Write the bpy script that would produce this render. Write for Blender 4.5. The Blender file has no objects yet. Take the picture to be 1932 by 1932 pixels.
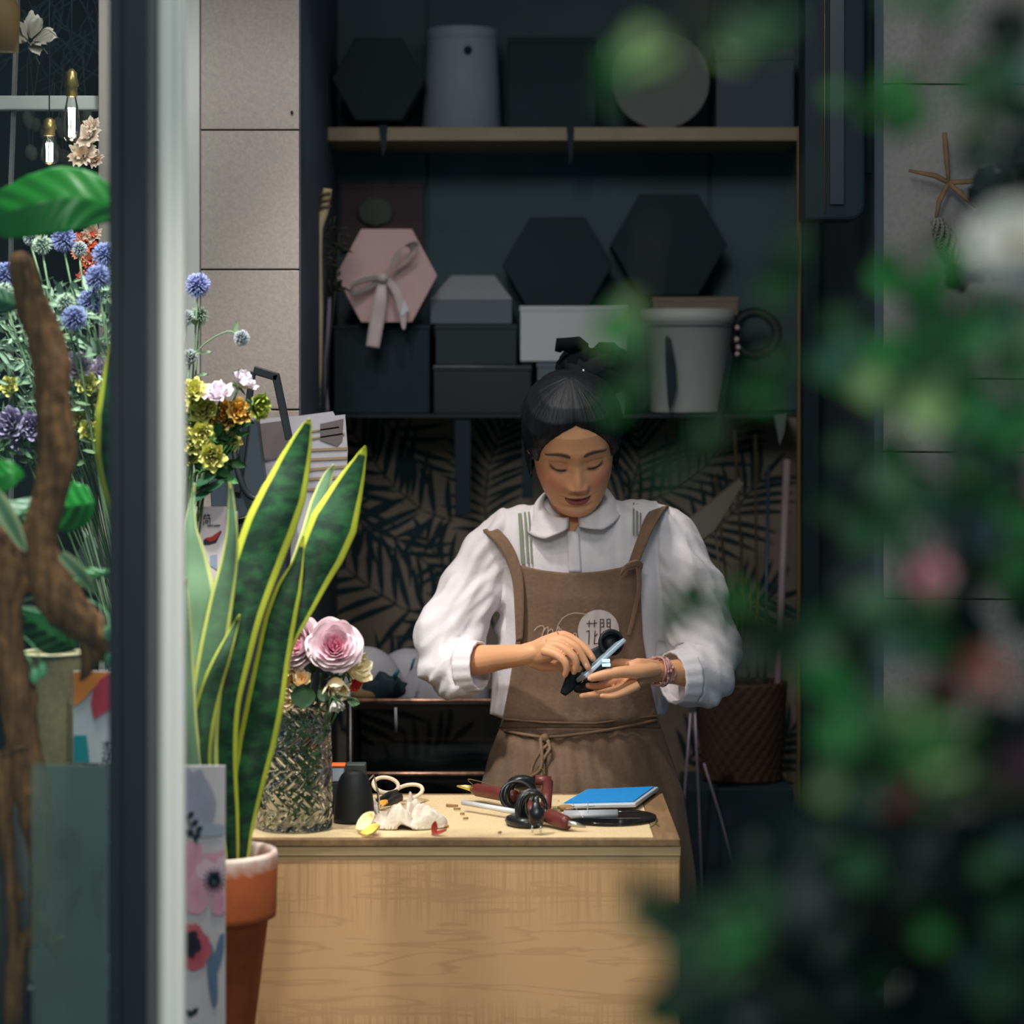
import bpy, bmesh, math, random
from math import sin, cos, pi, sqrt, exp, radians
from mathutils import Vector, Matrix, noise
random.seed(7)
SC = bpy.context.scene
COL = SC.collection

# ---------------------------------------------------------------- camera
CAMH = 1.64
FPX = 5000.0
HV = 742.0
cam = bpy.data.cameras.new('camera'); camo = bpy.data.objects.new('camera', cam); COL.objects.link(camo)
SC.camera = camo
camo.location = (0, 0, CAMH); camo.rotation_euler = (pi/2, 0, 0)
cam.sensor_width = 36; cam.lens = 36*FPX/1932
cam.shift_y = -(966-HV)/1932
cam.dof.use_dof = True; cam.dof.focus_distance = 4.85; cam.dof.aperture_fstop = (cam.lens/1000)/0.034
cam.dof.aperture_blades = 0
cam.clip_start = 0.05

# ---------------------------------------------------------------- world, lights, exposure
W = bpy.data.worlds.new('world'); SC.world = W; W.use_nodes = True
bg = W.node_tree.nodes['Background']; bg.inputs[0].default_value = (0.32, 0.52, 0.62, 1); bg.inputs[1].default_value = 0.28
SC.view_settings.view_transform = 'Standard'; SC.view_settings.look = 'None'
SC.view_settings.exposure = 0.0; SC.view_settings.gamma = 1.0
SC.view_settings.use_curve_mapping = False

def spot(name, loc, target, watt, ang, col=(1, .95, .88), blend=.6, size=.06):
    l = bpy.data.lights.new(name, 'SPOT'); o = bpy.data.objects.new(name, l); COL.objects.link(o)
    l.energy = watt; l.color = col; l.spot_size = radians(ang); l.spot_blend = blend; l.shadow_soft_size = size
    o.location = loc; o.rotation_euler = (Vector(target)-Vector(loc)).to_track_quat('-Z', 'Y').to_euler()
    return o
def area(name, loc, target, watt, sx, sy, col=(1, 1, 1)):
    l = bpy.data.lights.new(name, 'AREA'); o = bpy.data.objects.new(name, l); COL.objects.link(o)
    l.shape = 'RECTANGLE'; l.size = sx; l.size_y = sy; l.energy = watt; l.color = col
    o.location = loc; o.rotation_euler = (Vector(target)-Vector(loc)).to_track_quat('-Z', 'Y').to_euler()
    return o
spot('ceiling_spot_counter', (-.32, 4.62, 2.86), (-.02, 4.92, 1.0), 62, 66, (1, .93, .86))
spot('ceiling_spot_display', (-.80, 3.9, 2.80), (-.58, 4.4, 1.1), 150, 60, (.98, 1, .94))
spot('ceiling_spot_window', (-.30, 3.62, 2.75), (-.62, 3.75, 1.2), 50, 66, (1, .96, .9))
spot('ceiling_spot_pillar', (-.50, 4.25, 2.85), (-.55, 5.2, 1.55), 20, 62, (1, .93, .90))
spot('ceiling_spot_back', (.55, 5.0, 2.85), (.1, 4.75, .9), 9, 60, (1, .95, .88), .6, .03)
spot('wallpaper_fill_spot', (-.15, 4.9, 2.80), (-.25, 6.3, 1.1), 9, 50, (1, .95, .9))  # added spot that lifts the wallpaper, no such fixture known
area('niche_fill', (.1, 3.85, 2.75), (.05, 6.3, 1.2), 6, 1.4, .4, (1, .95, .92))  # added wide area fill for the dark niche, not a real fitting
spot('shopfront_lamp', (.35, 1.3, 2.9), (-.36, 3.9, .92), 125, 28, (1, .94, .86), .5, .12)
area('street_lamp', (-.6, -.6, 3.6), (.5, 2.4, 1.4), 58, .9, .9, (.96, 1, .93))

# ---------------------------------------------------------------- helpers
def P(u, v, Y): return Vector(((u-966)*Y/FPX, Y, CAMH-(v-HV)*Y/FPX))
def lerp(a, b, t): return a+(b-a)*t
def interp(x, xs, ys):
    if x <= xs[0]: return ys[0]
    for i in range(1, len(xs)):
        if x <= xs[i]:
            t = (x-xs[i-1])/(xs[i]-xs[i-1]); return ys[i-1]+(ys[i]-ys[i-1])*t
    return ys[-1]
def srgb(r, g, b):
    def f(c):
        c /= 255.0
        return c/12.92 if c <= .04045 else ((c+.055)/1.055)**2.4
    return (f(r), f(g), f(b))

class MB:
    def __init__(s): s.v = []; s.f = []; s.c = []; s.cur = (1, 1, 1)
    def pt(s, p, c=None): s.v.append(Vector(p)); s.c.append(c or s.cur); return len(s.v)-1
    def box(s, x0, x1, y0, y1, z0, z1, rot=0, piv=None, tilt=None):
        b = len(s.v); ps = [(x, y, z) for z in (z0, z1) for y in (y0, y1) for x in (x0, x1)]
        c = Vector(piv) if piv else Vector(((x0+x1)/2, (y0+y1)/2, (z0+z1)/2))
        R = tilt if tilt else Matrix.Rotation(rot, 3, 'Z')
        for p in ps: s.pt(R @ (Vector(p)-c)+c)
        for f in ((0, 2, 3, 1), (4, 5, 7, 6), (0, 1, 5, 4), (2, 6, 7, 3), (0, 4, 6, 2), (1, 3, 7, 5)): s.f.append([b+i for i in f])
    def grid(s, nu, nv, fn, closeu=False):
        b = len(s.v)
        for j in range(nv):
            for i in range(nu):
                r = fn(i/(nu if closeu else nu-1), j/(nv-1))
                if len(r) == 2 and not isinstance(r, Vector): s.pt(r[0], r[1])
                else: s.pt(r)
        for j in range(nv-1):
            for i in range(nu if closeu else nu-1):
                i2 = (i+1) % nu
                s.f.append([b+j*nu+i, b+j*nu+i2, b+(j+1)*nu+i2, b+(j+1)*nu+i])
        return b
    def tube(s, pts, rad, n=10, cap=True, ell=1.0, up=None, cols=None):
        pts = [Vector(p) for p in pts]
        if not hasattr(rad, '__len__'): rad = [rad]*len(pts)
        b = len(s.v); nrm = None
        for k, p in enumerate(pts):
            t = (pts[min(k+1, len(pts)-1)]-pts[max(k-1, 0)])
            t = t.normalized() if t.length > 1e-9 else Vector((0, 0, 1))
            if nrm is None:
                a = Vector(up) if up else (Vector((0, 0, 1)) if abs(t.z) < .9 else Vector((1, 0, 0)))
                nrm = (a-t*a.dot(t)).normalized()
            else:
                q = nrm-t*nrm.dot(t); nrm = q.normalized() if q.length > 1e-6 else nrm
            bi = t.cross(nrm)
            for i in range(n):
                a = 2*pi*i/n; s.pt(p+nrm*cos(a)*rad[k]+bi*sin(a)*rad[k]*ell, cols[k] if cols else None)
        for k in range(len(pts)-1):
            for i in range(n):
                i2 = (i+1) % n; s.f.append([b+k*n+i, b+k*n+i2, b+(k+1)*n+i2, b+(k+1)*n+i])
        if cap:
            s.f.append([b+i for i in range(n)][::-1]); s.f.append([b+(len(pts)-1)*n+i for i in range(n)])
    def lathe(s, c, prof, n=48, capb=False, capt=False, axis=None):
        c = Vector(c); b = len(s.v); R = Vector((0, 0, 1)).rotation_difference(Vector(axis)).to_matrix() if axis else Matrix.Identity(3)
        for r, z in prof:
            for i in range(n): s.pt(c+R @ Vector((r*cos(2*pi*i/n), r*sin(2*pi*i/n), z)))
        for k in range(len(prof)-1):
            for i in range(n):
                i2 = (i+1) % n; s.f.append([b+k*n+i, b+k*n+i2, b+(k+1)*n+i2, b+(k+1)*n+i])
        if capb: s.f.append([b+i for i in range(n)][::-1])
        if capt: s.f.append([b+(len(prof)-1)*n+i for i in range(n)])
    def prism(s, poly, d):
        """poly = list of world points (planar), d = extrusion vector"""
        b = len(s.v); n = len(poly); d = Vector(d)
        for p in poly: s.pt(p)
        for p in poly: s.pt(Vector(p)+d)
        s.f.append([b+i for i in range(n)]); s.f.append([b+n+i for i in range(n)][::-1])
        for i in range(n):
            j = (i+1) % n; s.f.append([b+i, b+n+i, b+n+j, b+j])
    def ball(s, c, r, n=16, sc=(1, 1, 1), fn=None):
        c = Vector(c); m = n//2+1
        def g(a, t):
            th = 2*pi*a; ph = pi*t
            d = Vector((sin(ph)*cos(th), sin(ph)*sin(th), cos(ph)))
            rr = r*(fn(d) if fn else 1)
            return c+Vector((d.x*sc[0], d.y*sc[1], d.z*sc[2]))*rr
        s.grid(n, m, g, True)

ORG = {}
def mk(name, mb, mat, parent=None, org=None, smooth=True, bevel=0, solid=0, label=None, cat=None, group=None, kind=None, weld=False):
    if org is None:
        if parent is None and mb.v:
            xs = [p.x for p in mb.v]; ys = [p.y for p in mb.v]; zs = [p.z for p in mb.v]
            org = Vector(((min(xs)+max(xs))/2, (min(ys)+max(ys))/2, min(zs)))
        elif parent is not None: org = ORG[parent.name]
    org = Vector(org)
    me = bpy.data.meshes.new(name)
    me.from_pydata([tuple(p-org) for p in mb.v], [], mb.f)
    at = me.color_attributes.new('Col', 'FLOAT_COLOR', 'POINT')
    buf = []
    for c in mb.c: buf += [c[0], c[1], c[2], 1]
    at.data.foreach_set('color', buf)
    bm = bmesh.new(); bm.from_mesh(me)
    if weld: bmesh.ops.remove_doubles(bm, verts=bm.verts, dist=1e-5)
    bmesh.ops.recalc_face_normals(bm, faces=bm.faces); bm.to_mesh(me); bm.free()
    me.polygons.foreach_set('use_smooth', [smooth]*len(me.polygons))
    me.materials.append(mat)
    o = bpy.data.objects.new(name, me); COL.objects.link(o)
    ORG[o.name] = org
    if parent is not None:
        o.parent = parent; o.location = org-ORG[parent.name]
    else: o.location = org
    if solid:
        m = o.modifiers.new('solid', 'SOLIDIFY'); m.thickness = solid; m.offset = 0
    if bevel:
        m = o.modifiers.new('bevel', 'BEVEL'); m.width = bevel; m.segments = 2; m.limit_method = 'ANGLE'; m.angle_limit = radians(40)
        m.harden_normals = False
    tag(o, label, cat, group, kind)
    return o
def tag(o, label=None, cat=None, group=None, kind=None):
    if label: o['label'] = label
    if cat: o['category'] = cat
    if group: o['group'] = group
    if kind: o['kind'] = kind
    return o
def thing(name, loc, label, cat, group=None):
    o = bpy.data.objects.new(name, None); COL.objects.link(o); o.empty_display_size = .05
    o.location = loc; ORG[o.name] = Vector(loc)
    return tag(o, label, cat, group)
def struct(name, mb, mat, **k):
    k.setdefault('smooth', False)
    return mk(name, mb, mat, kind='structure', **k)
def join_mb(o, mb):
    me = o.data; org = ORG[o.name]; n = len(me.vertices)
    vs = [tuple(v.co) for v in me.vertices]+[tuple(p-org) for p in mb.v]
    fs = [list(p.vertices) for p in me.polygons]+[[i+n for i in q] for q in mb.f]
    at = me.color_attributes['Col']; buf = [0.0]*(4*n); at.data.foreach_get('color', buf)
    for c in mb.c: buf += [c[0], c[1], c[2], 1]
    m2 = bpy.data.meshes.new(me.name); m2.from_pydata(vs, [], fs)
    a2 = m2.color_attributes.new('Col', 'FLOAT_COLOR', 'POINT'); a2.data.foreach_set('color', buf)
    m2.polygons.foreach_set('use_smooth', [True]*len(m2.polygons)); m2.materials.append(me.materials[0]); o.data = m2
def remesh(o, vox, smooth_it=0, fn=None, colfn=None):
    m = o.modifiers.new('r', 'REMESH'); m.mode = 'VOXEL'; m.voxel_size = vox
    if smooth_it:
        s = o.modifiers.new('s', 'SMOOTH'); s.iterations = smooth_it; s.factor = .5
    dg = bpy.context.evaluated_depsgraph_get(); dg.update()
    me = bpy.data.meshes.new_from_object(o.evaluated_get(dg))
    o.modifiers.clear(); old = o.data; o.data = me
    if not me.materials: me.materials.append(old.materials[0])
    org = ORG[o.name]
    if fn:
        me.update()
        nn = [Vector(v.normal) for v in me.vertices]
        for v, n in zip(me.vertices, nn): v.co = fn(v.co+org, n)-org
    if 'Col' in me.color_attributes: me.color_attributes.remove(me.color_attributes['Col'])
    at = me.color_attributes.new('Col', 'FLOAT_COLOR', 'POINT')
    if colfn:
        buf = []
        for v in me.vertices:
            c = colfn(v.co+org); buf += [c[0], c[1], c[2], 1]
        at.data.foreach_set('color', buf)
    me.polygons.foreach_set('use_smooth', [True]*len(me.polygons))
    me.update()
    return o

# ---------------------------------------------------------------- materials
MATS = {}
def mat(name, col=(.5, .5, .5), rough=.6, metal=0, var=0, scale=20, bump=0, bscale=None, vc=False, stretch=(1, 1, 1), emit=None, estr=0, sss=0, trans=0, ior=1.45, spec=.5, col2=None, sheen=0, detail=4, coat=0):
    if name in MATS: return MATS[name]
    m = bpy.data.materials.new(name); m.use_nodes = True; MATS[name] = m
    nt = m.node_tree; N = nt.nodes; L = nt.links; b = N['Principled BSDF']
    b.inputs['Base Color'].default_value = (*col[:3], 1); b.inputs['Roughness'].default_value = rough
    b.inputs['Metallic'].default_value = metal; b.inputs['Specular IOR Level'].default_value = spec
    b.inputs['IOR'].default_value = ior; b.inputs['Coat Weight'].default_value = coat
    if trans: b.inputs['Transmission Weight'].default_value = trans
    if sheen: b.inputs['Sheen Weight'].default_value = sheen
    if sss:
        b.inputs['Subsurface Weight'].default_value = sss; b.inputs['Subsurface Radius'].default_value = (.012, .005, .003); b.inputs['Subsurface Scale'].default_value = 1
    if emit: b.inputs['Emission Color'].default_value = (*emit, 1); b.inputs['Emission Strength'].default_value = estr
    tc = N.new('ShaderNodeTexCoord'); mp = N.new('ShaderNodeMapping'); L.new(tc.outputs['Object'], mp.inputs['Vector']); mp.inputs['Scale'].default_value = stretch
    src = None
    if vc:
        a = N.new('ShaderNodeAttribute'); a.attribute_name = 'Col'; src = a.outputs['Color']
    if var or col2:
        nz = N.new('ShaderNodeTexNoise'); nz.inputs['Scale'].default_value = scale; nz.inputs['Detail'].default_value = detail; L.new(mp.outputs[0], nz.inputs['Vector'])
        r = N.new('ShaderNodeMapRange'); r.inputs['From Min'].default_value = .3; r.inputs['From Max'].default_value = .7; L.new(nz.outputs['Fac'], r.inputs['Value'])
        mx = N.new('ShaderNodeMix'); mx.data_type = 'RGBA'; L.new(r.outputs[0], mx.inputs['Factor'])
        if src:
            mu = N.new('ShaderNodeMix'); mu.data_type = 'RGBA'; mu.blend_type = 'MULTIPLY'; mu.inputs['Factor'].default_value = 1
            L.new(src, mu.inputs['A']); mu.inputs['B'].default_value = (1-var, 1-var, 1-var, 1)
            L.new(src, mx.inputs['A']); L.new(mu.outputs['Result'], mx.inputs['B'])
        else:
            mx.inputs['A'].default_value = (*col[:3], 1)
            c2 = col2 if col2 else tuple(c*(1-var) for c in col[:3])
            mx.inputs['B'].default_value = (*c2[:3], 1)
        src = mx.outputs['Result']
    if src: L.new(src, b.inputs['Base Color'])
    if bump:
        nb = N.new('ShaderNodeTexNoise'); nb.inputs['Scale'].default_value = bscale or scale; nb.inputs['Detail'].default_value = 5; L.new(mp.outputs[0], nb.inputs['Vector'])
        bp = N.new('ShaderNodeBump'); bp.inputs['Strength'].default_value = bump; bp.inputs['Distance'].default_value = .003
        L.new(nb.outputs['Fac'], bp.inputs['Height']); L.new(bp.outputs[0], b.inputs['Normal'])
    return m
# ================================================================= THE SETTING
tile_m = mat('stone_tile', srgb(176, 166, 160), .75, var=.16, scale=160, bump=.25, bscale=220, detail=6)
tile2_m = mat('stone_tile_right', srgb(150, 145, 145), .8, var=.18, scale=90, bump=.2, bscale=200)
side_m = mat('slate_paint', srgb(74, 86, 100), .7, var=.1, scale=8)
trim_white = mat('white_trim', srgb(205, 208, 206), .5, var=.05, scale=12)
black_m = mat('black_card', srgb(17, 36, 47), .75, var=.15, scale=30)
blackgl = mat('black_gloss', (.012, .016, .02), .28)
gap_m = mat('joint', (.03, .03, .035), .9)
niche_m = mat('niche_wall', srgb(74, 94, 102), .8, var=.2, scale=6)
taupe_m = mat('taupe_wallpaper', srgb(138, 126, 114), .85, var=.12, scale=40, bump=.1)
frond_m = mat('frond_print', srgb(32, 54, 60), .85, var=.3, scale=30)
gold_m = mat('brass_line', srgb(120, 96, 60), .45, metal=.5)
grey_m = mat('grey_box', srgb(92, 102, 112), .7, var=.1, scale=10)

f = MB(); f.box(-3, 3, 3.2, 6.5, -.05, 0); struct('floor', f, mat('dark_floor', (.05, .05, .05), .4, var=.3, scale=4))
f = MB(); f.box(-3, 3, 3.3, 6.5, 2.95, 3.05); struct('ceiling', f, mat('dark_ceiling', (.06, .07, .08), .8))

# back wall
f = MB(); f.box(-.45, .80, 6.32, 6.42, 0, 2.95)
wb = struct('wall_back', f, niche_m)
# grey upper tiles on the back wall with seams
f = MB()
for (ua, ub) in ((600, 803), (809, 1336), (1342, 1560)):
    a = P(ua, 0, 6.31); b = P(ub, 0, 6.31)
    for (z0, z1) in ((1.60, 2.94),): f.box(a.x, b.x, 6.305, 6.322, z0, z1)
mk('wall_tiles', f, niche_m, wb, smooth=False, bevel=.002)
f = MB(); a = P(600, 0, 6.3).x; b = P(1560, 0, 6.3).x
f.box(a, b, 6.303, 6.322, .02, 1.585); wp = mk('wallpaper', f, taupe_m, wb, smooth=False)
# palm frond print
YF = 6.299; YN = [0]
f = MB()
def leaflet(p0, p1, w, curve=0):
    d = Vector((p1[0]-p0[0], p1[1]-p0[1])); L = d.length
    if L < 1: return
    d /= L; n = Vector((-d.y, d.x)); pts = []
    prof = [(0, .15), (.15, .7), (.4, 1), (.7, .75), (.9, .3), (1, 0)]
    for t, k in prof:
        q = Vector(p0)+d*L*t+n*(curve*sin(pi*t)+.72*w*k); pts.append(q)
    for t, k in prof[::-1][1:]:
        q = Vector(p0)+d*L*t+n*(curve*sin(pi*t)-.72*w*k); pts.append(q)
    b = len(f.v)
    YN[0] += 1; yy = 6.3025-YN[0]*.00001
    for q in pts: f.pt(P(q.x, q.y, yy))
    f.f.append(list(range(b, len(f.v))))
def frond(pts, n, L, w, angA=60, side=(1, -1), grow=.5):
    pts = [Vector(p) for p in pts]
    seg = [0]
    for i in range(1, len(pts)): seg.append(seg[-1]+(pts[i]-pts[i-1]).length)
    tot = seg[-1]
    def at(d):
        x = interp(d, seg, [p.x for p in pts]); y = interp(d, seg, [p.y for p in pts]); return Vector((x, y))
    for i in range(len(pts)-1): leaflet(pts[i], pts[i]+(pts[i+1]-pts[i])*1.1, 2.6)
    for k in range(n):
        d = tot*(k+.3)/n; p = at(d); t = (at(min(d+4, tot))-at(max(d-4, 0))).normalized()
        for s_ in side:
            a = radians(angA*(1-.45*k/n))*s_+random.uniform(-.06, .06)
            dr = Vector((t.x*cos(a)-t.y*sin(a), t.x*sin(a)+t.y*cos(a)))
            l = L*(.75+.5*sin(pi*(k+1)/(n+1)))*random.uniform(.88, 1.1)
            leaflet(p, p+dr*l, w, s_*-4)
    leaflet(pts[-1], pts[-1]+(pts[-1]-pts[-2]).normalized()*L*.7, w)
frond([(860, 985), (800, 965), (745, 920), (700, 865), (655, 800)], 9, 105, 9, 70)
frond([(922, 1010), (914, 950), (922, 880), (940, 830), (965, 775)], 15, 85, 5.5, 75)
frond([(840, 1168), (760, 1148), (700, 1110), (650, 1070), (600, 1010)], 10, 100, 9, 68)
frond([(640, 960), (700, 1000), (755, 1020), (820, 1075)], 8, 75, 7, 60)
frond([(870, 1085), (830, 1060), (800, 1010)], 6, 60, 7, 70)
frond([(620, 850), (660, 930), (690, 1010)], 7, 85, 8, 60)
frond([(700, 770), (760, 830), (790, 880)], 6, 80, 8, 60)
frond([(930, 1080), (870, 1150), (800, 1230)], 7, 80, 9, 65)
frond([(1130, 990), (1190, 930), (1210, 860), (1200, 790)], 14, 100, 6, 75)
frond([(1180, 960), (1260, 930), (1330, 880), (1390, 800)], 13, 95, 6, 70)
frond([(1300, 1040), (1370, 980), (1440, 900)], 10, 90, 7, 65)
frond([(1290, 1200), (1360, 1160), (1460, 1130)], 9, 90, 8, 65)
frond([(1300, 1560), (1370, 1500), (1440, 1430), (1490, 1380)], 12, 90, 7, 65)
frond([(1290, 1700), (1340, 1650), (1440, 1590), (1500, 1560)], 11, 90, 8, 65)
frond([(1290, 1440), (1330, 1400), (1420, 1350)], 8, 80, 8, 65)
frond([(640, 1380), (700, 1330), (760, 1260)], 8, 90, 8, 65)
frond([(700, 1560), (760, 1480), (850, 1400)], 9, 90, 8, 65)
mk('palm_pattern', f, frond_m, wp, smooth=False)

# left pillar with stone tiles
xr = P(565, 0, 5.2).x; xl = P(380, 0, 5.2).x
f = MB(); f.box(xl-.08, xr-.002, 5.205, 6.32, 0, 2.95); pil = struct('wall_left', f, gap_m)
f = MB()
joints = [-400, -14, 246, 509, 773, 1036, 1300, 1563]
for i in range(len(joints)-1):
    z1 = P(0, joints[i]+1.5, 5.2).z; z0 = P(0, joints[i+1]-1.5, 5.2).z
    f.box(xl, xr, 5.19, 5.21, z0, z1)
mk('stone_tiles', f, tile_m, pil, smooth=False, bevel=.0015)
f = MB(); f.box(xr-.006, xr+.002, 5.212, 6.31, 0, 2.94); mk('pillar_side', f, side_m, pil, smooth=False)
f = MB(); q = P(551, 212, 5.187); f.lathe(q, [(.003, 0), (.003, .004)], 10, True, True, axis=(0, -1, 0)); mk('screw', f, gap_m, pil)
f = MB(); f.box(P(290, 0, 5.18).x, xl-.001, 5.17, 5.3, 0, 2.94); struct('trim_1', f, trim_white)
# right wall
xw = P(1660, 0, 5.2).x
f = MB(); f.box(xw+.004, 1.9, 5.21, 5.30, 0, 2.95); wr = struct('wall_right', f, gap_m)
f = MB()
jr = [-500, 160, 715, 853, 1130, 1400, 1700, 2000]
for i in range(len(jr)-1):
    z1 = P(0, jr[i]+1.5, 5.2).z; z0 = P(0, jr[i+1]-1.5, 5.2).z
    x = xw+.004
    for w_ in (.62, .6):
        f.box(x, x+w_-.002, 5.19, 5.212, max(z0, 0), min(z1, 2.94)); x += w_
mk('stone_tiles', f, tile2_m, wr, smooth=False, bevel=.0015)
f = MB(); f.box(xw-.012, xw+.006, 5.19, 6.31, 0, 2.94); mk('reveal_side', f, side_m, wr, smooth=False)
# far wall behind the left window display
f = MB(); f.box(-1.9, xl-.09, 6.0, 6.1, 0, 2.95); struct('wall_display', f, mat('display_wall', srgb(40, 54, 62), .7, var=.5, scale=5))
f = MB(); f.box(-1.95, -1.9, 3.4, 6.1, 0, 2.95); struct('wall_far', f, side_m)

# front window: mullion, jamb, glass
Yw = 3.40
def ux(u, Y=Yw): return (u-966)*Y/FPX
dark_al = mat('dark_aluminium', srgb(38, 50, 58), .5, metal=.2)
dark2 = mat('dark_rubber', srgb(20, 34, 44), .6)
grey_al = mat('grey_aluminium', srgb(120, 118, 116), .45, metal=.3)
wht_al = mat('white_aluminium', srgb(236, 234, 228), .5)
f = MB(); f.box(ux(229), ux(277), 3.40, 3.50, .0, 2.95); win = struct('window_1', f, dark2)
f = MB(); f.box(ux(208), ux(229), 3.385, 3.47, 0, 2.95); f.box(ux(216), ux(219), 3.38, 3.386, 0, 2.95); mk('frame_edge', f, dark_al, win, smooth=False, bevel=.003)
f = MB(); f.box(ux(277), ux(300), 3.392, 3.50, 0, 2.95); mk('frame_bead', f, mat('bead_grey', srgb(86, 86, 88), .5), win, smooth=False, bevel=.004)
f = MB()
for (a, b, y) in ((299, 306, 3.396), (305, 312, 3.386), (312, 334, 3.376), (333, 351, 3.382)): f.box(ux(a), ux(b), y, 3.40 if b > 350 else 3.5, 0, 2.95)
mk('jamb', f, wht_al, win, smooth=False, bevel=.0035)
def clear_glass(name, tint, refl=.12, opac=0.0, dcol=(.3, .4, .38)):
    m = bpy.data.materials.new(name); m.use_nodes = True; nt = m.node_tree; N = nt.nodes; N.clear()
    o = N.new('ShaderNodeOutputMaterial'); t = N.new('ShaderNodeBsdfTransparent'); t.inputs[0].default_value = (*tint, 1)
    g = N.new('ShaderNodeBsdfGlossy'); g.inputs['Roughness'].default_value = .05
    fr = N.new('ShaderNodeFresnel'); fr.inputs[0].default_value = 1.45
    mx = N.new('ShaderNodeMixShader'); nt.links.new(fr.outputs[0], mx.inputs[0]); nt.links.new(t.outputs[0], mx.inputs[1]); nt.links.new(g.outputs[0], mx.inputs[2])
    out = mx
    if opac:
        d = N.new('ShaderNodeBsdfDiffuse'); d.inputs[0].default_value = (*dcol, 1)
        m2 = N.new('ShaderNodeMixShader'); m2.inputs[0].default_value = opac; nt.links.new(mx.outputs[0], m2.inputs[1]); nt.links.new(d.outputs[0], m2.inputs[2]); out = m2
    nt.links.new(out.outputs[0], o.inputs[0]); return m
f = MB(); f.box(ux(-500), ux(209), 3.42, 3.428, .02, 2.94); mk('pane', f, clear_glass('window_glass', (.93, .97, .96)), win, smooth=False)
# slim posts seen in the display
f = MB(); f.box(P(185, 0, 4.9).x, P(212, 0, 4.9).x, 4.9, 4.94, 0, 2.95); struct('trim_2', f, mat('warm_grey_post', srgb(170, 160, 152), .5), bevel=.003)
f = MB(); f.tube([P(20, 340, 4.95), P(31, 40, 4.95), P(34, -60, 4.95)], .006, 6); f.tube([P(20, 340, 4.95), P(20, 1400, 4.95)], .006, 6)
struct('trim_3', f, grey_al)
f = MB(); a = P(-120, 207, 4.93); b = P(186, 180, 4.93); f.box(a.x, b.x, 4.93, 4.96, a.z, b.z)
struct('trim_4', f, trim_white, bevel=.003)
# lower translucent panel behind the glass
f = MB(); a = P(60, 1932, 3.62); b = P(208, 1442, 3.62); f.box(a.x, b.x+.03, 3.62, 3.628, .3, b.z)
mk('privacy_panel', f, clear_glass('frosted_film', (.80, .88, .87), opac=.22, dcol=srgb(170, 184, 178)), win, smooth=False)

# ================================================================= COUNTER
H = .90
def wood(name, c1, c2, vertical=True):
    m = bpy.data.materials.new(name); m.use_nodes = True; nt = m.node_tree; N = nt.nodes; L = nt.links; b = N['Principled BSDF']
    tc = N.new('ShaderNodeTexCoord'); mp = N.new('ShaderNodeMapping'); L.new(tc.outputs['Object'], mp.inputs[0])
    mp.inputs['Scale'].default_value = (1.5, 1.5, 16)
    n1 = N.new('ShaderNodeTexNoise'); n1.inputs['Scale'].default_value = 2.2; n1.inputs['Detail'].default_value = 3; n1.inputs['Distortion'].default_value = .6; L.new(mp.outputs[0], n1.inputs[0])
    w = N.new('ShaderNodeMath'); w.operation = 'MULTIPLY'; w.inputs[1].default_value = 26; L.new(n1.outputs['Fac'], w.inputs[0])
    s = N.new('ShaderNodeMath'); s.operation = 'SINE'; L.new(w.outputs[0], s.inputs[0])
    # fine ray flecks running up and down
    mp2 = N.new('ShaderNodeMapping'); L.new(tc.outputs['Object'], mp2.inputs[0]); mp2.inputs['Scale'].default_value = (330, 330, 7)
    n2 = N.new('ShaderNodeTexNoise'); n2.inputs['Scale'].default_value = 1; n2.inputs['Detail'].default_value = 2; L.new(mp2.outputs[0], n2.inputs[0])
    # bands in height where flecks are strong
    sx = N.new('ShaderNodeSeparateXYZ'); L.new(tc.outputs['Object'], sx.inputs[0])
    bw = N.new('ShaderNodeMath'); bw.operation = 'MULTIPLY'; bw.inputs[1].default_value = 25; L.new(sx.outputs['Z'], bw.inputs[0])
    bs = N.new('ShaderNodeMath'); bs.operation = 'SINE'; L.new(bw.outputs[0], bs.inputs[0])
    r2 = N.new('ShaderNodeMapRange'); r2.inputs['From Min'].default_value = -.3; r2.inputs['From Max'].default_value = .8; L.new(bs.outputs[0], r2.inputs[0])
    fl = N.new('ShaderNodeMapRange'); fl.inputs['From Min'].default_value = .45; fl.inputs['From Max'].default_value = .62; L.new(n2.outputs['Fac'], fl.inputs[0])
    mm = N.new('ShaderNodeMath'); mm.operation = 'MULTIPLY'; L.new(fl.outputs[0], mm.inputs[0]); L.new(r2.outputs[0], mm.inputs[1])
    m3 = N.new('ShaderNodeMath'); m3.operation = 'MULTIPLY'; m3.inputs[1].default_value = .36; L.new(mm.outputs[0], m3.inputs[0])
    gs = N.new('ShaderNodeMapRange'); gs.inputs['From Min'].default_value = .55; gs.inputs['From Max'].default_value = 1; gs.inputs['To Max'].default_value = .30; L.new(s.outputs[0], gs.inputs[0])
    ad = N.new('ShaderNodeMath'); ad.operation = 'MAXIMUM'; L.new(m3.outputs[0], ad.inputs[0]); L.new(gs.outputs[0], ad.inputs[1])
    mx = N.new('ShaderNodeMix'); mx.data_type = 'RGBA'; mx.inputs['A'].default_value = (*c1, 1); mx.inputs['B'].default_value = (*c2, 1)
    L.new(ad.outputs[0], mx.inputs['Factor']); L.new(mx.outputs['Result'], b.inputs['Base Color'])
    b.inputs['Roughness'].default_value = .55
    return m
wood_m = wood('birch_front', srgb(212, 166, 116), srgb(160, 114, 72))
edge_m = mat('counter_rail', srgb(200, 168, 124), .6, var=.2, scale=12, stretch=(1, 1, 14))
dkwood = mat('counter_edge_brown', srgb(140, 108, 74), .6, var=.35, scale=14, stretch=(6, 1, 6))
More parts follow.
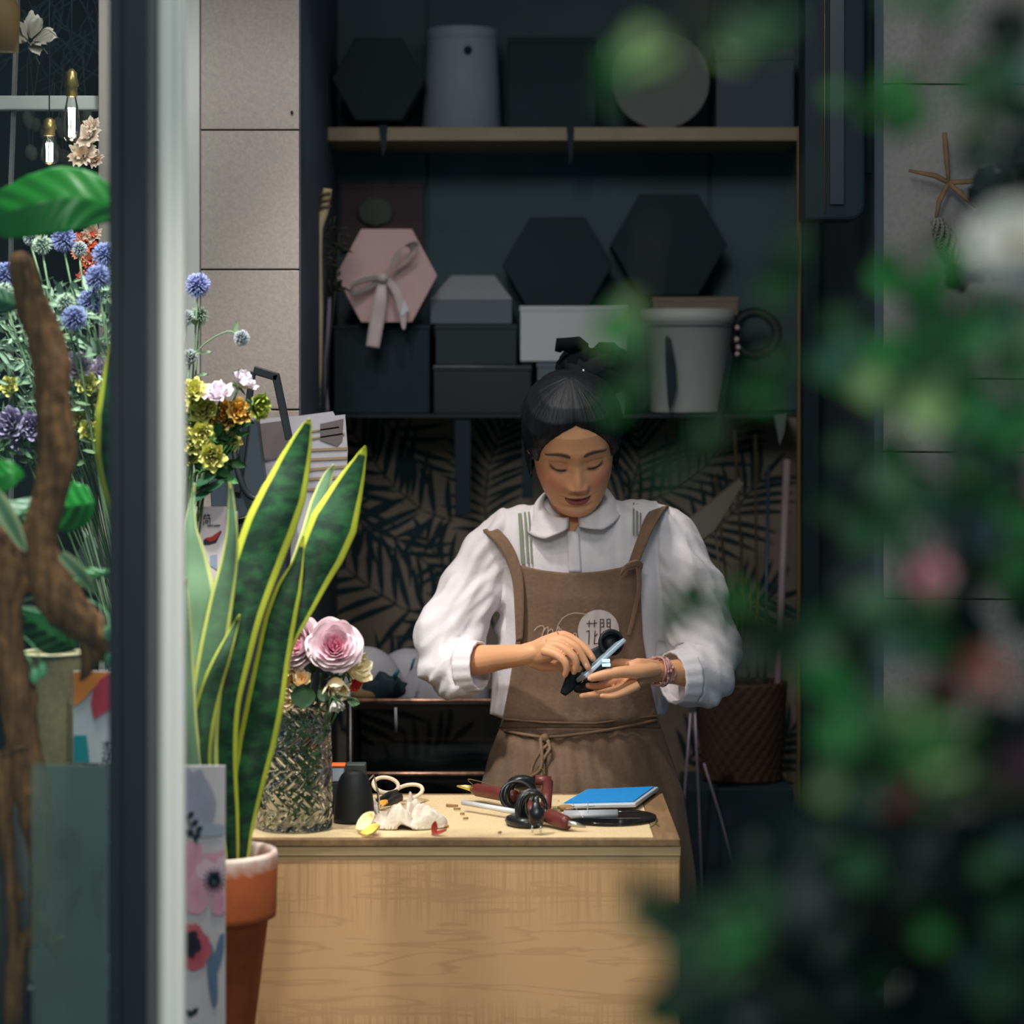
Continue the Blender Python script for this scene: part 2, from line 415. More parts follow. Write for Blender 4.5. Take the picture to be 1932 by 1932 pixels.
top_m = mat('counter_board', srgb(218, 192, 148), .8, var=.18, scale=240, bump=.1, detail=3)
xR = .279; xL = -.56; Yf = 4.4; Yb = 4.90
ct = thing('counter', ((xL+xR)/2, 4.65, 0), 'pale wooden work counter in front of the apron-clad person', 'counter')
f = MB(); f.box(xL, xR, Yf+.006, Yb-.01, .02, H-.036); mk('front_panel', f, wood_m, ct, smooth=False, bevel=.002)
f = MB(); f.box(xL, xR+.001, Yf+.002, Yf+.02, H-.0285, H-.0125); mk('rail', f, edge_m, ct, smooth=False, bevel=.001)
f = MB(); f.box(xL, xR, Yf+.006, Yf+.03, H-.0365, H-.028); mk('groove', f, edge_m, ct, smooth=False)
f = MB(); f.box(xL, xR-.043, Yf+.018, Yb-.012, H-.02, H-.001); mk('top_board', f, top_m, ct, smooth=False)
f = MB(); f.box(xL, xR, Yf-.002, Yf+.017, H-.012, H); f.box(xR-.042, xR, Yf+.0175, Yb, H-.012, H); f.box(xL, xR-.043, Yb-.011, Yb, H-.012, H)
mk('edge_frame', f, dkwood, ct, smooth=False, bevel=.0012)

# ================================================================= NICHE SHELVING
def snap(z):
    for q in (P(0, 240, 5.98).z, P(0, 781, 5.98).z):
        if abs(z-q) < .02: return q+.0008
    return z
def q_box(name, u0, u1, v0, v1, Y0, Y1, m, label, cat='box', lid=None, group=None, lidm=None, bev=.002, rot=0):
    """storage box whose front face spans the pixel rectangle at depth Y0"""
    a = P(u0, v1, Y0); b = P(u1, v0, Y0)
    a.z = snap(a.z)
    t = thing(name, ((a.x+b.x)/2, (Y0+Y1)/2, a.z), label, cat, group)
    zt = b.z-(lid or 0)
    f = MB(); f.box(a.x+.002, b.x-.002, Y0+.002, Y1-.002, a.z, zt); mk('body', f, m, t, smooth=False, bevel=bev)
    f = MB(); f.box(a.x, b.x, Y0, Y1, zt+.0005 if lid else zt-.012, b.z); mk('lid', f, lidm or m, t, smooth=False, bevel=bev)
    return t
sh_m = mat('shelf_board', srgb(150, 136, 112), .6, var=.15, scale=20)
zs = P(0, 240, 5.98).z
sh = thing('wall_shelf', (.1, 6.15, 1.58), 'tall dark shelving in the niche with a wooden upper board', 'shelf')
f = MB(); a = P(618, 0, 5.98).x; b = P(1508, 0, 5.98).x; f.box(a, b, 5.98, 6.30, P(0, 265, 5.98).z, zs); mk('wooden_board', f, sh_m, sh, smooth=False, bevel=.001)
zl = P(0, 781, 5.98).z
f = MB(); f.box(a+.0, b, 5.98, 6.30, zl-.008, zl); mk('metal_board', f, blackgl, sh, smooth=False)
f = MB(); f.box(P(1504, 0, 5.97).x, P(1509, 0, 5.97).x, 5.965, 5.98, .3, zs); mk('brass_post', f, gold_m, sh, smooth=False)
f = MB(); f.box(P(1512, 0, 6.0).x, P(1542, 0, 6.0).x, 5.97, 6.02, 0, 2.9); f.box(P(603, 0, 6.0).x, P(616, 0, 6.0).x, 5.97, 6.02, 0, 2.9); mk('upright', f, black_m, sh, smooth=False)

def hexbox(name, cu, cv, ru, Y, dep, m, label, rotdeg=0, squash=1, group=None, lid=False):
    c = P(cu, cv, Y); r = ru*Y/FPX
    t = thing(name, (c.x, c.y+dep/2, c.z-r*.87), label, 'gift box', group)
    f = MB(); f.prism([(c.x+r*.985*cos(radians(60*i+rotdeg)), c.y+.02, c.z+r*.985*squash*sin(radians(60*i+rotdeg))) for i in range(6)], (0, dep, 0)); mk('body', f, m, t, smooth=False, bevel=.002)
    f = MB(); f.prism([(c.x+r*cos(radians(60*i+rotdeg)), c.y, c.z+r*squash*sin(radians(60*i+rotdeg))) for i in range(6)], (0, .032, 0)); mk('lid', f, m, t, smooth=False, bevel=.002)
    return t, c, r
# upper shelf row
hexbox('hexagonal_box', 714, 149, 88, 6.0, .16, black_m, 'large black hexagonal box standing at the left end of the top shelf', 0, 1.02)
def cyl_box(name, cu, v0, v1, hw, hwb, Y, m, label, lidpx=0, cat='box', knob=True):
    b = P(cu, v1, Y); b.z = snap(b.z); tp = P(cu, v0, Y); r1 = hw*Y/FPX; r0 = hwb*Y/FPX; h = tp.z-b.z; lp = lidpx*Y/FPX
    t = thing(name, b, label, cat)
    f = MB(); f.lathe(b, [(r0*.97, 0), (r0, .002), (lerp(r0, r1, 1-lp/h), h-lp)], 48, True, False); mk('body', f, m, t)
    f = MB(); f.lathe(b, [(r1*1.0, h-lp-.002), (r1*1.03, h-lp), (r1*1.03, h-.004), (r1*1.0, h)], 48, True, True); mk('lid', f, m, t)
    return t
wht_m = mat('white_card', srgb(190, 194, 198), .7, var=.06, scale=10)
wht2_m = mat('dusty_white_plastic', srgb(196, 196, 194), .5, var=.06, scale=10)
t = cyl_box('round_box', 872, 56, 238, 66, 76, 6.14, mat('blue_grey_white', srgb(142, 154, 168), .7, var=.06), 'tall pale cylindrical box with a lid on the top shelf', 22)
f = MB(); q = P(882, 88, 5.99); f.ball(q+Vector((0, .055, 0)), .009, 12); mk('knob', f, black_m, t)
q_box('storage_box', 958, 1126, 70, 239, 6.02, 6.28, black_m, 'wide black box in the middle of the top shelf')
t = thing('hat_box', P(1247, 240, 6.05), 'round grey hat box standing on its rim on the top shelf', 'hat box')
f = MB(); q = P(1247, 143, 6.03); r = .1118; q.z = zs+r+.0008; f.lathe(q, [(r, 0), (r, .03)], 64, True, True, axis=(0, 1, 0)); mk('lid', f, mat('hat_lid', srgb(108, 108, 110), .7, var=.1, scale=20), t, smooth=False, bevel=.003)
f = MB(); f.lathe(q, [(r*.96, .03), (r*.96, .12)], 64, True, True, axis=(0, 1, 0)); mk('body', f, grey_m, t, smooth=False)
q_box('storage_box', 1350, 1500, 88, 240, 6.06, 6.28, mat('blue_grey_card', srgb(70, 80, 94), .7), 'blue-grey box at the right end of the top shelf', lid=.03)
# black straps hanging over the shelf edge
for (u, v0, v1, w_, lb) in ((722, 236, 296, 9, 'short black ribbon hanging over the left of the top shelf'), (1075, 236, 312, 8, 'black ribbon hanging over the middle of the top shelf')):
    a = P(u-w_, v1, 5.974); b = P(u+w_, v0, 5.974); f = MB()
    f.prism([(a.x+.002, 5.972, b.z), (b.x, 5.972, b.z), (b.x-.003, 5.972, a.z+.02), ((a.x+b.x)/2, 5.972, a.z)], (0, .003, 0))
    mk('hanging_ribbon', f, black_m, smooth=False, label=lb, cat='ribbon')
# middle row
q_box('picture_panel', 640, 800, 345, 470, 6.27, 6.30, mat('dusky_print', srgb(82, 66, 72), .8, var=.3, scale=8), 'dusky pink print leaning on the niche wall behind the bow box', 'picture')
f = MB(); q = P(708, 400, 6.262)
f.ball(q, .042, 16, (1, .12, .8), lambda d: 1+.15*noise.noise(d*3)); mk('printed_flower', f, mat('dull_green_print', srgb(84, 94, 88), .9), [o for o in COL.objects if o.name == 'picture_panel'][0])
pink_m = mat('pink_card', srgb(205, 172, 172), .75, var=.07, scale=30)
t, c, r = hexbox('bow_gift_box', 729, 520, 96, 5.94, .13, pink_m, 'pale pink hexagonal gift box with a satin ribbon bow', 0, 1.06)
rib_m = mat('satin_ribbon', srgb(196, 178, 180), .4, var=.1, scale=20, sheen=.3)
def ribbon(mb, pts, w, nrm=(0, -1, 0), n=24, wdir=None):
    """flat ribbon following pts, width w"""
    pts = [Vector(p) for p in pts]; nrm = Vector(nrm)
    def cr(k):
        k = min(max(k, 0), len(pts)-1.0001); i = int(k); t_ = k-i
        p0 = pts[max(i-1, 0)]; p1 = pts[i]; p2 = pts[i+1]; p3 = pts[min(i+2, len(pts)-1)]
        return .5*((2*p1)+(p2-p0)*t_+(2*p0-5*p1+4*p2-p3)*t_*t_+(3*p1-p0-3*p2+p3)*t_**3)
    ws = w if hasattr(w, '__len__') else [w]*len(pts)
    def g(a, t_):
        k = t_*(len(pts)-1); p = cr(k); d = cr(k+.05)-cr(k-.05); d = d.normalized() if d.length > 0 else Vector((1, 0, 0))
        s = Vector(wdir) if wdir else d.cross(nrm).normalized()
        return p+s*(a-.5)*interp(k, list(range(len(ws))), ws)
    mb.grid(5, n, g)
f = MB(); Yr = 5.915
ribbon(f, [P(722, 523, Yr), P(695, 525, Yr-.02), P(668, 535, Yr-.03), P(660, 548, Yr-.025), P(672, 552, Yr-.01), P(700, 540, Yr), P(722, 525, Yr)], .019, wdir=(.15, -.5, .85))
ribbon(f, [P(722, 523, Yr), P(742, 500, Yr-.02), P(755, 470, Yr-.035), P(775, 460, Yr-.03), P(782, 470, Yr-.015), P(765, 495, Yr-.005), P(725, 523, Yr)], .026, wdir=(.75, -.5, .45))
mk('bow_loops', f, rib_m, t, solid=.0012)
f = MB(); ribbon(f, [P(722, 525, Yr), P(718, 560, Yr-.01), P(712, 600, Yr-.01), P(703, 655, Yr-.012)], [.012, .03, .033, .03]); ribbon(f, [P(724, 525, Yr), P(745, 545, Yr-.008), P(758, 580, Yr-.01), P(762, 622, Yr-.012)], [.012, .02, .024, .006]); mk('bow_tails', f, rib_m, t, solid=.0012)
f = MB(); f.ball(P(722, 524, Yr-.012), .011, 12, (1.2, .8, 1)); mk('bow_knot', f, rib_m, t)
f = MB(); f.prism([P(758, 640, 5.90)+Vector((0, 0, .05)), P(771, 585, 5.90), P(763, 565, 5.90), P(756, 590, 5.90)], (0, .002, 0)); mk('white_tag', f, mat('tag_white', srgb(210, 212, 222), .6), t, smooth=False)
q_box('storage_box', 628, 812, 612, 781, 5.99, 6.25, black_m, 'black box under the pink bow box at the left of the lower shelf')
q_box('storage_box', 816, 1004, 690, 781, 5.99, 6.25, blackgl, 'low wide glossy black box in the middle of the lower shelf')
q_box('storage_box', 820, 976, 612, 689, 6.0, 6.25, mat('charcoal_card', srgb(34, 48, 54), .7), 'charcoal box stacked below the shallow grey lid')
t = thing('lidded_tray', P(888, 612, 6.08), 'shallow grey tray with a sloping pale top stacked on charcoal box', 'tray')
f = MB(); a = P(812, 0, 6.0); b = P(966, 0, 6.0); z0 = P(0, 611, 6.0).z; z1 = P(0, 566, 6.0).z; z2 = P(0, 520, 6.1).z
f.box(a.x, b.x, 6.0, 6.2, z0, z1); mk('body', f, grey_m, t, smooth=False, bevel=.002)
f = MB(); b0 = len(f.v)
for p in ((a.x-.002, 5.998, z1+.0005), (b.x+.002, 5.998, z1+.0005), (b.x+.002, 6.2, z1+.0005), (a.x-.002, 6.2, z1+.0005), (a.x+.045, 6.09, z2), (b.x-.04, 6.09, z2), (b.x-.04, 6.18, z2), (a.x+.045, 6.18, z2)): f.pt(p)
for q in ((0, 1, 5, 4), (1, 2, 6, 5), (2, 3, 7, 6), (3, 0, 4, 7), (4, 5, 6, 7), (3, 2, 1, 0)): f.f.append([b0+i for i in q])
mk('lid', f, mat('pale_grey_lid', srgb(150, 152, 160), .6), t, smooth=False, bevel=.002)
hexbox('hexagonal_box', 1052, 500, 104, 6.12, .12, black_m, 'black hexagonal box standing behind the white carton', 0, 1.0)
hexbox('hexagonal_box', 1262, 462, 110, 6.14, .12, black_m, 'largest black hexagonal box standing behind the white bucket', 0, 1.0)
q_box('storage_box', 1004, 1168, 592, 781, 6.12, 6.28, black_m, 'black box behind the white carton under the smaller black hexagon')
q_box('white_carton', 980, 1186, 577, 682, 6.0, 6.11, wht_m, 'white carton on the lower shelf above the hair bun', lid=.0)
q_box('storage_box', 1012, 1180, 684, 781, 6.0, 6.11, grey_m, 'grey box beneath the white carton behind the hair bun')
q_box('kraft_box', 1230, 1394, 560, 660, 6.14, 6.25, mat('dull_kraft', srgb(132, 118, 106), .8), 'dull brown box peeking above the white bucket')
q_box('storage_box', 1230, 1394, 661, 781, 6.14, 6.25, black_m, 'black box hidden behind the white bucket')
t = thing('bucket', P(1297, 782, 6.06), 'white plastic flower bucket with a rolled rim on the lower shelf', 'bucket')
bz = snap(P(0, 782, 6.06).z); hh = .236
f = MB(); f.lathe((P(1297, 0, 6.06).x, 6.06, bz+.001), [(.082, 0), (.086, .004), (.103, hh-.03), (.108, hh-.029), (.109, hh), (.104, hh), (.101, hh-.03), (.084, .01)], 56, True); mk('body', f, wht2_m, t)
f = MB(); f.lathe((P(1297, 0, 6.06).x, 6.06, bz+hh-.035), [(.104, 0), (.1055, -.003), (.104, -.006)], 56); mk('rim_line', f, mat('rim_grey', srgb(90, 94, 96), .7), t)
f = MB(); q = [(1257, 632), (1266, 640), (1275, 690), (1277, 730), (1270, 760), (1264, 782), (1260, 760), (1256, 700), (1254, 640)]
f.prism([P(u, v, 5.935) for u, v in q], (0, .003, 0)); mk('hanging_ribbon', f, black_m, smooth=False, label='pointed black ribbon end hanging in front of the white bucket', cat='ribbon')
f = MB(); f.prism([P(u, v, 5.93) for u, v in ((1375, 655), (1383, 670), (1372, 740), (1352, 830), (1346, 820), (1362, 730))], (0, .003, 0)); mk('hanging_ribbon', f, black_m, smooth=False, label='long black ribbon hanging at the right of the white bucket', cat='ribbon')
# round gilt ornament right of the bucket
f = MB(); f.lathe(P(1425, 630, 6.1), [(.05+.012*cos(a), .012*sin(a)) for a in [2*pi*i/10 for i in range(11)]], 40, axis=(0, -1, .1)); w_ = mk('ring_ornament', f, mat('dark_wreath', srgb(34, 36, 42), .6), label='dark ring wreath beside the white bucket', cat='wreath')
f = MB()
for (u, v) in ((1391, 618), (1390, 640), (1393, 655), (1391, 668)): f.ball(P(u, v, 6.05), .006, 8)
mk('berries', f, mat('pale_berry', srgb(225, 200, 195), .4), w_)
# black hanging bars below the lower shelf
for (u0, u1, v1, lb) in ((858, 888, 972, 'wide black strap hanging below the shelf in front of palm wallpaper'), (985, 1006, 940, 'black strap hanging below the shelf beside the hair of the person'),):
    f = MB(); a = P(u0, v1, 5.99); b = P(u1, 789, 5.99); f.box(a.x, b.x, 5.99, 5.996, a.z, b.z); mk('hanging_strap', f, black_m, smooth=False, bevel=.001, label=lb, cat='strap')
# folded bamboo frame at the left of the niche
bam_m = mat('pale_bamboo', srgb(206, 186, 150), .6, var=.2, scale=10, stretch=(6, 6, .6))
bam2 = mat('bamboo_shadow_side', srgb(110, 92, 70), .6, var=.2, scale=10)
t = thing('folding_screen', P(592, 775, 5.75), 'pale bamboo folding screen leaning upright beside the stone pillar', 'screen')
f = MB(); f.tube([P(594, 776, 5.72), P(598, 700, 5.72), P(600, 580, 5.72), P(598, 480, 5.72), P(600, 430, 5.72), P(612, 395, 5.72), P(618, 356, 5.72)], [.011, .0115, .0115, .0115, .011, .0105, .010], 8, ell=.7); mk('front_rail', f, bam_m, t)
f = MB(); f.tube([P(580, 776, 5.76), P(585, 580, 5.76), P(586, 440, 5.76), P(600, 380, 5.76)], .007, 8); mk('rear_rail', f, bam2, t)
f = MB()
for v in (366, 378, 390, 735, 750, 765): f.tube([P(585 if v > 500 else 603, v+2, 5.708), P(606 if v > 500 else 624, v-2, 5.708)], .003, 6)
mk('binding', f, bam2, t)
# dried sprigs by the frame
f = MB()
for i in range(26):
    q = P(random.uniform(612, 640), random.uniform(430, 560), 5.82); d = Vector((random.uniform(-.3, 1), random.uniform(-.5, .5), random.uniform(-.3, .8))).normalized()
    f.tube([q, q+d*.02, q+d*.035+Vector((0, 0, -.006))], [.0015, .003, .0005], 4)
f.tube([P(612, 775, 5.8), P(622, 640, 5.82), P(634, 540, 5.82), P(640, 440, 5.82)], .002, 5)
for k in range(10): f.tube([P(628, 560-k*12, 5.82), P(615+random.uniform(0, 35), 545-k*12, 5.80)], .001, 4)
mk('dried_sprig', f, mat('dried_green', srgb(66, 72, 58), .8, var=.4, scale=30), label='dried leafy sprig standing behind the bamboo frame', cat='dried flower')
f = MB(); ribbon(f, [P(622, 560, 5.85), P(618, 640, 5.84), P(612, 700, 5.85), P(618, 776, 5.84)], .008); mk('hanging_ribbon', f, mat('lilac_ribbon', srgb(140, 130, 145), .6), solid=.001, label='thin lilac ribbon hanging beside the bamboo frame', cat='ribbon')

# ================================================================= LOW CART BEHIND THE COUNTER
cart_m = mat('dark_lacquer', srgb(28, 30, 34), .3, var=.4, scale=10)
rail_m = mat('glint_bronze_rail', srgb(200, 150, 125), .3, metal=.6, var=.75, scale=14, stretch=(2.5, .2, .2))  # light and dark stretches put reflected glints into the bronze colour
t = thing('serving_cart', P(800, 0, 5.65)*1, 'dark lacquered trolley with two glinting bronze rails behind the counter', 'trolley')
t.location.z = 0; ORG[t.name].z = 0
Yc = 5.5; a = P(655, 0, Yc).x; b = P(975, 0, Yc).x
for v in (1322, 1460):
    z = P(0, v, Yc).z; f = MB(); f.tube([(a, Yc+.05, z), (a+.006, Yc+.01, z), (a+.02, Yc, z), (b-.03, Yc, z), (b-.01, Yc+.012, z-.004), (b, Yc+.05, z-.012)], .0045, 8); mk('rail', f, rail_m, t)
f = MB(); z = P(0, 1328, Yc).z; f.box(a, b, Yc+.006, Yc+.28, z-.012, z); mk('top_tray', f, cart_m, t, smooth=False)
f = MB(); z2 = P(0, 1466, Yc).z; f.box(a, b, Yc+.006, Yc+.28, z2-.012, z2); mk('lower_tray', f, cart_m, t, smooth=False)
for x in (a+.006, b-.012):
    for y in (Yc+.012, Yc+.26):
        f = MB(); f.tube([(x, y, 0.0), (x, y, z)], .008, 8); mk('leg', f, cart_m, t)
f = MB(); q = P(747, 1333, Yc-.01); f.prism([P(744, 1335, Yc-.012), P(749, 1335, Yc-.012), P(750, 1380, Yc-.012), P(745, 1383, Yc-.012)], (0, .003, 0)); mk('hanging_tag', f, mat('tag_lilac', srgb(150, 148, 160), .5), label='small pale tag hanging from the top rail of the trolley', cat='tag')
f = MB(); f.box(a+.012, b-.016, Yc+.262, Yc+.268, .1, z-.013); mk('shade_pane', f, clear_glass('shade_tint', (.34, .38, .41)), t, smooth=False)  # dark tinted sheet added for the shade inside the cart
# round wrapped plates/parcels on the cart
zt = P(0, 1328, Yc).z
for (u, r_, yy, h_, lb) in ((690, .085, 5.62, .108, 'pale round parcel standing on the trolley behind the roses'), (770, .08, 5.70, .096, 'middle pale round parcel with teal tape on the trolley'), (838, .095, 5.60, .088, 'pale round parcel on the trolley beside the sleeve'),):
    q = P(u, 0, yy); f = MB()
    f.grid(40, 12, lambda s, tt: Vector((q.x, q.y, zt))+Vector((cos(2*pi*s)*r_*sin(pi*(.5-tt*.5)+.0)*(1), .05*sin(2*pi*s)*cos(pi*tt*.5), h_*sin(pi*tt*.5)*1.0)), True)
    mk('round_parcel', f, mat('pale_paper', srgb(150, 150, 158), .6, var=.12, scale=9, bump=.2, bscale=12), label=lb, cat='parcel')
f = MB(); q = P(728, 1300, 5.53)
f.ball(q+Vector((0, 0, .004)), .036, 24, (1.25, .4, .75), lambda d: 1+.30*noise.noise(d*2.2)+.12*sin(5*d.x+3*d.z))
mk('black_bow', f, black_m, label='crumpled black bow on the trolley in front of pale parcels', cat='bow')
f = MB(); f.ball(P(690, 1322, 5.53)+Vector((0, 0, .012)), .018, 12, (1.8, .8, .8)); mk('kraft_bag', f, mat('kraft', srgb(112, 92, 60), .8), label='small brown bag on the trolley beside the roses', cat='bag')
f = MB(); f.prism([P(u, v, 5.52) for u, v in ((778, 1245), (785, 1240), (778, 1262), (772, 1268))], (0, .004, 0)); f.prism([P(u, v, 5.50) for u, v in ((740, 1275), (750, 1262), (755, 1266), (745, 1285))], (0, .004, 0))
mk('teal_tape', f, mat('teal', srgb(20, 84, 100), .5), [o for o in COL.objects if o.name == 'round_parcel.001'][0])
# slender legs right of the person
t = thing('metal_stand', P(1310, 0, 5.7), 'slender pale metal stand right of the person behind the counter', 'stand'); t.location.z = 0; ORG[t.name].z = 0
for (p, q) in (((1305, 1318), (1290, 1520)), ((1310, 1318), (1318, 1500)), ((1328, 1440), (1356, 1530))):
    f = MB(); A = P(*p, 5.7); B = P(*q, 5.7); d = (B-A)/(A.z-B.z); f.tube([A, B, Vector((A.x+d.x*A.z*.9, 5.7, .001))], .003, 6); mk('leg', f, mat('pale_metal', srgb(150, 140, 155), .4, metal=.4), t)
f = MB(); q = P(1308, 1318, 5.7); f.box(q.x-.02, q.x+.02, 5.68, 5.72, q.z, q.z+.006); mk('head_plate', f, grey_al, t, smooth=False)

# ================================================================= LEANING ROLLS, RIGHT OF NICHE
def roll(name, p0, p1, Y, r, m, lb, cat='roll'):
    f = MB(); A = P(*p0, Y); B = P(*p1, Y); f.tube([A, B], r, 12); f.tube([B, B+(B-A).normalized()*.002], r*.6, 10); return mk(name, f, m, label=lb, cat=cat)
roll('paper_roll', (1462, 1420), (1485, 868), 5.92, .0085, mat('pink_white_roll', srgb(170, 150, 158), .5, var=.3, scale=6), 'pink and white paper roll leaning at the right end of the niche')
roll('gold_roll', (1440, 1420), (1450, 880), 5.95, .004, mat('steel_rod', srgb(70, 82, 94), .4, metal=.4), 'thin steel rod leaning beside the pink paper roll', 'rod')
for k, (p0, p1) in enumerate((((1420, 1400), (1385, 810)), ((1400, 1400), (1350, 900)), ((1430, 1400), (1425, 820)), ((1380, 1400), (1400, 1010)))):
    roll('bamboo_cane', p0, p1, 6.0+.03*k, .0035, mat('cane', srgb(80, 68, 52), .6, var=.3, scale=14), ['thin brown cane leaning toward the bucket, tallest of the canes', 'thin brown cane leaning just right of the taupe paper cone', 'straight thin cane standing left of the pink paper roll', 'short thin cane rising from the wicker basket'][k], 'cane')
f = MB(); f.prism([P(u, v, 5.72) for u, v in ((1294, 988), (1396, 905), (1404, 912), (1350, 1000), (1326, 1018))], (0, .03, .004)); f.tube([P(1350, 1000, 5.735), P(1388, 1408, 5.86)], .003, 6); mk('paper_cone', f, mat('taupe_paper', srgb(112, 104, 96), .8, var=.1, scale=10), smooth=False, bevel=.003, label='folded taupe wrapping paper standing behind the right shoulder strap', cat='wrapping paper')
f = MB(); f.prism([P(u, v, 5.90) for u, v in ((1460, 782), (1484, 780), (1480, 815), (1471, 840))], (0, .012, 0)); mk('hanging_tag', f, mat('sage_card', srgb(92, 104, 100), .7), smooth=False, label='sage green tag hanging under the right end of the shelf', cat='tag')
f = MB()
for k in range(7): A = P(1372+k*7, 1260, 5.86); f.tube([A, A+Vector((-.02+.006*k, 0, .12)), A+Vector((-.05+.012*k, 0, .25-.01*k))], [.003, .004, .0005], 4)
mk('dry_grass', f, mat('olive_grass', srgb(110, 104, 40), .7), label='yellowing grass blades standing in the wicker basket', cat='dried grass')
f = MB(); q = P(1400, 1420, 5.9)
def wv(s, t_): 
    r = (.085+.012*t_)*(1+.03*sin(s*2*pi*24+pi*int(t_*14))); return Vector((q.x+r*cos(2*pi*s), q.y+r*sin(2*pi*s)*.9, .78+t_*.22))
f.grid(96, 30, wv, True); mk('wicker_basket', f, mat('dark_wicker', srgb(70, 52, 40), .7, var=.3, scale=60), solid=.004, label='dark wicker basket holding canes and rolls at the right of the niche', cat='basket')
f = MB(); f.box(q.x-.13, q.x+.1, 5.78, 6.05, 0, .778); mk('stool', f, black_m, smooth=False, bevel=.004, label='black stand under the wicker basket in the dark niche corner', cat='stand')
# black rounded display on the right reveal
f = MB(); a = P(1550, 415, 5.12); b = P(1632, -60, 5.12); 
pts = []
for (cx, cz, a0) in ((b.x-.03, a.z+.03, -90), ):
    for k in range(7):
        an = radians(a0+15*k); pts.append(Vector((cx+.03*cos(an), 5.12, cz+.03*sin(an))))
pts = [Vector((P(1518, 0, 5.12).x, 5.12, a.z))]+pts+[Vector((b.x, 5.12, b.z)), Vector((P(1518, 0, 5.12).x, 5.12, b.z))]
t = thing('wall_cabinet', (pts[0].x+.05, 5.2, a.z), 'tall black rounded appliance fixed on the niche edge, upper right', 'appliance')
f.prism(pts, (0, .11, 0)); mk('body', f, black_m, t, smooth=False, bevel=.006)
f = MB(); f.box(P(1566, 0, 5.115).x, P(1592, 0, 5.115).x, 5.113, 5.12, a.z+.03, b.z); mk('panel_strip', f, mat('dark_strip', srgb(26, 42, 54), .4), t, smooth=False)
f = MB(); f.tube([P(1556, 400, 5.113), P(1556, 0, 5.113)], .0012, 5); mk('seam_line', f, gold_m, t)
f = MB(); f.box(pts[0].x+.02, xw-.012, 5.231, 5.26, a.z+.1, b.z); mk('bracket', f, black_m, t, smooth=False)
# twig star and pine cone on the right wall
tw = thing('twig_ornament', P(1790, 500, 5.12), 'twig star with a hanging fir cone on the right stone wall', 'ornament')
twm = mat('twig', srgb(140, 112, 84), .8, var=.3, scale=40)
for pts_ in (((1782, 250), (1786, 300), (1790, 345)), ((1790, 345), (1765, 332), (1715, 322)), ((1790, 345), (1830, 342), (1870, 338)), ((1790, 345), (1815, 368), (1842, 392)), ((1790, 345), (1772, 380), (1766, 415))):
    f = MB(); n_ = len(pts_); f.tube([P(u, v, 5.14) for u, v in pts_], [.005, .0055, .003], 7); mk('twig', f, twm, tw)
f = MB(); A = P(1768, 412, 5.13); B = P(1812, 500, 5.13)
for k in range(16):
    t_ = k/15; p = A.lerp(B, t_); r = .018*sin(pi*(.12+.85*t_))+.003
    for j in range(8):
        an = 2*pi*j/8+k*.5; d = Vector((cos(an), sin(an), -.35)); f.tube([p, p+d*r, p+d*r+Vector((0, 0, -.008))], [.003, .005, .001], 4)
mk('fir_cone', f, mat('cone_grey', srgb(150, 146, 138), .8, var=.4, scale=60), tw)
# ================================================================= PERSON
PY = 5.23
person = thing('person', (.13, PY, 0), 'person with black hair bun, white shirt and brown apron looking down at hands', 'person')
skin_m = mat('skin', rough=.5, vc=True, sss=.12, bump=.05, bscale=300)
HC = Vector((.117, 5.130, 1.546)); HS = 1.06           # head centre
RH = (Matrix.Rotation(radians(-4.0), 3, 'Y') @ Matrix.Rotation(radians(3), 3, 'Z') @ Matrix.Rotation(radians(31), 3, 'X')) @ Matrix.Rotation(pi, 3, 'Z')
# local head frame: +y is the face direction; after RH the face points to -Y (camera) and down
RHi = RH.inverted()
def h2w(p): return HC+RH @ (Vector(p)*HS)
def w2h(p): return (RHi @ (Vector(p)-HC))/HS
ZA = [-.118, -.113, -.105, -.092, -.075, -.05, -.025, 0, .03, .06, .085, .103, .113, .118]
AW = [.002, .024, .038, .050, .060, .0685, .0725, .0735, .0755, .0735, .062, .042, .022, .002]
AF = [.066, .076, .084, .087, .0845, .0845, .084, .083, .090, .088, .076, .054, .030, .005]
AB = [.058, .040, .020, -.004, -.03, -.055, -.072, -.085, -.094, -.092, -.078, -.055, -.03, -.005]
AM = [.062, .055, .045, .035, .022, .012, .006, .002, 0, 0, 0, 0, 0, 0]
def G(x, s): return exp(-.5*(x/s)**2)
def face_y(x, z):
    d = 0
    # nose
    if z > -.052:
        amp = interp(z, [-.052, -.047, -.040, -.030, -.015, .0, .012, .03], [0, .010, .0205, .0185, .0125, .0075, .0040, 0]); sg = interp(z, [-.05, -.035, -.01, .02], [.0115, .0095, .0075, .0065])
        d += amp*G(x, sg)
    for s in (-1, 1):
        d += .0085*G(x-s*.0145, .0058)*G(z+.0425, .0065)      # wings
        d -= .0095*G(x-s*.031, .016)*G(z+.001, .0115)         # sockets
        d += .0070*G(x-s*.032, .0125)*G(z+.004, .0075)        # lids
        d -= .0030*G(x-s*.032, .0120)*G(z+.0125, .0022)       # lower lid crease
        d += .0030*G(x-s*.030, .018)*G(z-.022, .008)          # brow ridge
        d += .0065*G(x-s*.041, .017)*G(z+.036, .017)          # cheek
        d -= .0025*G(x-s*.027, .004)*G(z+.070, .006)          # mouth corner
        d -= .0022*G(x-s*.021+0, .003)*G(z+.055, .012)
    d += .0062*G(x, .0175)*G(z+.0655, .0038)+.0075*G(x, .0150)*G(z+.0765, .0042)
    d -= .0048*G(x, .021)*G(z+.0708-.0000-6*x*x, .0014)
    d -= .0040*G(x, .018)*G(z+.0865, .004)
    d += .0055*G(x, .016)*G(z+.101, .010)
    d -= .0015*G(x, .003)*G(z+.057, .006)
    return d
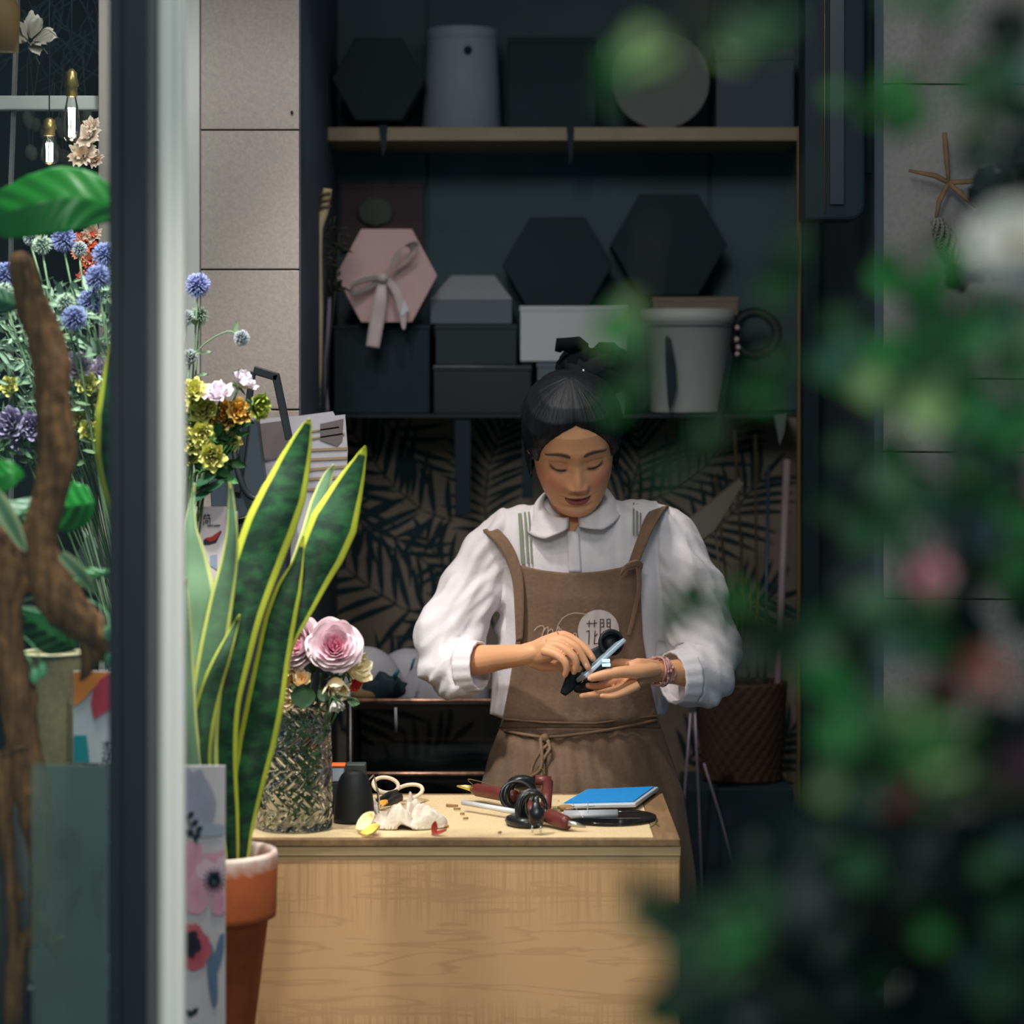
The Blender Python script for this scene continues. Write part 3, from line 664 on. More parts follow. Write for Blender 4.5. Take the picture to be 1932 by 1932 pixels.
def head_pt(a, z, off=0.0):
    w = interp(z, ZA, AW)+off; fr = interp(z, ZA, AF)+off; bk = interp(z, ZA, AB)-off; m = interp(z, ZA, AM)
    c, s = cos(a), sin(a); e = 2/2.25
    x = w*math.copysign(abs(c)**e, c); ys = math.copysign(abs(s)**e, s)
    y = m+(fr-m)*ys if s > 0 else m+(m-bk)*ys
    return x, y, s
f = MB()
def limb(pts, rad, n=14, ell=1.0, up=None): f.tube(pts, rad, n, True, ell, up)
def sub(pts, k=4):
    """smooth path"""
    out = []; pts = [Vector(p) for p in pts]
    for i in range(len(pts)-1):
        p0 = pts[max(i-1, 0)]; p1 = pts[i]; p2 = pts[i+1]; p3 = pts[min(i+2, len(pts)-1)]
        for j in range(k):
            t = j/k; out.append(.5*((2*p1)+(p2-p0)*t+(2*p0-5*p1+4*p2-p3)*t*t+(3*p1-p0-3*p2+p3)*t**3))
    out.append(pts[-1]); return out
def subr(r, k=4):
    out = []
    for i in range(len(r)-1):
        for j in range(k): out.append(lerp(r[i], r[i+1], j/k))
    out.append(r[-1]); return out
# neck
limb([(.118, 5.150, 1.50), (.118, 5.175, 1.45), (.121, 5.205, 1.41), (.125, 5.225, 1.37), (.13, 5.235, 1.33)], [.050, .048, .048, .052, .062], 24)
# torso core and legs
f.lathe((.136, PY+.005, 0), [(.02, .74), (.10, .80), (.10, .90), (.078, 1.02), (.078, 1.14), (.080, 1.22), (.072, 1.32), (.05, 1.365), (.02, 1.38)], 40, True, True)
for s in (-1, 1):
    limb(sub([(.136+s*.075, PY+.01, .86), (.136+s*.085, PY, .48), (.136+s*.085, PY+.02, .26), (.136+s*.085, PY+.02, .06)]), subr([.085, .055, .052, .038]), 16)
    limb([(.136+s*.085, PY+.05, .05), (.136+s*.088, PY-.06, .04), (.136+s*.09, PY-.14, .028)], [.04, .038, .025], 12)
def hand(pts, r):
    q = sub(pts, 5); rr = subr(r, 5); d = (q[-1]-q[-2]).normalized(); e = rr[-1]
    limb(q+[q[-1]+d*e*.45, q[-1]+d*e*.8, q[-1]+d*e*.98], rr+[e*.88, e*.58, e*.2], 14)
# right arm of the person (image left)
RS = P(935, 1040, 5.23); RE = P(842, 1248, 5.17); RW = P(983, 1236, 5.00)
limb([RS, RE], [.036, .036], 16)
limb(sub([RE, P(905, 1245, 5.09), P(945, 1240, 5.045), RW, P(1006, 1231, 4.985), P(1025, 1226, 4.98)]), subr([.036, .0290, .0240, .0205, .0175, .012]), 18, 1.0)
limb(sub([RW, P(1008, 1231, 4.985), P(1032, 1224, 4.975), P(1052, 1218, 4.97)]), subr([.0200, .0220, .0255, .0180]), 16, .62, up=(0, 0, 1))
limb(sub([P(1000, 1228, 4.99), P(1030, 1212, 4.978), P(1055, 1200, 4.975)]), subr([.014, .0135, .010]), 12)
hand([P(1040, 1207, 4.985), P(1062, 1199, 4.985), P(1087, 1210, 4.978), P(1107, 1227, 4.97), P(1119, 1243, 4.965)], [.010, .0096, .0082, .0074, .0058])
hand([P(1034, 1212, 4.968), P(1057, 1207, 4.962), P(1085, 1220, 4.952), P(1098, 1238, 4.95), P(1109, 1259, 4.95)], [.010, .0098, .0086, .0076, .0060])
hand([P(1030, 1220, 4.955), P(1053, 1219, 4.945), P(1077, 1234, 4.936), P(1087, 1251, 4.936), P(1083, 1268, 4.942)], [.010, .0096, .0084, .0074, .0058])
hand([P(1024, 1228, 4.945), P(1047, 1234, 4.932), P(1064, 1247, 4.925), P(1069, 1261, 4.926), P(1066, 1274, 4.932)], [.0092, .0088, .0076, .0068, .0052])
hand([P(1000, 1245, 4.99), P(1022, 1254, 5.005), P(1050, 1256, 5.01), P(1078, 1258, 5.0), P(1092, 1262, 4.99)], [.013, .0125, .0105, .009, .007])
# left arm of the person (image right)
LS = P(1250, 1010, 5.23); LE = P(1340, 1262, 5.17); LW = P(1252, 1268, 5.04)
limb([LS, LE], [.045, .038], 16)
limb(sub([LE, P(1300, 1268, 5.09), P(1275, 1268, 5.06), LW, P(1232, 1267, 5.015), P(1212, 1268, 4.995)]), subr([.036, .0290, .0240, .0205, .0175, .012]), 18)
limb(sub([LW, P(1228, 1266, 5.01), P(1205, 1268, 4.99), P(1188, 1271, 4.985)]), subr([.0200, .0225, .0270, .0225]), 16, .55, up=(0, 0, 1))
hand([P(1195, 1255, 5.0), P(1172, 1251, 5.005), P(1150, 1251, 5.008), P(1132, 1258, 5.0), P(1124, 1268, 4.99)], [.010, .0095, .0084, .0074, .0058])
hand([P(1195, 1272, 4.99), P(1170, 1281, 4.99), P(1146, 1290, 4.985), P(1125, 1295, 4.978), P(1110, 1293, 4.968)], [.010, .0096, .0086, .0076, .0060])
hand([P(1198, 1284, 4.975), P(1172, 1298, 4.972), P(1146, 1306, 4.966), P(1120, 1311, 4.958), P(1098, 1313, 4.948)], [.010, .0094, .0082, .0070, .0054])
hand([P(1205, 1292, 4.96), P(1186, 1302, 4.955), P(1168, 1310, 4.95), P(1150, 1314, 4.946), P(1136, 1313, 4.942)], [.009, .0084, .0074, .0064, .0050])
hand([P(1238, 1264, 5.0), P(1208, 1268, 4.968), P(1175, 1268, 4.952), P(1145, 1272, 4.945), P(1116, 1279, 4.943)], [.014, .0135, .0115, .0100, .0078])
SK = srgb(206, 152, 116); SK2 = srgb(222, 162, 120); LIP = srgb(146, 66, 64); BLU = srgb(214, 132, 108); DK = srgb(34, 26, 26)
def mixc(a, b, t): t = max(0, min(1, t)); return tuple(a[i]+(b[i]-a[i])*t for i in range(3))
def skincol(p):
    q = w2h(p); c = SK2
    if q.length < .16 and q.y > .03:
        x, z = q.x, q.z; ax = abs(x)
        c = mixc(c, BLU, .8*G(ax-.043, .017)*G(z+.034, .016))
        c = mixc(c, BLU, .35*G(x, .010)*G(z+.042, .008))
        zl = -.0708+6*x*x*.6
        lw = .0235
        if ax < lw:
            k = sqrt(1-(ax/lw)**2); up = .0065*k; dn = .0095*k
            if -dn < z-zl < up: c = mixc(c, LIP, .9)
            if abs(z-zl) < .0013: c = mixc(c, srgb(92, 40, 40), .8)
        # lash line: arc under the lid
        if .016 < ax < .050:
            t = (ax-.016)/.034; za = -.0075-.0055*sin(pi*t)+.005*t*t
            c = mixc(c, DK, 1.0*G(z-za, .0027)*min(1, 6*t)*min(1, (1-t)*9))
            zc = .0045+.003*sin(pi*t)-.002*t; c = mixc(c, srgb(150, 96, 70), .5*G(z-zc, .0012))
            c = mixc(c, srgb(176, 116, 90), .35*G(z+.001, .005))
        if .012 < ax < .056:
            t = (ax-.012)/.044; zb = .0225+.0060*sin(pi*min(1, t*1.1))-.004*t*t
            th = .0050*(1-.55*t)*min(1, 5*t+.5)
            c = mixc(c, DK, .88*max(0, min(1, 1.6-abs(z-zb)/th)))
        c = mixc(c, srgb(110, 58, 44), .75*G(ax-.0085, .0032)*G(z+.0475, .0018))  # nostril shadow painted into the skin colour
    return c
body = mk('body', f, skin_m, person, weld=True)
remesh(body, .0021, 2, None, skincol)

f = MB()
def hg(u, t):
    s_ = u-.5; u = .25+s_-.6/(2*pi)*sin(2*pi*s_)
    z = -.118+.236*(.5-.5*cos(pi*t)); x, y, s = head_pt(2*pi*u, z)
    if s > .15: y += face_y(x, z)*min(1, (s-.15)/.2)
    p = h2w((x, y, z)); return (p, skincol(p))
f.grid(420, 300, hg, True)
f.cur = SK2
for s in (-1, 1):   # ears
    c0 = Vector((s*.074, -.004, -.008))
    f.grid(20, 14, lambda u, t: h2w(c0+Vector((s*(.010*sin(pi*t)*cos(2*pi*u)+.004), .016*sin(pi*t)*sin(2*pi*u)-.004, .030*cos(pi*t)))), True)
join_mb(body, f)
# --- hair
hair_m = mat('black_hair', (.007, .010, .014), .55, var=.5, scale=60, bump=.35, bscale=200, stretch=(1, 1, .15), spec=.3)
def hairline(x):      # lowest local z of the hair at lateral x on the face side
    ax = abs(x); return interp(ax, [0, .012, .03, .045, .057, .066, .073, .080], [.084, .080, .073, .064, .052, .040, .024, -.01])
f = MB()
def hg2(u, t):
    z = -.060+.178*sin(t*pi/2)
    a = 2*pi*u; off = .013+.007*t
    x2, y2, s2 = head_pt(a, z, off)
    if s2 > 0 and z < hairline(x2):
        zz = min(.112, hairline(x2)); x2, y2, s2 = head_pt(a, zz, .001); z = zz
    elif s2 > 0:
        k = 1-exp(-(z-hairline(x2))/.016); o = .0015+(off-.0015)*k; x2, y2, s2 = head_pt(a, z, o)
    if t > .45: q = sqrt(max(0, 1-((t-.45)/.55)**4)); x2 *= q; y2 = -.004+(y2+.004)*q
    z2 = z+(.017*t**3)
    n = .0016*noise.noise(Vector((a*5, z*5, 1.3)))+.0010*noise.noise(Vector((cos(a)*22, sin(a)*22, z*8)))+.0006*noise.noise(Vector((cos(a)*60, sin(a)*60, z*12)))
    r = Vector((x2, y2, 0)); r = r*(1+n/max(r.length, .02))
    return h2w((r.x, r.y, z2))
f.grid(300, 90, hg2, True)
hair = mk('hair', f, hair_m, person, solid=.003)
f = MB()  # bun, tilted to the right of the crown
BC = P(1118, 708, 5.19)
f.ball(BC, .062, 48, (1.12, .85, .82), lambda d: 1+.06*sin(9*math.atan2(d.z, d.x)+6*d.y)+.04*noise.noise(d*5))
f.ball(P(1075, 722, 5.17), .045, 32, (1.3, .9, .6), lambda d: 1+.06*noise.noise(d*6))
mk('hair_bun', f, mat('bun_hair', (.004, .006, .008), .75, spec=.12, bump=.3, bscale=150), hair)
f = MB()  # ruffled scrunchie on top
cs = P(1118, 690, 5.20)
f.ball(P(1112, 690, 5.18), .046, 24, (1.25, .7, .72), lambda d: 1+.10*noise.noise(d*4))
def scr(u, t):
    a = 2*pi*u; b = 2*pi*t; R = .040+.004*sin(5*a); r = .020+.005*sin(13*a)+.003*sin(7*a+2)
    return cs+Vector(((R+r*cos(b))*cos(a)*1.15, (R+r*cos(b))*sin(a)*.85, r*sin(b)*1.15+.008*sin(3*a+1)))
f.grid(120, 14, scr, True)
f.tube([P(1052, 664, 5.17), P(1056, 650, 5.17), P(1075, 652, 5.17), P(1092, 648, 5.17), P(1108, 656, 5.17)], [.006, .014, .016, .014, .008], 10)
f.tube([P(1120, 672, 5.18), P(1135, 662, 5.18), P(1155, 662, 5.18), P(1172, 672, 5.18)], [.012, .018, .018, .010], 10)
mk('scrunchie', f, mat('black_velvet', (.004, .006, .008), 1.0, spec=.03), hair)
f = MB(); f.ball(P(1101, 700, 5.125), .0026, 10, (1, 1, 1.5)); mk('hair_pin', f, mat('shiny_pin', (.9, .9, .95), .15, metal=.8, emit=(1, 1, 1), estr=0), hair)

# --- shirt
TV = [930, 948, 962, 980, 1000, 1050, 1120, 1200, 1290, 1345, 1370, 1450, 1600]
TC = [1090, 1093, 1096, 1100, 1102, 1100, 1100, 1098, 1098, 1098, 1100, 1104, 1106]
TW = [42, 82, 112, 145, 158, 160, 160, 160, 158, 160, 150, 175, 205]
TD = [.055, .062, .070, .082, .092, .105, .112, .108, .108, .112, .105, .125, .15]
def tors(v):
    return interp(v, TV, TC), interp(v, TV, TW), interp(v, TV, TD)
def ztov(z, Y=PY): return HV+(CAMH-z)*FPX/Y
def torso_front(x, z, off=0):
    v = ztov(z); cu, hw, d = tors(v); cx = (cu-966)*PY/FPX; w = hw*PY/FPX+off
    k = min(.97, abs((x-cx)/w)); return PY-(d+off)*(1-k**2.3)**(1/2.3)
f = MB()
vs = [932, 940, 948, 955, 962, 972, 982, 995, 1015, 1040, 1070, 1110, 1150, 1200, 1250, 1300, 1345]
rows = []
def tring(v, off=0):
    cu, hw, d = tors(v); cx = (cu-966)*PY/FPX; w = hw*PY/FPX+off; z = CAMH-(v-HV)*PY/FPX
    out = []
    for i in range(64):
        a = 2*pi*i/64; c, s = cos(a), sin(a); e = 2/2.3
        x = cx+w*math.copysign(abs(c)**e, c); y = PY+(d+off)*math.copysign(abs(s)**e, s)
        out.append(Vector((x, y, z)))
    return out
def loft(mb, rings, capa=True, capb=True):
    b = len(mb.v); n = len(rings[0])
    for r in rings:
        for p in r: mb.pt(p)
    for k in range(len(rings)-1):
        for i in range(n):
            j = (i+1) % n; mb.f.append([b+k*n+i, b+k*n+j, b+(k+1)*n+j, b+(k+1)*n+i])
    if capa: mb.f.append([b+i for i in range(n)][::-1])
    if capb: mb.f.append([b+(len(rings)-1)*n+i for i in range(n)])
loft(f, [tring(v) for v in vs])
def sleeve(pts, rad, tipdir):
    q = sub(pts, 6); r = subr(rad, 6)
    # inner return so that the cuff is open
    e = q[-1]; d = (q[-1]-q[-4]).normalized()
    pin = [e-d*.004, e-d*.02, e-d*.05]; rin = [r[-1]-.006, r[-1]-.007, r[-1]-.009]
    f.tube(q+pin, r+rin, 36)
sleeve([P(1010, 1000, 5.235), P(962, 1018, 5.235), P(905, 1085, 5.22), P(866, 1160, 5.19), P(846, 1225, 5.165), P(858, 1258, 5.13), P(886, 1256, 5.095)],
       [.050, .062, .062, .066, .065, .062, .050], None)
sleeve([P(1170, 990, 5.235), P(1240, 1010, 5.235), P(1288, 1085, 5.22), P(1312, 1160, 5.19), P(1324, 1230, 5.165), P(1318, 1270, 5.13), P(1288, 1276, 5.095)],
       [.050, .066, .068, .070, .072, .068, .053], None)
shirt_m = mat('white_cotton', srgb(226, 218, 222), .85, var=.04, scale=60, bump=.25, bscale=140, sheen=.15)
shirt = mk('shirt', f, shirt_m, person, weld=True)
def wr(p, n):
    # drapes: stretched noise folds; stronger on the sleeves
    sl = abs(p.x-.137) > .15
    a = .0105 if sl else .0040
    ang = .9 if p.x > .137 else -.9
    x2 = (p.x)*cos(ang)-(p.z)*sin(ang); z2 = p.x*sin(ang)+p.z*cos(ang)
    q = Vector((x2*9, p.y*12, z2*30)) if sl else Vector((p.x*34, p.y*10, p.z*6))
    d = noise.noise(q)+.5*noise.noise(q*2.1+Vector((3, 1, 2)))
    d += .6*noise.noise(Vector((p.x*16, p.y*16, p.z*16)))
    if sl: d += 1.1*(.35-abs(noise.noise(Vector((x2*7+4, p.y*7, z2*17)))))+.5*(.3-abs(noise.noise(Vector((x2*16, p.y*14, z2*44+7)))))
    return p+n*a*(d-.15)
remesh(shirt, .0035, 3, wr)
# cuffs
def cuff(c, d, r0, r1, L, ell=1.0):
    g = MB(); d = Vector(d).normalized(); up = Vector((0, 0, 1)); nrm = (up-d*up.dot(d)).normalized(); bi = d.cross(nrm)
    def fn(u, t):
        a = 2*pi*u; r = lerp(r0, r1, t)*(1+.018*sin(14*a))
        return c+d*(L*(t-.5))+nrm*cos(a)*r+bi*sin(a)*r*ell
    g.grid(72, 10, fn, True); return g
g = cuff(P(890, 1257, 5.088), (.90, -.42, .06), .0500, .0450, .036); mk('cuff', g, shirt_m, shirt, solid=.005)
g = cuff(P(1283, 1277, 5.088), (-.86, -.5, -.05), .0530, .0480, .036); mk('cuff', g, shirt_m, shirt, solid=.005)
# shirt tail showing beside the apron
f = MB()
def tail(u, t):
    uu = lerp(lerp(932, 925, t), lerp(978, 958, t), u); v = lerp(1225, 1342+6*sin(u*3), t); x = (uu-966)*PY/FPX; z = CAMH-(v-HV)*PY/FPX
    return Vector((x, torso_front(x, z, .006)-.006*sin(u*9+t*2), z))
f.grid(16, 20, tail); mk('shirt_tail', f, shirt_m, shirt, solid=.002)
# V of bare skin and collar
NC = Vector((.119, 5.195, 1.432))
def collar(side):
    def fn(u, t):
        a0 = radians(9); a = lerp(a0, pi, u)*side
        wdt = .012+.026*min(1, (u/.16))**.5
        r = .055+wdt*t
        zt = -.036+.068*(.5-.5*cos(a))**.9
        z = zt+.007*sin(pi*min(1, t*1.3))-.036*t**1.4*(.45+.55*min(1, u/.16))
        x = sin(a)*r*1.03; y = -cos(a)*r*.98-.010*cos(a)
        return NC+Vector((x, y, z+x*.16))
    return fn
for s in (-1, 1):
    f = MB(); f.grid(40, 12, collar(s)); mk('collar', f, shirt_m, shirt, solid=.003)
f = MB()   # placket
def plk(u, t):
    v = lerp(1003, 1080, t); uu = lerp(1070, 1092, u)+4*t; x = (uu-966)*5.12/FPX; z = CAMH-(v-HV)*5.12/FPX
    return Vector((x, torso_front(x, z, .002)-.003, z))
f.grid(6, 14, plk); mk('placket', f, shirt_m, shirt, solid=.002)
f = MB()   # open neck
def neckv(u, t):
    v = lerp(975, 1008, t); w = lerp(32, 3, t); uu = 1076+w*(u-.5)*2; x = (uu-966)*5.11/FPX; z = CAMH-(v-HV)*5.11/FPX
    return Vector((x, torso_front(x, z, .002)-.0015, z))
f.grid(8, 8, neckv)
f.cur = SK2; f.c = [SK2]*len(f.v); mk('neck_opening', f, skin_m, body)
stripe_m = mat('green_stripe', srgb(128, 138, 118), .85)
for (ua, ub, va, vb) in ((983, 990, 968, 1064), (994, 998, 966, 1064), (1002, 1005, 965, 1064), (1194, 1197, 948, 1010), (1200, 1204, 950, 1010), (1207, 1210, 952, 1000)):
    f = MB()
    def st(u, t):
        v = lerp(va, vb, t); uu = lerp(ua, ub, u)-6*(1-t)*(1 if ua < 1100 else -.0)+0; 
        Yq = 5.15; 
        for _ in range(3): x = (uu-966)*Yq/FPX; z = CAMH-(v-HV)*Yq/FPX; Yq = torso_front(x, z, .003)
        return Vector((x, Yq-.003, z))
    f.grid(3, 18, st); mk('woven_stripe', f, stripe_m, shirt)

# --- apron
apron_m = mat('brown_linen', srgb(126, 98, 78), .88, var=.16, scale=120, bump=.3, bscale=160, sheen=.1)
AV = [1062, 1075, 1100, 1200, 1290, 1350, 1372, 1420, 1500, 1650, 2000]
AL = [972, 974, 975, 975, 962, 950, 944, 925, 904, 880, 850]
AR = [1210, 1210, 1208, 1212, 1226, 1240, 1246, 1262, 1290, 1312, 1330]
def ap_pt(u, v, off=.010, pl=1):
    L_ = interp(v, AV, AL); R_ = interp(v, AV, AR); uu = lerp(L_, R_, u)
    Yq = 5.13
    sk = max(0, min(1, (v-1370)/130))
    for _ in range(3):
        x = (uu-966)*Yq/FPX; z = CAMH-(v-HV)*Yq/FPX
        Yt = torso_front(x, z, off)
        Ys = PY-.16*sqrt(max(.02, 1-(2*u-1)**2*.93)) ; Yq = lerp(Yt, Ys, sk)
    pleat = pl*(.0035*sin(u*62+1.5*sin(v*.02))*min(1, max(0, (v-1372)/40))+.003*noise.noise(Vector((u*7, v*.012, 2)))+.002*noise.noise(Vector((u*16+v*.01, v*.006, 5))))
    return Vector((x, Yq-pleat, z))
f = MB()
def bib(u, t):
    v0 = 1064+19*(1-(2*u-1)**2)-5*u; v = lerp(v0, 1374, t); return ap_pt(u, v)
f.grid(60, 60, bib)
f.grid(140, 60, lambda u, t: ap_pt(u, lerp(1374, 1980, t**1.3)))
ap = mk('apron', f, apron_m, person, solid=.003)
def strap(path, w, name='strap', off=.010):
    g = MB(); pts = []
    for (u, v) in path:
        Yq = 5.15
        for _ in range(3):
            x = (u-966)*Yq/FPX; z = CAMH-(v-HV)*Yq/FPX; Yq = torso_front(x, z, off) if v > 985 or len(path) > 9 else torso_front(x, z, off)
        pts.append(Vector((x, Yq-.006, z)))
    return g, pts
g = MB()
lp = [P(925, 1000, 5.235), P(920, 998, 5.205), P(932, 1006, 5.165), P(950, 1025, 5.147), P(966, 1055, 5.135), P(977, 1095, 5.125), P(980, 1150, 5.118), P(980, 1210, 5.118)]
ribbon(g, lp, [.012, .020, .027, .026, .024, .022, .020, .014], wdir=(.93, -.1, .3), n=40); mk('strap', g, apron_m, ap, solid=.004)
g = MB()
rp = [P(1250, 962, 5.25), P(1243, 960, 5.20), P(1232, 975, 5.150), P(1220, 1000, 5.122), P(1208, 1030, 5.112), P(1197, 1060, 5.104), P(1193, 1075, 5.102)]
ribbon(g, rp, [.03, .036, .034, .028, .026, .024, .022], wdir=(.93, -.15, .3), n=40); mk('strap', g, apron_m, ap, solid=.004)
g = MB()  # knotted tab at the right corner
ribbon(g, [P(1172, 1082, 5.085), P(1180, 1070, 5.075), P(1200, 1063, 5.078), P(1212, 1068, 5.09)], [.008, .012, .014, .010], wdir=(.1, -.2, 1)); 
ribbon(g, [P(1204, 1070, 5.085), P(1206, 1110, 5.092), P(1196, 1160, 5.098), P(1186, 1200, 5.10)], [.010, .009, .008, .007]); mk('knot_tab', g, apron_m, ap, solid=.003)
g = MB()  # waist cord
def awp(u, v, o=.006): 
    L_ = interp(v, AV, AL); R_ = interp(v, AV, AR); p = ap_pt((u-L_)/(R_-L_), v, pl=0); p.y -= o+.004; return p
g.tube([awp(952, 1378), awp(985, 1384), awp(1010, 1388), awp(1028, 1390), awp(1060, 1388), awp(1110, 1382), awp(1160, 1374), awp(1210, 1364), awp(1238, 1358)], .0032, 8)
g.tube([awp(950, 1356), awp(1030, 1362), awp(1120, 1364), awp(1238, 1350)], .0022, 8)
g.tube(sub([awp(1028, 1390, .010), awp(1035, 1400, .014), awp(1020, 1415, .016), awp(1005, 1440, .016), awp(1000, 1470, .014), awp(998, 1500, .012)]), .0036, 8)
g.tube(sub([awp(1028, 1390, .010), awp(1020, 1392, .016), awp(1022, 1420, .02), awp(1018, 1450, .02), awp(990, 1470, .016), awp(975, 1500, .012)]), .0036, 8)
g.tube(sub([awp(1030, 1392, .010), awp(1037, 1410, .018), awp(1022, 1440, .016), awp(1025, 1500, .014)]), .0034, 8)
g.ball(awp(1028, 1390, .012), .009, 12)
mk('tie_cord', g, mat('brown_cord', srgb(126, 98, 76), .8, bump=.3, bscale=200), ap)
# printed emblem
def apy(u, v, o=.0045):
    L_ = interp(v, AV, AL); R_ = interp(v, AV, AR); p = ap_pt((u-L_)/(R_-L_), v); p.y -= o; return p
g = MB(); g.pt(apy(1129, 1190)); N_ = 48
for k in range(1, 6):
    for i in range(N_): a = 2*pi*i/N_; g.pt(apy(1129+39*k/5*cos(a), 1190+40*k/5*sin(a)))
for i in range(N_): g.f.append([0, 1+i, 1+(i+1) % N_])
for k in range(4):
    for i in range(N_): j = (i+1) % N_; g.f.append([1+k*N_+i, 1+(k+1)*N_+i, 1+(k+1)*N_+j, 1+k*N_+j])
mk('emblem_disc', g, mat('print_white', srgb(206, 190, 188), .85), ap)
def strokes(mb, ls, w, o=.0055, conv=None, mapf=None):
    for l in ls:
        pts = [(900+x/4.83, 1120+y/4.83) if conv is None else conv(x, y) for x, y in l]
        for (a, b) in zip(pts[:-1], pts[1:]):
            A = Vector(a); B = Vector(b); d = (B-A)
            if d.length < .01: continue
            d.normalize(); n = Vector((-d.y, d.x))*w/2; A2 = A-d*w*.4; B2 = B+d*w*.4
            b0 = len(mb.v)
            fn = mapf or (lambda u, v: apy(u, v, o))
            for q in (A2+n, B2+n, B2-n, A2-n): mb.pt(fn(q.x, q.y))
            mb.f.append([b0, b0+1, b0+2, b0+3])
g = MB()
strokes(g, [[(1000, 272), (1045, 268)], [(1022, 245), (1020, 300)], [(1052, 270), (1090, 266)], [(1070, 240), (1068, 300)],
            [(998, 342), (1022, 336), (1016, 458)], [(1075, 338), (1066, 455), (1098, 452)], [(1075, 388), (1096, 366)],
            [(1122, 232), (1120, 448)], [(1122, 232), (1152, 232), (1152, 300), (1124, 302)], [(1124, 266), (1150, 266)],
            [(1184, 300), (1184, 232), (1212, 230), (1210, 450), (1200, 440)], [(1184, 266), (1210, 266)], [(1184, 300), (1210, 300)],
            [(1148, 345), (1182, 345), (1182, 405), (1148, 405), (1148, 345)], [(1148, 375), (1182, 375)]], 1.7)
mk('emblem_characters', g, mat('print_dark', srgb(62, 54, 54), .8), ap, smooth=False)
g = MB()
strokes(g, [[(522, 332), (545, 305), (575, 290), (600, 290), (612, 310), (600, 350), (585, 400)], [(600, 350), (625, 310), (645, 300), (648, 330), (640, 400)], [(650, 340), (672, 318), (690, 330), (690, 390)],
            [(700, 380), (735, 310), (750, 300), (745, 330), (705, 380)], [(735, 345), (755, 318), (770, 325), (765, 360)], [(728, 312), (745, 270), (780, 220), (830, 188), (880, 174), (940, 176), (1000, 186)],
            [(870, 375), (890, 355), (905, 365), (900, 395), (878, 395), (870, 375)], [(905, 360), (910, 400)]], 1.6)
mk('emblem_script', g, mat('print_cream', srgb(196, 170, 150), .85), ap, smooth=False)
# bracelet
g = MB(); c = P(1243, 1267, 5.03); d = (LW-P(1228, 1266, 5.01)).normalized()
for j, off in enumerate((-.010, -.002, .006, .013)):
    cc = c+d*off; nr = Vector((0, 0, 1)); nr = (nr-d*nr.dot(d)).normalized(); bi = d.cross(nr)
    pts = [cc+(nr*cos(a)+bi*sin(a))*(.0262+.0015*sin(5*a+j*2))+d*.004*sin(3*a+j) for a in [2*pi*i/40 for i in range(41)]]
    g.tube(pts, .0022, 6)
for i in range(14):
    a = random.uniform(0, 6.28); g.ball(c+d*random.uniform(-.01, .014)+(nr*cos(a)+bi*sin(a))*.028, .0035, 8)
mk('bracelet', g, mat('pink_cord', srgb(206, 152, 146), .4, var=.2, scale=90), person)
# trousers hidden by the apron
f = MB()
for s in (-1, 1): f.tube(sub([(.136+s*.075, PY+.015, .90), (.136+s*.085, PY+.005, .48), (.136+s*.087, PY+.022, .10)]), subr([.105, .075, .065]), 20)
mk('trousers', f, mat('dark_trousers', (.03, .03, .035), .85), person)
f = MB()
for s in (-1, 1): f.tube([(.136+s*.085, PY+.06, .055), (.136+s*.088, PY-.06, .045), (.136+s*.09, PY-.155, .032)], [.052, .050, .032], 14)
mk('shoes', f, mat('dark_shoes', (.02, .02, .02), .5), person)

g = MB()   # nails
for (u, v, Y, d, nn) in ((1113, 1280, 4.9365, (-1, 0, .12), (-.2, -1, .3)), (1118, 1240, 4.959, (.4, 0, -1), (.5, -.8, .4)), (1108, 1256, 4.944, (.4, 0, -1), (.5, -.8, .3)), (1084, 1266, 4.937, (-.1, 0, -1), (.3, -1, .2))):
    d = Vector(d).normalized(); nn = Vector(nn); nn = (nn-d*nn.dot(d)).normalized(); sd = d.cross(nn); c = P(u, v, Y)
    g.grid(7, 7, lambda a, t: c+d*(t-.5)*.009+sd*(a-.5)*.0074*(1-.5*(2*t-1)**4)-nn*.0012*(2*a-1)**2)
mk('fingernails', g, mat('nail', srgb(226, 170, 150), .3), body, solid=.0006)
# --- held things
t = thing('phone', P(1140, 1242, 4.955), 'slim silver-edged phone held at a slant between both hands', 'phone')
A = P(1104, 1277, 4.945); B = P(1180, 1206, 4.985); ax = (B-A).normalized(); dep = Vector((.25, .95, .2)); dep = (dep-ax*dep.dot(ax)).normalized(); th = ax.cross(dep)
f = MB(); b0 = len(f.v)
for k in (0, 1):
    for (i, j) in ((-1, -1), (1, -1), (1, 1), (-1, 1)): f.pt(A.lerp(B, k)+th*i*.0042+dep*(.033+j*.033))
for q in ((0, 1, 2, 3), (7, 6, 5, 4), (0, 4, 5, 1), (1, 5, 6, 2), (2, 6, 7, 3), (3, 7, 4, 0)): f.f.append([b0+i for i in q])
mk('body', f, mat('silver_edge', srgb(178, 196, 212), .35, metal=.2), t, smooth=False, bevel=.0022)
f = MB(); f.cur = (1, 1, 1)
for (u0, u1, v0, v1) in ((1136, 1151, 1244, 1250), (1136, 1152, 1252, 1258)):
    f.prism([P(u0, v0+1, 4.938), P(u1, v0, 4.938), P(u1, v1, 4.938), P(u0, v1, 4.938)], (0, .012, 0))
mk('screen_reflection', f, mat('reflection_glow', srgb(200, 232, 250), .25, emit=(.45, .8, 1), estr=.8), t, smooth=False, bevel=.001)  # glowing bluish bars stand in for light reflected off the screen
f = MB()
for k in range(5):
    c = P(1153, 1212, 5.02+.012*k); f.lathe(c, [(.0225-.002*(k % 2)+.003*cos(a), .005*sin(a)) for a in [2*pi*i/8 for i in range(9)]], 28, axis=(.25, -1, .1))
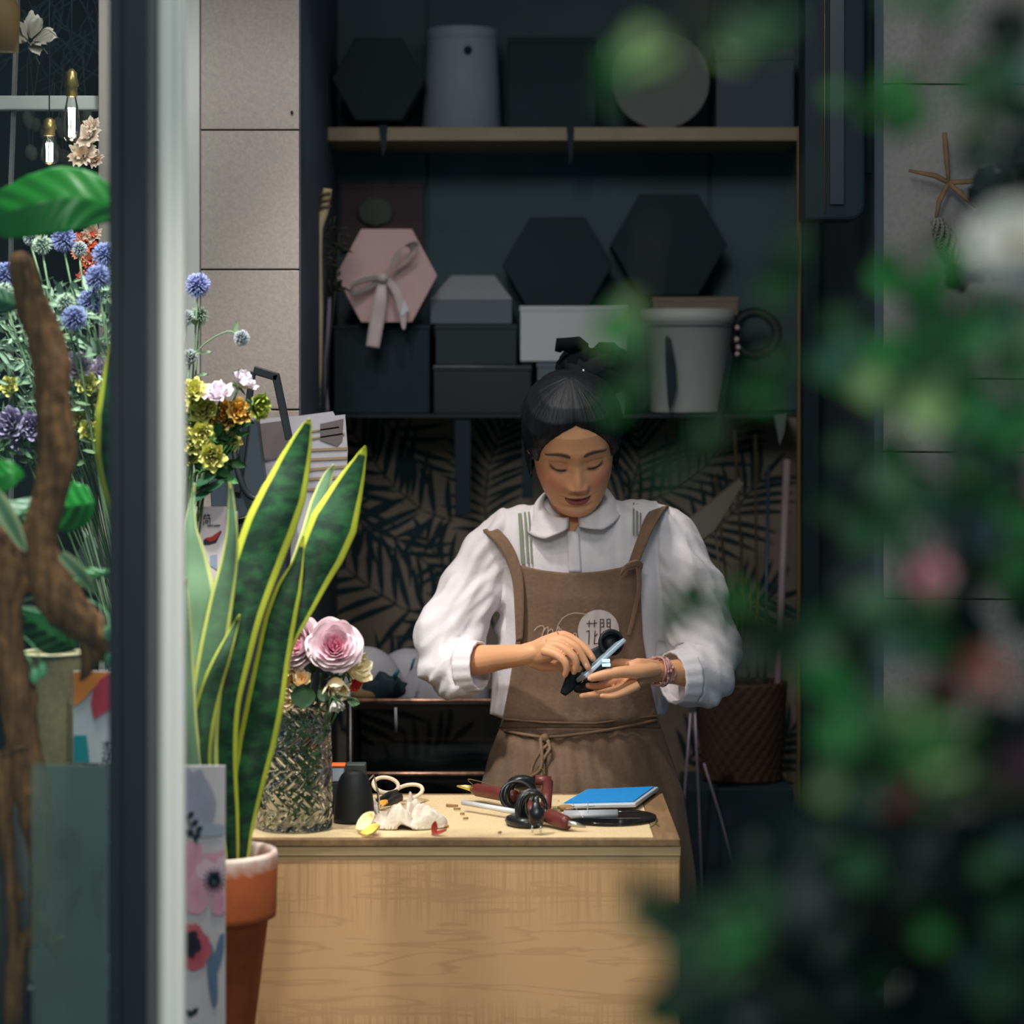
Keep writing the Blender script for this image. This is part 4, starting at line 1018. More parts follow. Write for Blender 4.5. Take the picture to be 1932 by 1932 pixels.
f.ball(P(1150, 1214, 5.05), .022, 20)
f.tube(sub([P(1140, 1224, 5.03), P(1115, 1240, 5.02), P(1095, 1262, 5.02), P(1080, 1285, 5.0), P(1062, 1310, 5.0)]), subr([.010, .013, .017, .016, .006]), 14, ell=.5)
f.tube(sub([P(1110, 1262, 5.0), P(1118, 1278, 4.985), P(1108, 1296, 4.99), P(1085, 1300, 5.0)]), subr([.012, .014, .013, .006]), 12)
f.tube(sub([P(1140, 1258, 4.975), P(1120, 1268, 4.97), P(1105, 1285, 4.975)]), subr([.009, .010, .006]), 12)
mk('ribbon_bundle', f, mat('black_ribbon', (.012, .014, .018), .45, bump=.2), label='coiled black ribbon bundle held under the slanted phone', cat='ribbon')
# ================================================================= FLOWERS
petal_m = mat('petal', rough=.6, vc=True, sss=.0, sheen=.1)
stem_m = mat('green_stem', srgb(70, 104, 62), .6, var=.3, scale=40)
def frame(d):
    d = Vector(d).normalized(); a = Vector((0, 0, 1)) if abs(d.z) < .95 else Vector((1, 0, 0))
    x = a.cross(d).normalized(); y = d.cross(x); return x, y, d
def bloom(mb, c, d, R, layers, seed=0, ruf=.06):
    """layers: (count, radius, height, opening curl, colour base, colour tip)"""
    rnd = random.Random(seed); X, Y, D = frame(d); c = Vector(c)
    for li, (cnt, rr, hh, curl, cb, ct, wd) in enumerate(layers):
        ph = rnd.uniform(0, 6.28)
        for k in range(cnt):
            a0 = ph+2*pi*k/cnt+rnd.uniform(-.15, .15); r0 = R*rr*rnd.uniform(.92, 1.08); h0 = R*hh*rnd.uniform(.92, 1.08); sd = rnd.uniform(0, 10); wk = wd*rnd.uniform(.9, 1.1)
            def g(u, t):
                s = 2*u-1; w = wk*(sin(pi*min(1, .12+.72*t)))**.7*(1-.25*max(0, t-.8)/.2*abs(s)**2)
                ang = a0+s*w
                rho = r0*(.22+.78*sin(t*pi/2)**.9)+R*curl*t**3*(1-.2*s*s)+R*ruf*t*t*sin(4*s+sd)
                h = h0*t-R*curl*.7*t**4-R*.10*t*s*s+R*ruf*.8*t*t*sin(6*s+sd*2)
                p = c+X*cos(ang)*rho+Y*sin(ang)*rho+D*(h-R*.35)
                return (p, mixc(cb, ct, t**1.5))
            mb.grid(9, 9, g)
PK1 = srgb(240, 128, 168); PK2 = srgb(253, 232, 238); PK3 = srgb(244, 226, 224)
def rose_layers(inn, mid, out):
    return [(3, .10, .80, .0, inn, mid, 1.0), (4, .20, .84, .02, inn, mid, .9), (5, .31, .88, .03, inn, mid, .8), (5, .44, .94, .04, mid, out, .85), (5, .58, 1.0, .06, mid, out, .95), (5, .74, 1.0, .09, out, out, .95), (6, .86, .86, .12, out, out, .85), (6, .90, .62, .16, out, out, .8)]
def stem(mb, a, b, r=.0018, bend=(0, 0, 0)):
    a = Vector(a); b = Vector(b); m = (a+b)/2+Vector(bend); mb.tube(sub([a, m, b], 5), r, 6)
def flower(name, label, cat, c, d, R, layers, base, group=None, seed=0, bend=(0, 0, 0), calyx=True, leaf=False, ruf=.06):
    t = thing(name, c, label, cat, group)
    f = MB(); bloom(f, c, d, R, layers, seed, ruf); mk('bloom', f, petal_m, t)
    if calyx:
        f = MB(); X, Y, D = frame(d); cc = Vector(c)-D*R*.42
        f.ball(cc, R*.22, 10)
        for k in range(5):
            a = 2*pi*k/5; f.tube([cc, cc+(X*cos(a)+Y*sin(a))*R*.4-D*R*.05, cc+(X*cos(a)+Y*sin(a))*R*.75-D*R*.1], [R*.08, R*.09, .0005], 5, ell=.3)
        mk('calyx', f, stem_m, t)
    f = MB(); stem(f, Vector(c)-Vector(d).normalized()*R*.45, base, bend=bend); mk('stem', f, stem_m, t)
    return t
VC = Vector((-.368, 4.515, H))     # vase centre on the counter: u=558
VC.x = (556-966)*4.515/FPX
def vase_base(i): a = i*2.4; return VC+Vector((.03*cos(a), .03*sin(a), .02))
flower('rose', 'large pink rose facing forward, tallest in the herringbone glass vase', 'rose', P(632, 1222, 4.47), (.05, -.9, .42), .047, rose_layers(PK1, srgb(248, 196, 214), PK2), vase_base(0), seed=3, ruf=.022, bend=(.0, 0, .0))
flower('rose', 'pink rose turned left, half behind the snake plant leaf', 'rose', P(568, 1216, 4.50), (-.55, -.75, .35), .045, rose_layers(PK1, srgb(248, 190, 208), PK2), vase_base(1), seed=5, ruf=.022)
CR = srgb(254, 222, 146); CR2 = srgb(255, 246, 218)
bud = [(3, .25, 1.0, -.05, CR, CR2, 1.1), (4, .5, 1.1, -.02, CR, CR2, .95), (5, .72, 1.05, .02, CR, CR2, .8)]
flower('rose', 'cream yellow rose bud leaning right beside the large pink rose', 'rose', P(668, 1262, 4.50), (.75, -.45, .1), .034, bud, vase_base(2), seed=7, ruf=.03)
flower('rose', 'yellow rose bud hanging just below the large pink rose', 'rose', P(634, 1290, 4.47), (.1, -.6, -.8), .030, bud, VC+Vector((.02, 0, .04)), seed=8)
OR = srgb(252, 176, 70)
budo = [(3, .25, 1.0, -.05, OR, CR, 1.1), (4, .5, 1.1, -.02, OR, CR2, .95), (5, .72, 1.05, .02, CR, CR2, .8)]
flower('rose', 'orange yellow rose below the left pink rose', 'rose', P(546, 1268, 4.50), (-.2, -.7, -.5), .030, budo, vase_base(4), seed=9)
flower('rose', 'apricot rose bud standing beside the dark round leaf', 'rose', P(566, 1286, 4.48), (.2, -.5, .5), .022, budo, vase_base(5), seed=10)
flower('rose', 'cream rose bud low at the left rim of the vase', 'rose', P(543, 1316, 4.46), (-.3, -.85, -.1), .026, [(a, b, c_, d_, srgb(250, 214, 160), srgb(250, 238, 214), w_) for a, b, c_, d_, _, _, w_ in bud], vase_base(6), seed=11)
RD = srgb(206, 60, 34)
flower('carnation', 'small red flower tucked under the cream rose bud at right', 'flower', P(672, 1288, 4.54), (.5, -.4, -.4), .020, [(5, .4, .8, .1, RD, RD, .8), (6, .7, .7, .2, RD, RD, .8)], vase_base(7), seed=12)
flower('rose', 'small white bud drooping over the right rim of the vase', 'rose', P(634, 1326, 4.46), (.3, -.5, -.9), .018, [(a, b, c_, d_, srgb(226, 222, 200), srgb(240, 238, 232), w_) for a, b, c_, d_, _, _, w_ in bud], VC+Vector((.03, .0, .05)), bend=(-.012, 0, .05), seed=13)
leafg = mat('rose_leaf', srgb(52, 84, 50), .5, var=.3, scale=40)
def leafmesh(mb, c, ax, nrm, L, Wd, cup=.15, col=None, n=9, shape=1.0, bend=0.0, lobes=0):
    ax = Vector(ax).normalized(); nrm = Vector(nrm); nrm = (nrm-ax*nrm.dot(ax)).normalized(); sd = ax.cross(nrm); c = Vector(c)
    def g(u, t):
        s = 2*u-1; w = Wd*(sin(pi*t**shape))**.8+.0002
        if lobes: w *= 1+.28*cos(lobes*pi*t)
        p = c+ax*L*t+sd*s*w+nrm*(cup*Wd*(s*s)-bend*L*t*t)
        return (p, mixc(col, (col[0]*1.15, col[1]*1.15, col[2]*1.15), .3*(1-abs(s)))) if col else p
    mb.grid(7, n, g)
t = thing('rose_foliage', vase_base(3), 'dark green rose leaves and sprigs at the mouth of the glass vase', 'foliage')
f = MB(); leafmesh(f, P(572, 1290, 4.44), (.0, -.1, -1), (.1, -1, .1), .042, .021, .2)
leafmesh(f, P(600, 1300, 4.47), (.6, -.2, -.5), (0, -1, .3), .03, .012); leafmesh(f, P(590, 1270, 4.5), (.1, -.1, 1), (0, -1, .3), .03, .010)
mk('leaf', f, leafg, t)
f = MB()
for (u, v, du, dv) in ((625, 1315, 25, 18), (625, 1315, -5, 22), (628, 1315, 12, 28), (632, 1312, 40, 8), (655, 1315, 25, 12)): f.tube([P(u, v, 4.45), P(u+du*.6, v+dv*.4, 4.44), P(u+du, v+dv, 4.44)], [.0012, .002, .0004], 5, ell=.5)
leafmesh(f, P(655, 1322, 4.45), (1, 0, -.2), (0, -1, .4), .022, .008)
mk('sprig', f, stem_m, t)
f = MB()
for (u, v) in ((575, 1268), (590, 1265), (605, 1270), (560, 1275)): stem(f, P(u, v, 4.5), vase_base(u % 7), .0022)
mk('stems', f, stem_m, t)

# herringbone vase
vz = P(0, 1330, 4.515).z-H
def vr(t): return .058+.002*sin(t*pi)+.004*(1-t)
f = MB(); VB = VC+Vector((0, 0, .0008))
BN = 6
def vo(u, t):
    z = vz*(t); b = min(BN-.001, t*BN); bi = int(b); fr = b-bi
    ph = 18*u+(fr if bi % 2 else 1-fr)*1.7; tri = abs((ph % 1)*2-1)
    r = vr(t)+.0042*(min(1, tri*1.6)-.5)*min(1, (fr if fr < .5 else 1-fr)*12); a = 2*pi*u
    if t > .985: r = vr(t)-.001
    return VB+Vector((r*cos(a), r*sin(a), z))
f.grid(384, 150, vo, True)
n_o = len(f.v)
def vi(u, t): a = 2*pi*u; r = vr(1-t)-.0065; return VB+Vector((r*cos(a), r*sin(a), max(.009, vz*(1-t))))
f.grid(384, 12, vi, True)
N_ = 384
for i in range(N_): j = (i+1) % N_; f.f.append([149*N_+i, 149*N_+j, n_o+j, n_o+i])
f.f.append([i for i in range(N_)][::-1]); f.f.append([n_o+11*N_+i for i in range(N_)])
glass = mat('herringbone_glass', (.92, .96, .94), .02, trans=1, ior=1.27)
mk('glass_vase', f, glass, label='tall clear herringbone-cut glass vase holding roses on the counter', cat='vase')
for o_ in [o for o in COL.objects if o.name == 'glass_vase']: ORG[o_.name] = o_.location.copy()

# globe thistles ------------------------------------------------------
th_m = mat('thistle', rough=.7, vc=True)
def thistle_mesh(R, cb, ct, seed):
    mb = MB(); rnd = random.Random(seed); mb.cur = cb; mb.ball((0, 0, 0), R*.62, 14)
    N = 170
    for k in range(N):
        z = 1-2*(k+.5)/N; r = sqrt(max(0, 1-z*z)); a = k*2.39996+rnd.uniform(-.1, .1); d = Vector((r*cos(a), r*sin(a), z)); d = (d+Vector((rnd.uniform(-.1, .1), rnd.uniform(-.1, .1), rnd.uniform(-.1, .1)))).normalized()
        L = R*rnd.uniform(.9, 1.12); X, Y, D = frame(d)
        mb.tube([d*R*.55, d*L*.8, d*L], [R*.05, R*.035, R*.045], 4, cols=[cb, mixc(cb, ct, .55), ct])
        for q in range(3):
            a2 = q*2.1+k; mb.tube([d*L*.92, d*L*1.04+(X*cos(a2)+Y*sin(a2))*R*.07], [R*.022, R*.01], 3, cap=False, cols=[ct, ct])
    return mb
VD = Vector((-.60, 4.50, H))       # display vase with the tall flowers
DVt = H+.23
def shift(mb, c):
    n = MB(); n.f = mb.f; n.c = mb.c; n.v = [p+Vector(c) for p in mb.v]; return n
blue = (srgb(52, 60, 104), srgb(160, 168, 226)); pale = (srgb(40, 70, 64), srgb(206, 222, 200)); dk = (srgb(16, 36, 50), srgb(206, 216, 220))
protos = [thistle_mesh(.021, *blue, 1), thistle_mesh(.016, *pale, 2), thistle_mesh(.0135, *dk, 3)]
TH = [(373, 538, 0, 4.50, 'big blue globe thistle right of the white jamb against stone tiles'), (376, 597, 1, 4.52, 'small green-white globe thistle below the big blue one by the jamb'), (352, 600, 2, 4.50, 'dark globe thistle half hidden by the white jamb'),
      (456, 638, 2, 4.46, 'pale globe thistle on the long thin stalk, farthest right'), (358, 674, 2, 4.48, 'dark globe thistle low beside the white jamb above yellow flowers'),
      (185, 523, 0, 4.42, 'blue globe thistle beside the dark window frame, level with driftwood top'), (124, 572, 1, 4.40, 'pale green globe thistle right of the driftwood'), (171, 568, 0, 4.44, 'blue globe thistle nearest the frame in the middle of the bunch'),
      (141, 600, 0, 4.38, 'blue globe thistle lowest beside the driftwood'), (120, 452, 0, 4.50, 'blue globe thistle just under the big green leaf'), (80, 462, 1, 4.48, 'pale globe thistle under the big green leaf at left'),
      (10, 518, 0, 4.45, 'globe thistle at the left edge of the window'), (198, 480, 0, 4.50, 'globe thistle half behind the frame under the big leaf'), (58, 448, 2, 4.52, 'small dark globe thistle touching the big leaf'), (196, 560, 1, 4.50, 'pale globe thistle half behind the window frame'),
      (8, 552, 1, 4.42, 'green-white globe thistle at the far left above dark leaf'), (150, 470, 2, 4.55, 'small dark globe thistle between the blue ones under the leaf')]
for i, (u, v, k, Y, lb) in enumerate(TH):
    c = P(u, v, Y); t = thing('globe_thistle', c, lb, 'globe thistle')
    mk('flower_head', shift(protos[k], c), th_m, t)
    f = MB(); b = VD+Vector((.02*cos(i), .02*sin(i), .06))
    if u > 440: f.tube(sub([c-Vector((.006, 0, .004)), P(430, 625, 4.46), P(370, 665, 4.47), P(330, 760, 4.48), b]), .0014, 5); leafmesh(f, P(443, 628, 4.46), (.2, 0, 1), (0, -1, 0), .02, .004)
    else: stem(f, c-Vector((0, 0, .012)), b, .0018, (.012*sin(i*3), 0, .02)); 
    for q in range(3): 
        p = c.lerp(b, .08+.1*q); leafmesh(f, p, (sin(i+q*2), -.3, .1), (0, -.6, 1), .03, .006, .3)
    mk('stalk', f, mat('sage_stem', srgb(120, 146, 112), .7, var=.2, scale=30), t)
# filler greenery
fill = mat('sage_foliage', rough=.65, vc=True)
f = MB(); rnd = random.Random(4)
for i in range(900):
    u = rnd.uniform(-40, 300); v = rnd.uniform(545, 905); Y = rnd.uniform(4.42, 4.72)
    if u > 205 and v > 860: continue
    c = mixc(srgb(84, 116, 98), srgb(170, 196, 168), rnd.random()) if v < 800 else mixc(srgb(40, 74, 56), srgb(96, 130, 90), rnd.random())
    d = Vector((rnd.uniform(-1, 1), rnd.uniform(-.6, .2), rnd.uniform(-.3, 1)))
    leafmesh(f, P(u, v, Y), d, (rnd.uniform(-.5, .5), -1, rnd.uniform(-.2, .8)), rnd.uniform(.018, .042), rnd.uniform(.0022, .005), .2, c, 5)
for i in range(46):
    u = rnd.uniform(-30, 290); p = P(u, rnd.uniform(560, 720), rnd.uniform(4.46, 4.66)); b = len(f.v); f.cur = srgb(90, 120, 84); f.tube(sub([p, p.lerp(VD+Vector((0, 0, .25)), .5)+Vector((rnd.uniform(-.02, .02), 0, .02)), VD+Vector((rnd.uniform(-.03, .03), rnd.uniform(-.02, .02), .1))]), .0014, 4)
mk('filler_foliage', f, fill, label='mass of sage green filler leaves behind the driftwood in the window', cat='foliage', kind='stuff')
# lisianthus
YG = (srgb(168, 166, 66), srgb(238, 234, 140)); YO = (srgb(170, 110, 30), srgb(240, 196, 96)); LG = (srgb(104, 130, 34), srgb(196, 212, 84)); WP = (srgb(232, 208, 228), srgb(250, 244, 250)); PU = (srgb(86, 70, 112), srgb(176, 160, 196)); LL = (srgb(150, 130, 160), srgb(208, 192, 208))
def lis(cb, ct): return [(3, .2, .95, .0, cb, ct, 1.1), (4, .40, 1.0, .06, cb, ct, 1.0), (4, .60, 1.0, .12, cb, ct, 1.0), (5, .78, .85, .22, cb, ct, .9)]
LS_ = [(364, 738, YG, 24, (.1, -.8, .5), 'yellow-green lisianthus at the top of the cluster beside the jamb'), (384, 772, YG, 27, (.1, -.95, .2), 'full yellow lisianthus in the middle of the right cluster'), (362, 800, YG, 25, (-.2, -.9, .1), 'yellow lisianthus touching the jamb, second row'),
       (450, 778, YO, 23, (.4, -.8, .3), 'orange-edged lisianthus right of the yellow cluster'), (424, 785, YO, 27, (-.1, -.9, .3), 'orange-yellow lisianthus left of the orange-edged one'), (486, 766, LG, 25, (.8, -.6, -.1), 'lime green lisianthus facing right, at the cluster end'),
       (362, 832, YG, 24, (-.1, -.9, .0), 'yellow lisianthus lower down along the jamb'), (432, 832, YG, 23, (.5, -.6, .5), 'yellow lisianthus standing alone low on the right stalk'), (400, 862, YG, 25, (.2, -.9, -.1), 'yellow lisianthus lowest on the right stalk'), (360, 862, YG, 16, (-.1, -.9, .2), 'small yellow bud lowest by the jamb'),
       (412, 745, WP, 27, (-.1, -.6, .8), 'white-pink lisianthus between the yellow cluster and lilac bloom'), (458, 722, WP, 25, (.7, -.3, .7), 'pale lilac lisianthus at the top right of the cluster'),
       (398, 792, YG, 25, (.0, -.9, .1), 'yellow-green lisianthus filling the centre of the right cluster'), (382, 820, YG, 23, (.1, -.9, -.1), 'yellow lisianthus below the centre of the right cluster'), (372, 758, YG, 22, (.0, -.8, .5), 'yellow-green lisianthus tucked behind the top one'),
       (165, 725, YG, 21, (.1, -.9, .3), 'yellow lisianthus left of the dark frame above the snake leaf'), (178, 752, YG, 20, (-.2, -.9, .2), 'yellow lisianthus below the uppermost one left of the frame'), (148, 790, YG, 23, (.0, -.9, .3), 'yellow-green lisianthus right of the driftwood bend'), (172, 815, YG, 22, (.1, -.9, .1), 'yellow lisianthus lowest left of the frame'),
       (18, 730, YG, 18, (-.1, -.9, .3), 'small green-yellow bud at the left window edge'), (20, 802, PU, 30, (-.3, -.9, .3), 'big purple lisianthus at the left window edge'), (60, 805, PU, 26, (.2, -.9, .2), 'purple lisianthus left of the driftwood'), (42, 832, PU, 22, (.0, -.9, -.3), 'smaller purple lisianthus hanging under the big one'),
       (150, 692, LL, 26, (.0, -.9, .5), 'dusty lilac lisianthus right of the driftwood'), (192, 700, LL, 24, (.3, -.9, .4), 'lilac lisianthus touching the dark frame')]
for i, (u, v, cc, r, d, lb) in enumerate(LS_):
    Y = 4.42+.05*((i*7) % 5)/5; c = P(u, v, Y); b = VD+Vector((.03*cos(i*2), .02*sin(i*2), .08))
    if u > 400: 
        b2 = P(385-8*(i % 3), 930, 4.44)
        t = flower('lisianthus', lb, 'lisianthus', c, d, r*1.1*Y/FPX, lis(*cc), b2, seed=20+i, bend=(.004, 0, .004), calyx=u > 440, ruf=.11)
    else: t = flower('lisianthus', lb, 'lisianthus', c, d, r*1.1*Y/FPX, lis(*cc), b, seed=20+i, bend=(.004, 0, .004), calyx=False, ruf=.11)
f = MB(); rnd = random.Random(9)
for i in range(60):
    u = rnd.uniform(352, 440); v = rnd.uniform(790, 900); 
    leafmesh(f, P(u, v, rnd.uniform(4.44, 4.5)), (rnd.uniform(-.4, .8), -.2, rnd.uniform(-.2, 1)), (rnd.uniform(-.5, .5), -1, .4), rnd.uniform(.03, .05), rnd.uniform(.005, .009), .2, mixc(srgb(30, 78, 44), srgb(72, 130, 66), rnd.random()), 6)
for (u, v) in ((352, 950), (362, 920), (380, 930)): leafmesh(f, P(u, v, 4.43), (.9, -.2, .4), (0, -.6, .8), .05, .011, .3, srgb(34, 80, 52))
for u in (385, 377, 369, 360): f.cur = srgb(70, 110, 60); f.tube(sub([P(430+(u-370), 840, 4.43), P(u+25, 890, 4.44), P(u, 930, 4.44), VD+Vector((.04, 0, .2))]), .0016, 5)
mk('lisianthus_foliage', f, fill, label='green lisianthus leaves and stalks behind the right flower cluster', cat='foliage', kind='stuff')
f = MB(); f.lathe(VD, [(.055, 0), (.06, .004), (.07, DVt-H), (.066, DVt-H), (.056, .01)], 40, True); mk('display_vase', f, mat('grey_glazed', srgb(60, 70, 72), .4), label='grey vase holding thistles and lisianthus behind the window frame', cat='vase')
f = MB(); f.box(-.98, xL-.004, 4.36, 4.72, 0, H-.001); mk('display_cabinet', f, mat('dark_cabinet', srgb(44, 52, 56), .6, var=.2), smooth=False, bevel=.004, label='dark display cabinet left of the wooden counter under the flowers', cat='cabinet')
# dried coral-coloured flowers and burlap bloom behind
f = MB()
for i, (u, v, r, col) in enumerate(((165, 255, 24, srgb(200, 178, 160)), (155, 290, 26, srgb(214, 180, 150)), (172, 235, 16, srgb(186, 150, 130)), (178, 300, 18, srgb(196, 150, 120)))):
    bloom(f, P(u, v, 4.7), (-.2, -.9, .4), r*4.7/FPX, [(6, .5, .9, .1, col, srgb(232, 216, 200), .6), (7, .8, .7, .3, col, srgb(226, 206, 190), .5)], 60+i, .12)
mk('dried_bouquet', f, petal_m, label='cream and rust dried blossoms beside the light bulbs', cat='dried flower')
f = MB()
for i, (u, v, r, col) in enumerate(((160, 455, 22, srgb(230, 84, 40)), (150, 475, 16, srgb(240, 150, 110)), (170, 490, 18, srgb(214, 90, 50)), (158, 520, 14, srgb(190, 60, 40)), (174, 440, 18, srgb(220, 190, 170)))):
    bloom(f, P(u, v, 4.75), (-.1, -.9, .3), r*4.75/FPX, [(6, .5, .9, .1, col, srgb(240, 206, 180), .6), (7, .8, .7, .3, col, col, .5)], 70+i, .14)
mk('coral_bouquet', f, petal_m, label='coral red and white blossoms under the big green leaf by the frame', cat='flowers')
f = MB(); bloom(f, P(62, 70, 4.6), (.5, -.8, .4), .034, [(5, .7, 1.1, .15, srgb(150, 142, 130), srgb(214, 206, 196), .55), (4, .9, .9, .3, srgb(160, 150, 140), srgb(200, 192, 184), .5)], 5, .1)
for p in ((110, 60), (90, 90), (75, 110)): f.cur = srgb(120, 110, 90); f.tube(sub([P(60, 85, 4.6), P((60+p[0])/2, p[1]-5, 4.6), P(p[0], p[1]+12, 4.6)]), .0008, 4)
mk('dried_lily', f, petal_m, label='pale dried blossom high in the left window', cat='dried flower')
f = MB(); f.tube([P(-20, 95, 4.5), P(-15, 20, 4.5), P(-18, -40, 4.5)], [.05, .048, .03], 14, ell=.6); mk('amber_shade', f, mat('amber_paper', srgb(140, 106, 60), .6, var=.3, scale=8), label='amber paper shade cut by the top left corner', cat='lamp shade')
f = MB()
for (u, v, rr) in ((80, 330, 0), (50, 240, 0), (180, 640, 0)):
    pass
f = MB()
for k in range(16):
    u = random.uniform(40, 175); v = random.uniform(215, 300); q = P(u, v, 5.3); f.ball(q, .012, 8, (1, .6, 1.3), lambda d: 1+.3*noise.noise(d*4))
    f.tube([q, q+Vector((random.uniform(-.02, .02), 0, .12))], .001, 4)
mk('dried_hanging_bunch', f, mat('smoky_dried', srgb(96, 100, 92), .8, var=.5, scale=20), label='smoky grey dried bunch hanging behind the bulbs', cat='dried flowers')
f = MB()
for k in range(40):
    u = random.uniform(30, 200); q = P(u, random.uniform(-30, 80), 5.35); f.tube(sub([q, q+Vector((random.uniform(-.06, .06), 0, -.05)), q+Vector((random.uniform(-.08, .08), 0, -.11))]), .0022, 4)
mk('dried_branch_bunch', f, mat('slate_dried', srgb(58, 72, 80), .8, var=.4, scale=20), label='dark tangled dried branches at the top of the left window', cat='dried branches')
# pendant bulbs
brass = mat('brass', srgb(196, 170, 110), .3, metal=.8); bulbg = clear_glass('bulb_glass', (.97, .97, .95))
glow = mat('filament_glow', (1, .96, .85), .5, emit=(1, .97, .9), estr=28)
for (u, v0, v1, r, lb, Y) in ((135, 130, 268, 17, 'lit tubular pendant bulb with a brass socket in front of the white bar', 4.62), (93, 222, 312, 18, 'smaller lit pendant bulb hanging lower at left', 4.72)):
    t = thing('pendant_bulb', P(u, v0, Y), lb, 'light bulb'); k = Y/FPX; hs = (v1-v0)*.38
    f = MB(); f.tube([P(u, v0-300, Y), P(u, v0+2, Y)], .0012, 6); mk('cord', f, black_m, t)
    f = MB(); f.lathe(P(u, v0+hs, Y), [(r*.62*k, 0), (r*.62*k, hs*.35*k), (r*.8*k, hs*.4*k), (r*.6*k, hs*.7*k), (r*.6*k, hs*.85*k), (r*.2*k, hs*k)], 24, True, True); mk('socket', f, brass, t)
    h2 = (v1-v0-hs)*k
    f = MB(); f.lathe(P(u, v1, Y), [(.001, 0), (r*.55*k, .0015), (r*.9*k, h2*.12), (r*1.0*k, h2*.35), (r*.8*k, h2*.7), (r*.5*k, h2)], 28); mk('glass', f, bulbg, t)
    f = MB(); q = P(u, v1, Y)
    for a in range(5): an = 2*pi*a/5; f.tube([q+Vector((cos(an)*r*.3*k, sin(an)*r*.3*k, h2*.12)), q+Vector((cos(an+.4)*r*.34*k, sin(an+.4)*r*.34*k, h2*.75))], .0011, 5)
    mk('filament', f, glow, t)

# ================================================================= SNAKE PLANT
def snake_mat():
    m = bpy.data.materials.new('snake_leaf'); m.use_nodes = True; nt = m.node_tree; N = nt.nodes; L = nt.links; b = N['Principled BSDF']
    a = N.new('ShaderNodeAttribute'); a.attribute_name = 'Col'; sp = N.new('ShaderNodeSeparateColor'); L.new(a.outputs['Color'], sp.inputs[0])
    tc = N.new('ShaderNodeTexCoord'); mp = N.new('ShaderNodeMapping'); mp.inputs['Scale'].default_value = (34, 34, 60); L.new(tc.outputs['Object'], mp.inputs[0])
    nz = N.new('ShaderNodeTexNoise'); nz.inputs['Scale'].default_value = 1.0; nz.inputs['Detail'].default_value = 4; L.new(mp.outputs[0], nz.inputs[0])
    r = N.new('ShaderNodeMapRange'); r.inputs['From Min'].default_value = .42; r.inputs['From Max'].default_value = .66; L.new(nz.outputs['Fac'], r.inputs['Value'])
    g = N.new('ShaderNodeMix'); g.data_type = 'RGBA'; g.inputs['A'].default_value = (*srgb(16, 50, 34), 1); g.inputs['B'].default_value = (*srgb(36, 88, 48), 1); L.new(r.outputs[0], g.inputs['Factor'])
    gp = N.new('ShaderNodeMix'); gp.data_type = 'RGBA'; gp.inputs['B'].default_value = (*srgb(150, 190, 150), 1); L.new(g.outputs['Result'], gp.inputs['A']); L.new(sp.outputs['Green'], gp.inputs['Factor'])
    e = N.new('ShaderNodeMapRange'); e.inputs['From Min'].default_value = .70; e.inputs['From Max'].default_value = .76; L.new(sp.outputs['Red'], e.inputs['Value'])
    y = N.new('ShaderNodeMix'); y.data_type = 'RGBA'; L.new(e.outputs[0], y.inputs['Factor']); L.new(gp.outputs['Result'], y.inputs['A']); 
    yc = N.new('ShaderNodeMix'); yc.data_type = 'RGBA'; yc.inputs['A'].default_value = (*srgb(190, 198, 66), 1); yc.inputs['B'].default_value = (*srgb(224, 230, 170), 1); L.new(sp.outputs['Green'], yc.inputs['Factor'])
    L.new(yc.outputs['Result'], y.inputs['B'])
    L.new(y.outputs['Result'], b.inputs['Base Color']); b.inputs['Roughness'].default_value = .55; b.inputs['Specular IOR Level'].default_value = .3
    b.inputs['Subsurface Weight'].default_value = 0
    return m
snm = snake_mat()
POT = Vector(((404-966)*4.16/FPX, 4.16, 0)); POT.z = P(0, 1932+120, 4.16).z
potz = P(0, 1606, 4.16).z
sp_ = thing('snake_plant', (POT.x, POT.y, POT.z), 'tall yellow-edged snake plant in a weathered terracotta pot before the counter', 'potted plant')
def sleaf(pts, pale=0.0, fold=.35, face=0.0):
    """pts: (u, v, halfwidth px, Y)"""
    c3 = [P(u, v, Y) for u, v, w, Y in pts]; ws = [w*Y/FPX for u, v, w, Y in pts]
    q = sub(c3, 5); w = subr(ws, 5); n = len(q); g = MB()
    def fn(u, t):
        k = t*(n-1); i = min(int(k), n-2); fr = k-i; p = q[i].lerp(q[i+1], fr); ww = lerp(w[i], w[i+1], fr); d = (q[i+1]-q[i]).normalized()
        sd = Vector((0, -1, 0)).cross(d).normalized(); sd = (sd*cos(face)+d.cross(sd)*sin(face)); nm = sd.cross(d)
        s = 2*u-1
        pp = p+sd*s*ww/max(.4, cos(face))+nm*(fold*ww*(s*s))+nm*.002*sin(t*16+s)
        e = abs(s)
        if t < .06: e = max(e, .72+(.06-t)*3)
        return (pp, (e, pale, 0))
    g.grid(31, n*2, fn)
    return mk('leaf', g, snm, sp_, solid=.0022)
sleaf([(584, 790, 1, 4.20), (576, 812, 12, 4.20), (556, 870, 30, 4.20), (535, 930, 43, 4.19), (510, 990, 48, 4.18), (484, 1060, 46, 4.17), (455, 1150, 42, 4.15), (436, 1240, 37, 4.14), (420, 1330, 32, 4.13), (418, 1430, 28, 4.13), (428, 1540, 22, 4.14), (434, 1625, 16, 4.15)])
sleaf([(689, 842, 1, 4.27), (678, 870, 12, 4.27), (655, 925, 30, 4.27), (630, 985, 46, 4.26), (607, 1040, 44, 4.25), (585, 1090, 36, 4.24), (562, 1150, 26, 4.22), (540, 1200, 21, 4.21), (510, 1290, 20, 4.20), (486, 1380, 22, 4.19), (468, 1470, 22, 4.18), (452, 1560, 20, 4.17), (446, 1625, 16, 4.17)])
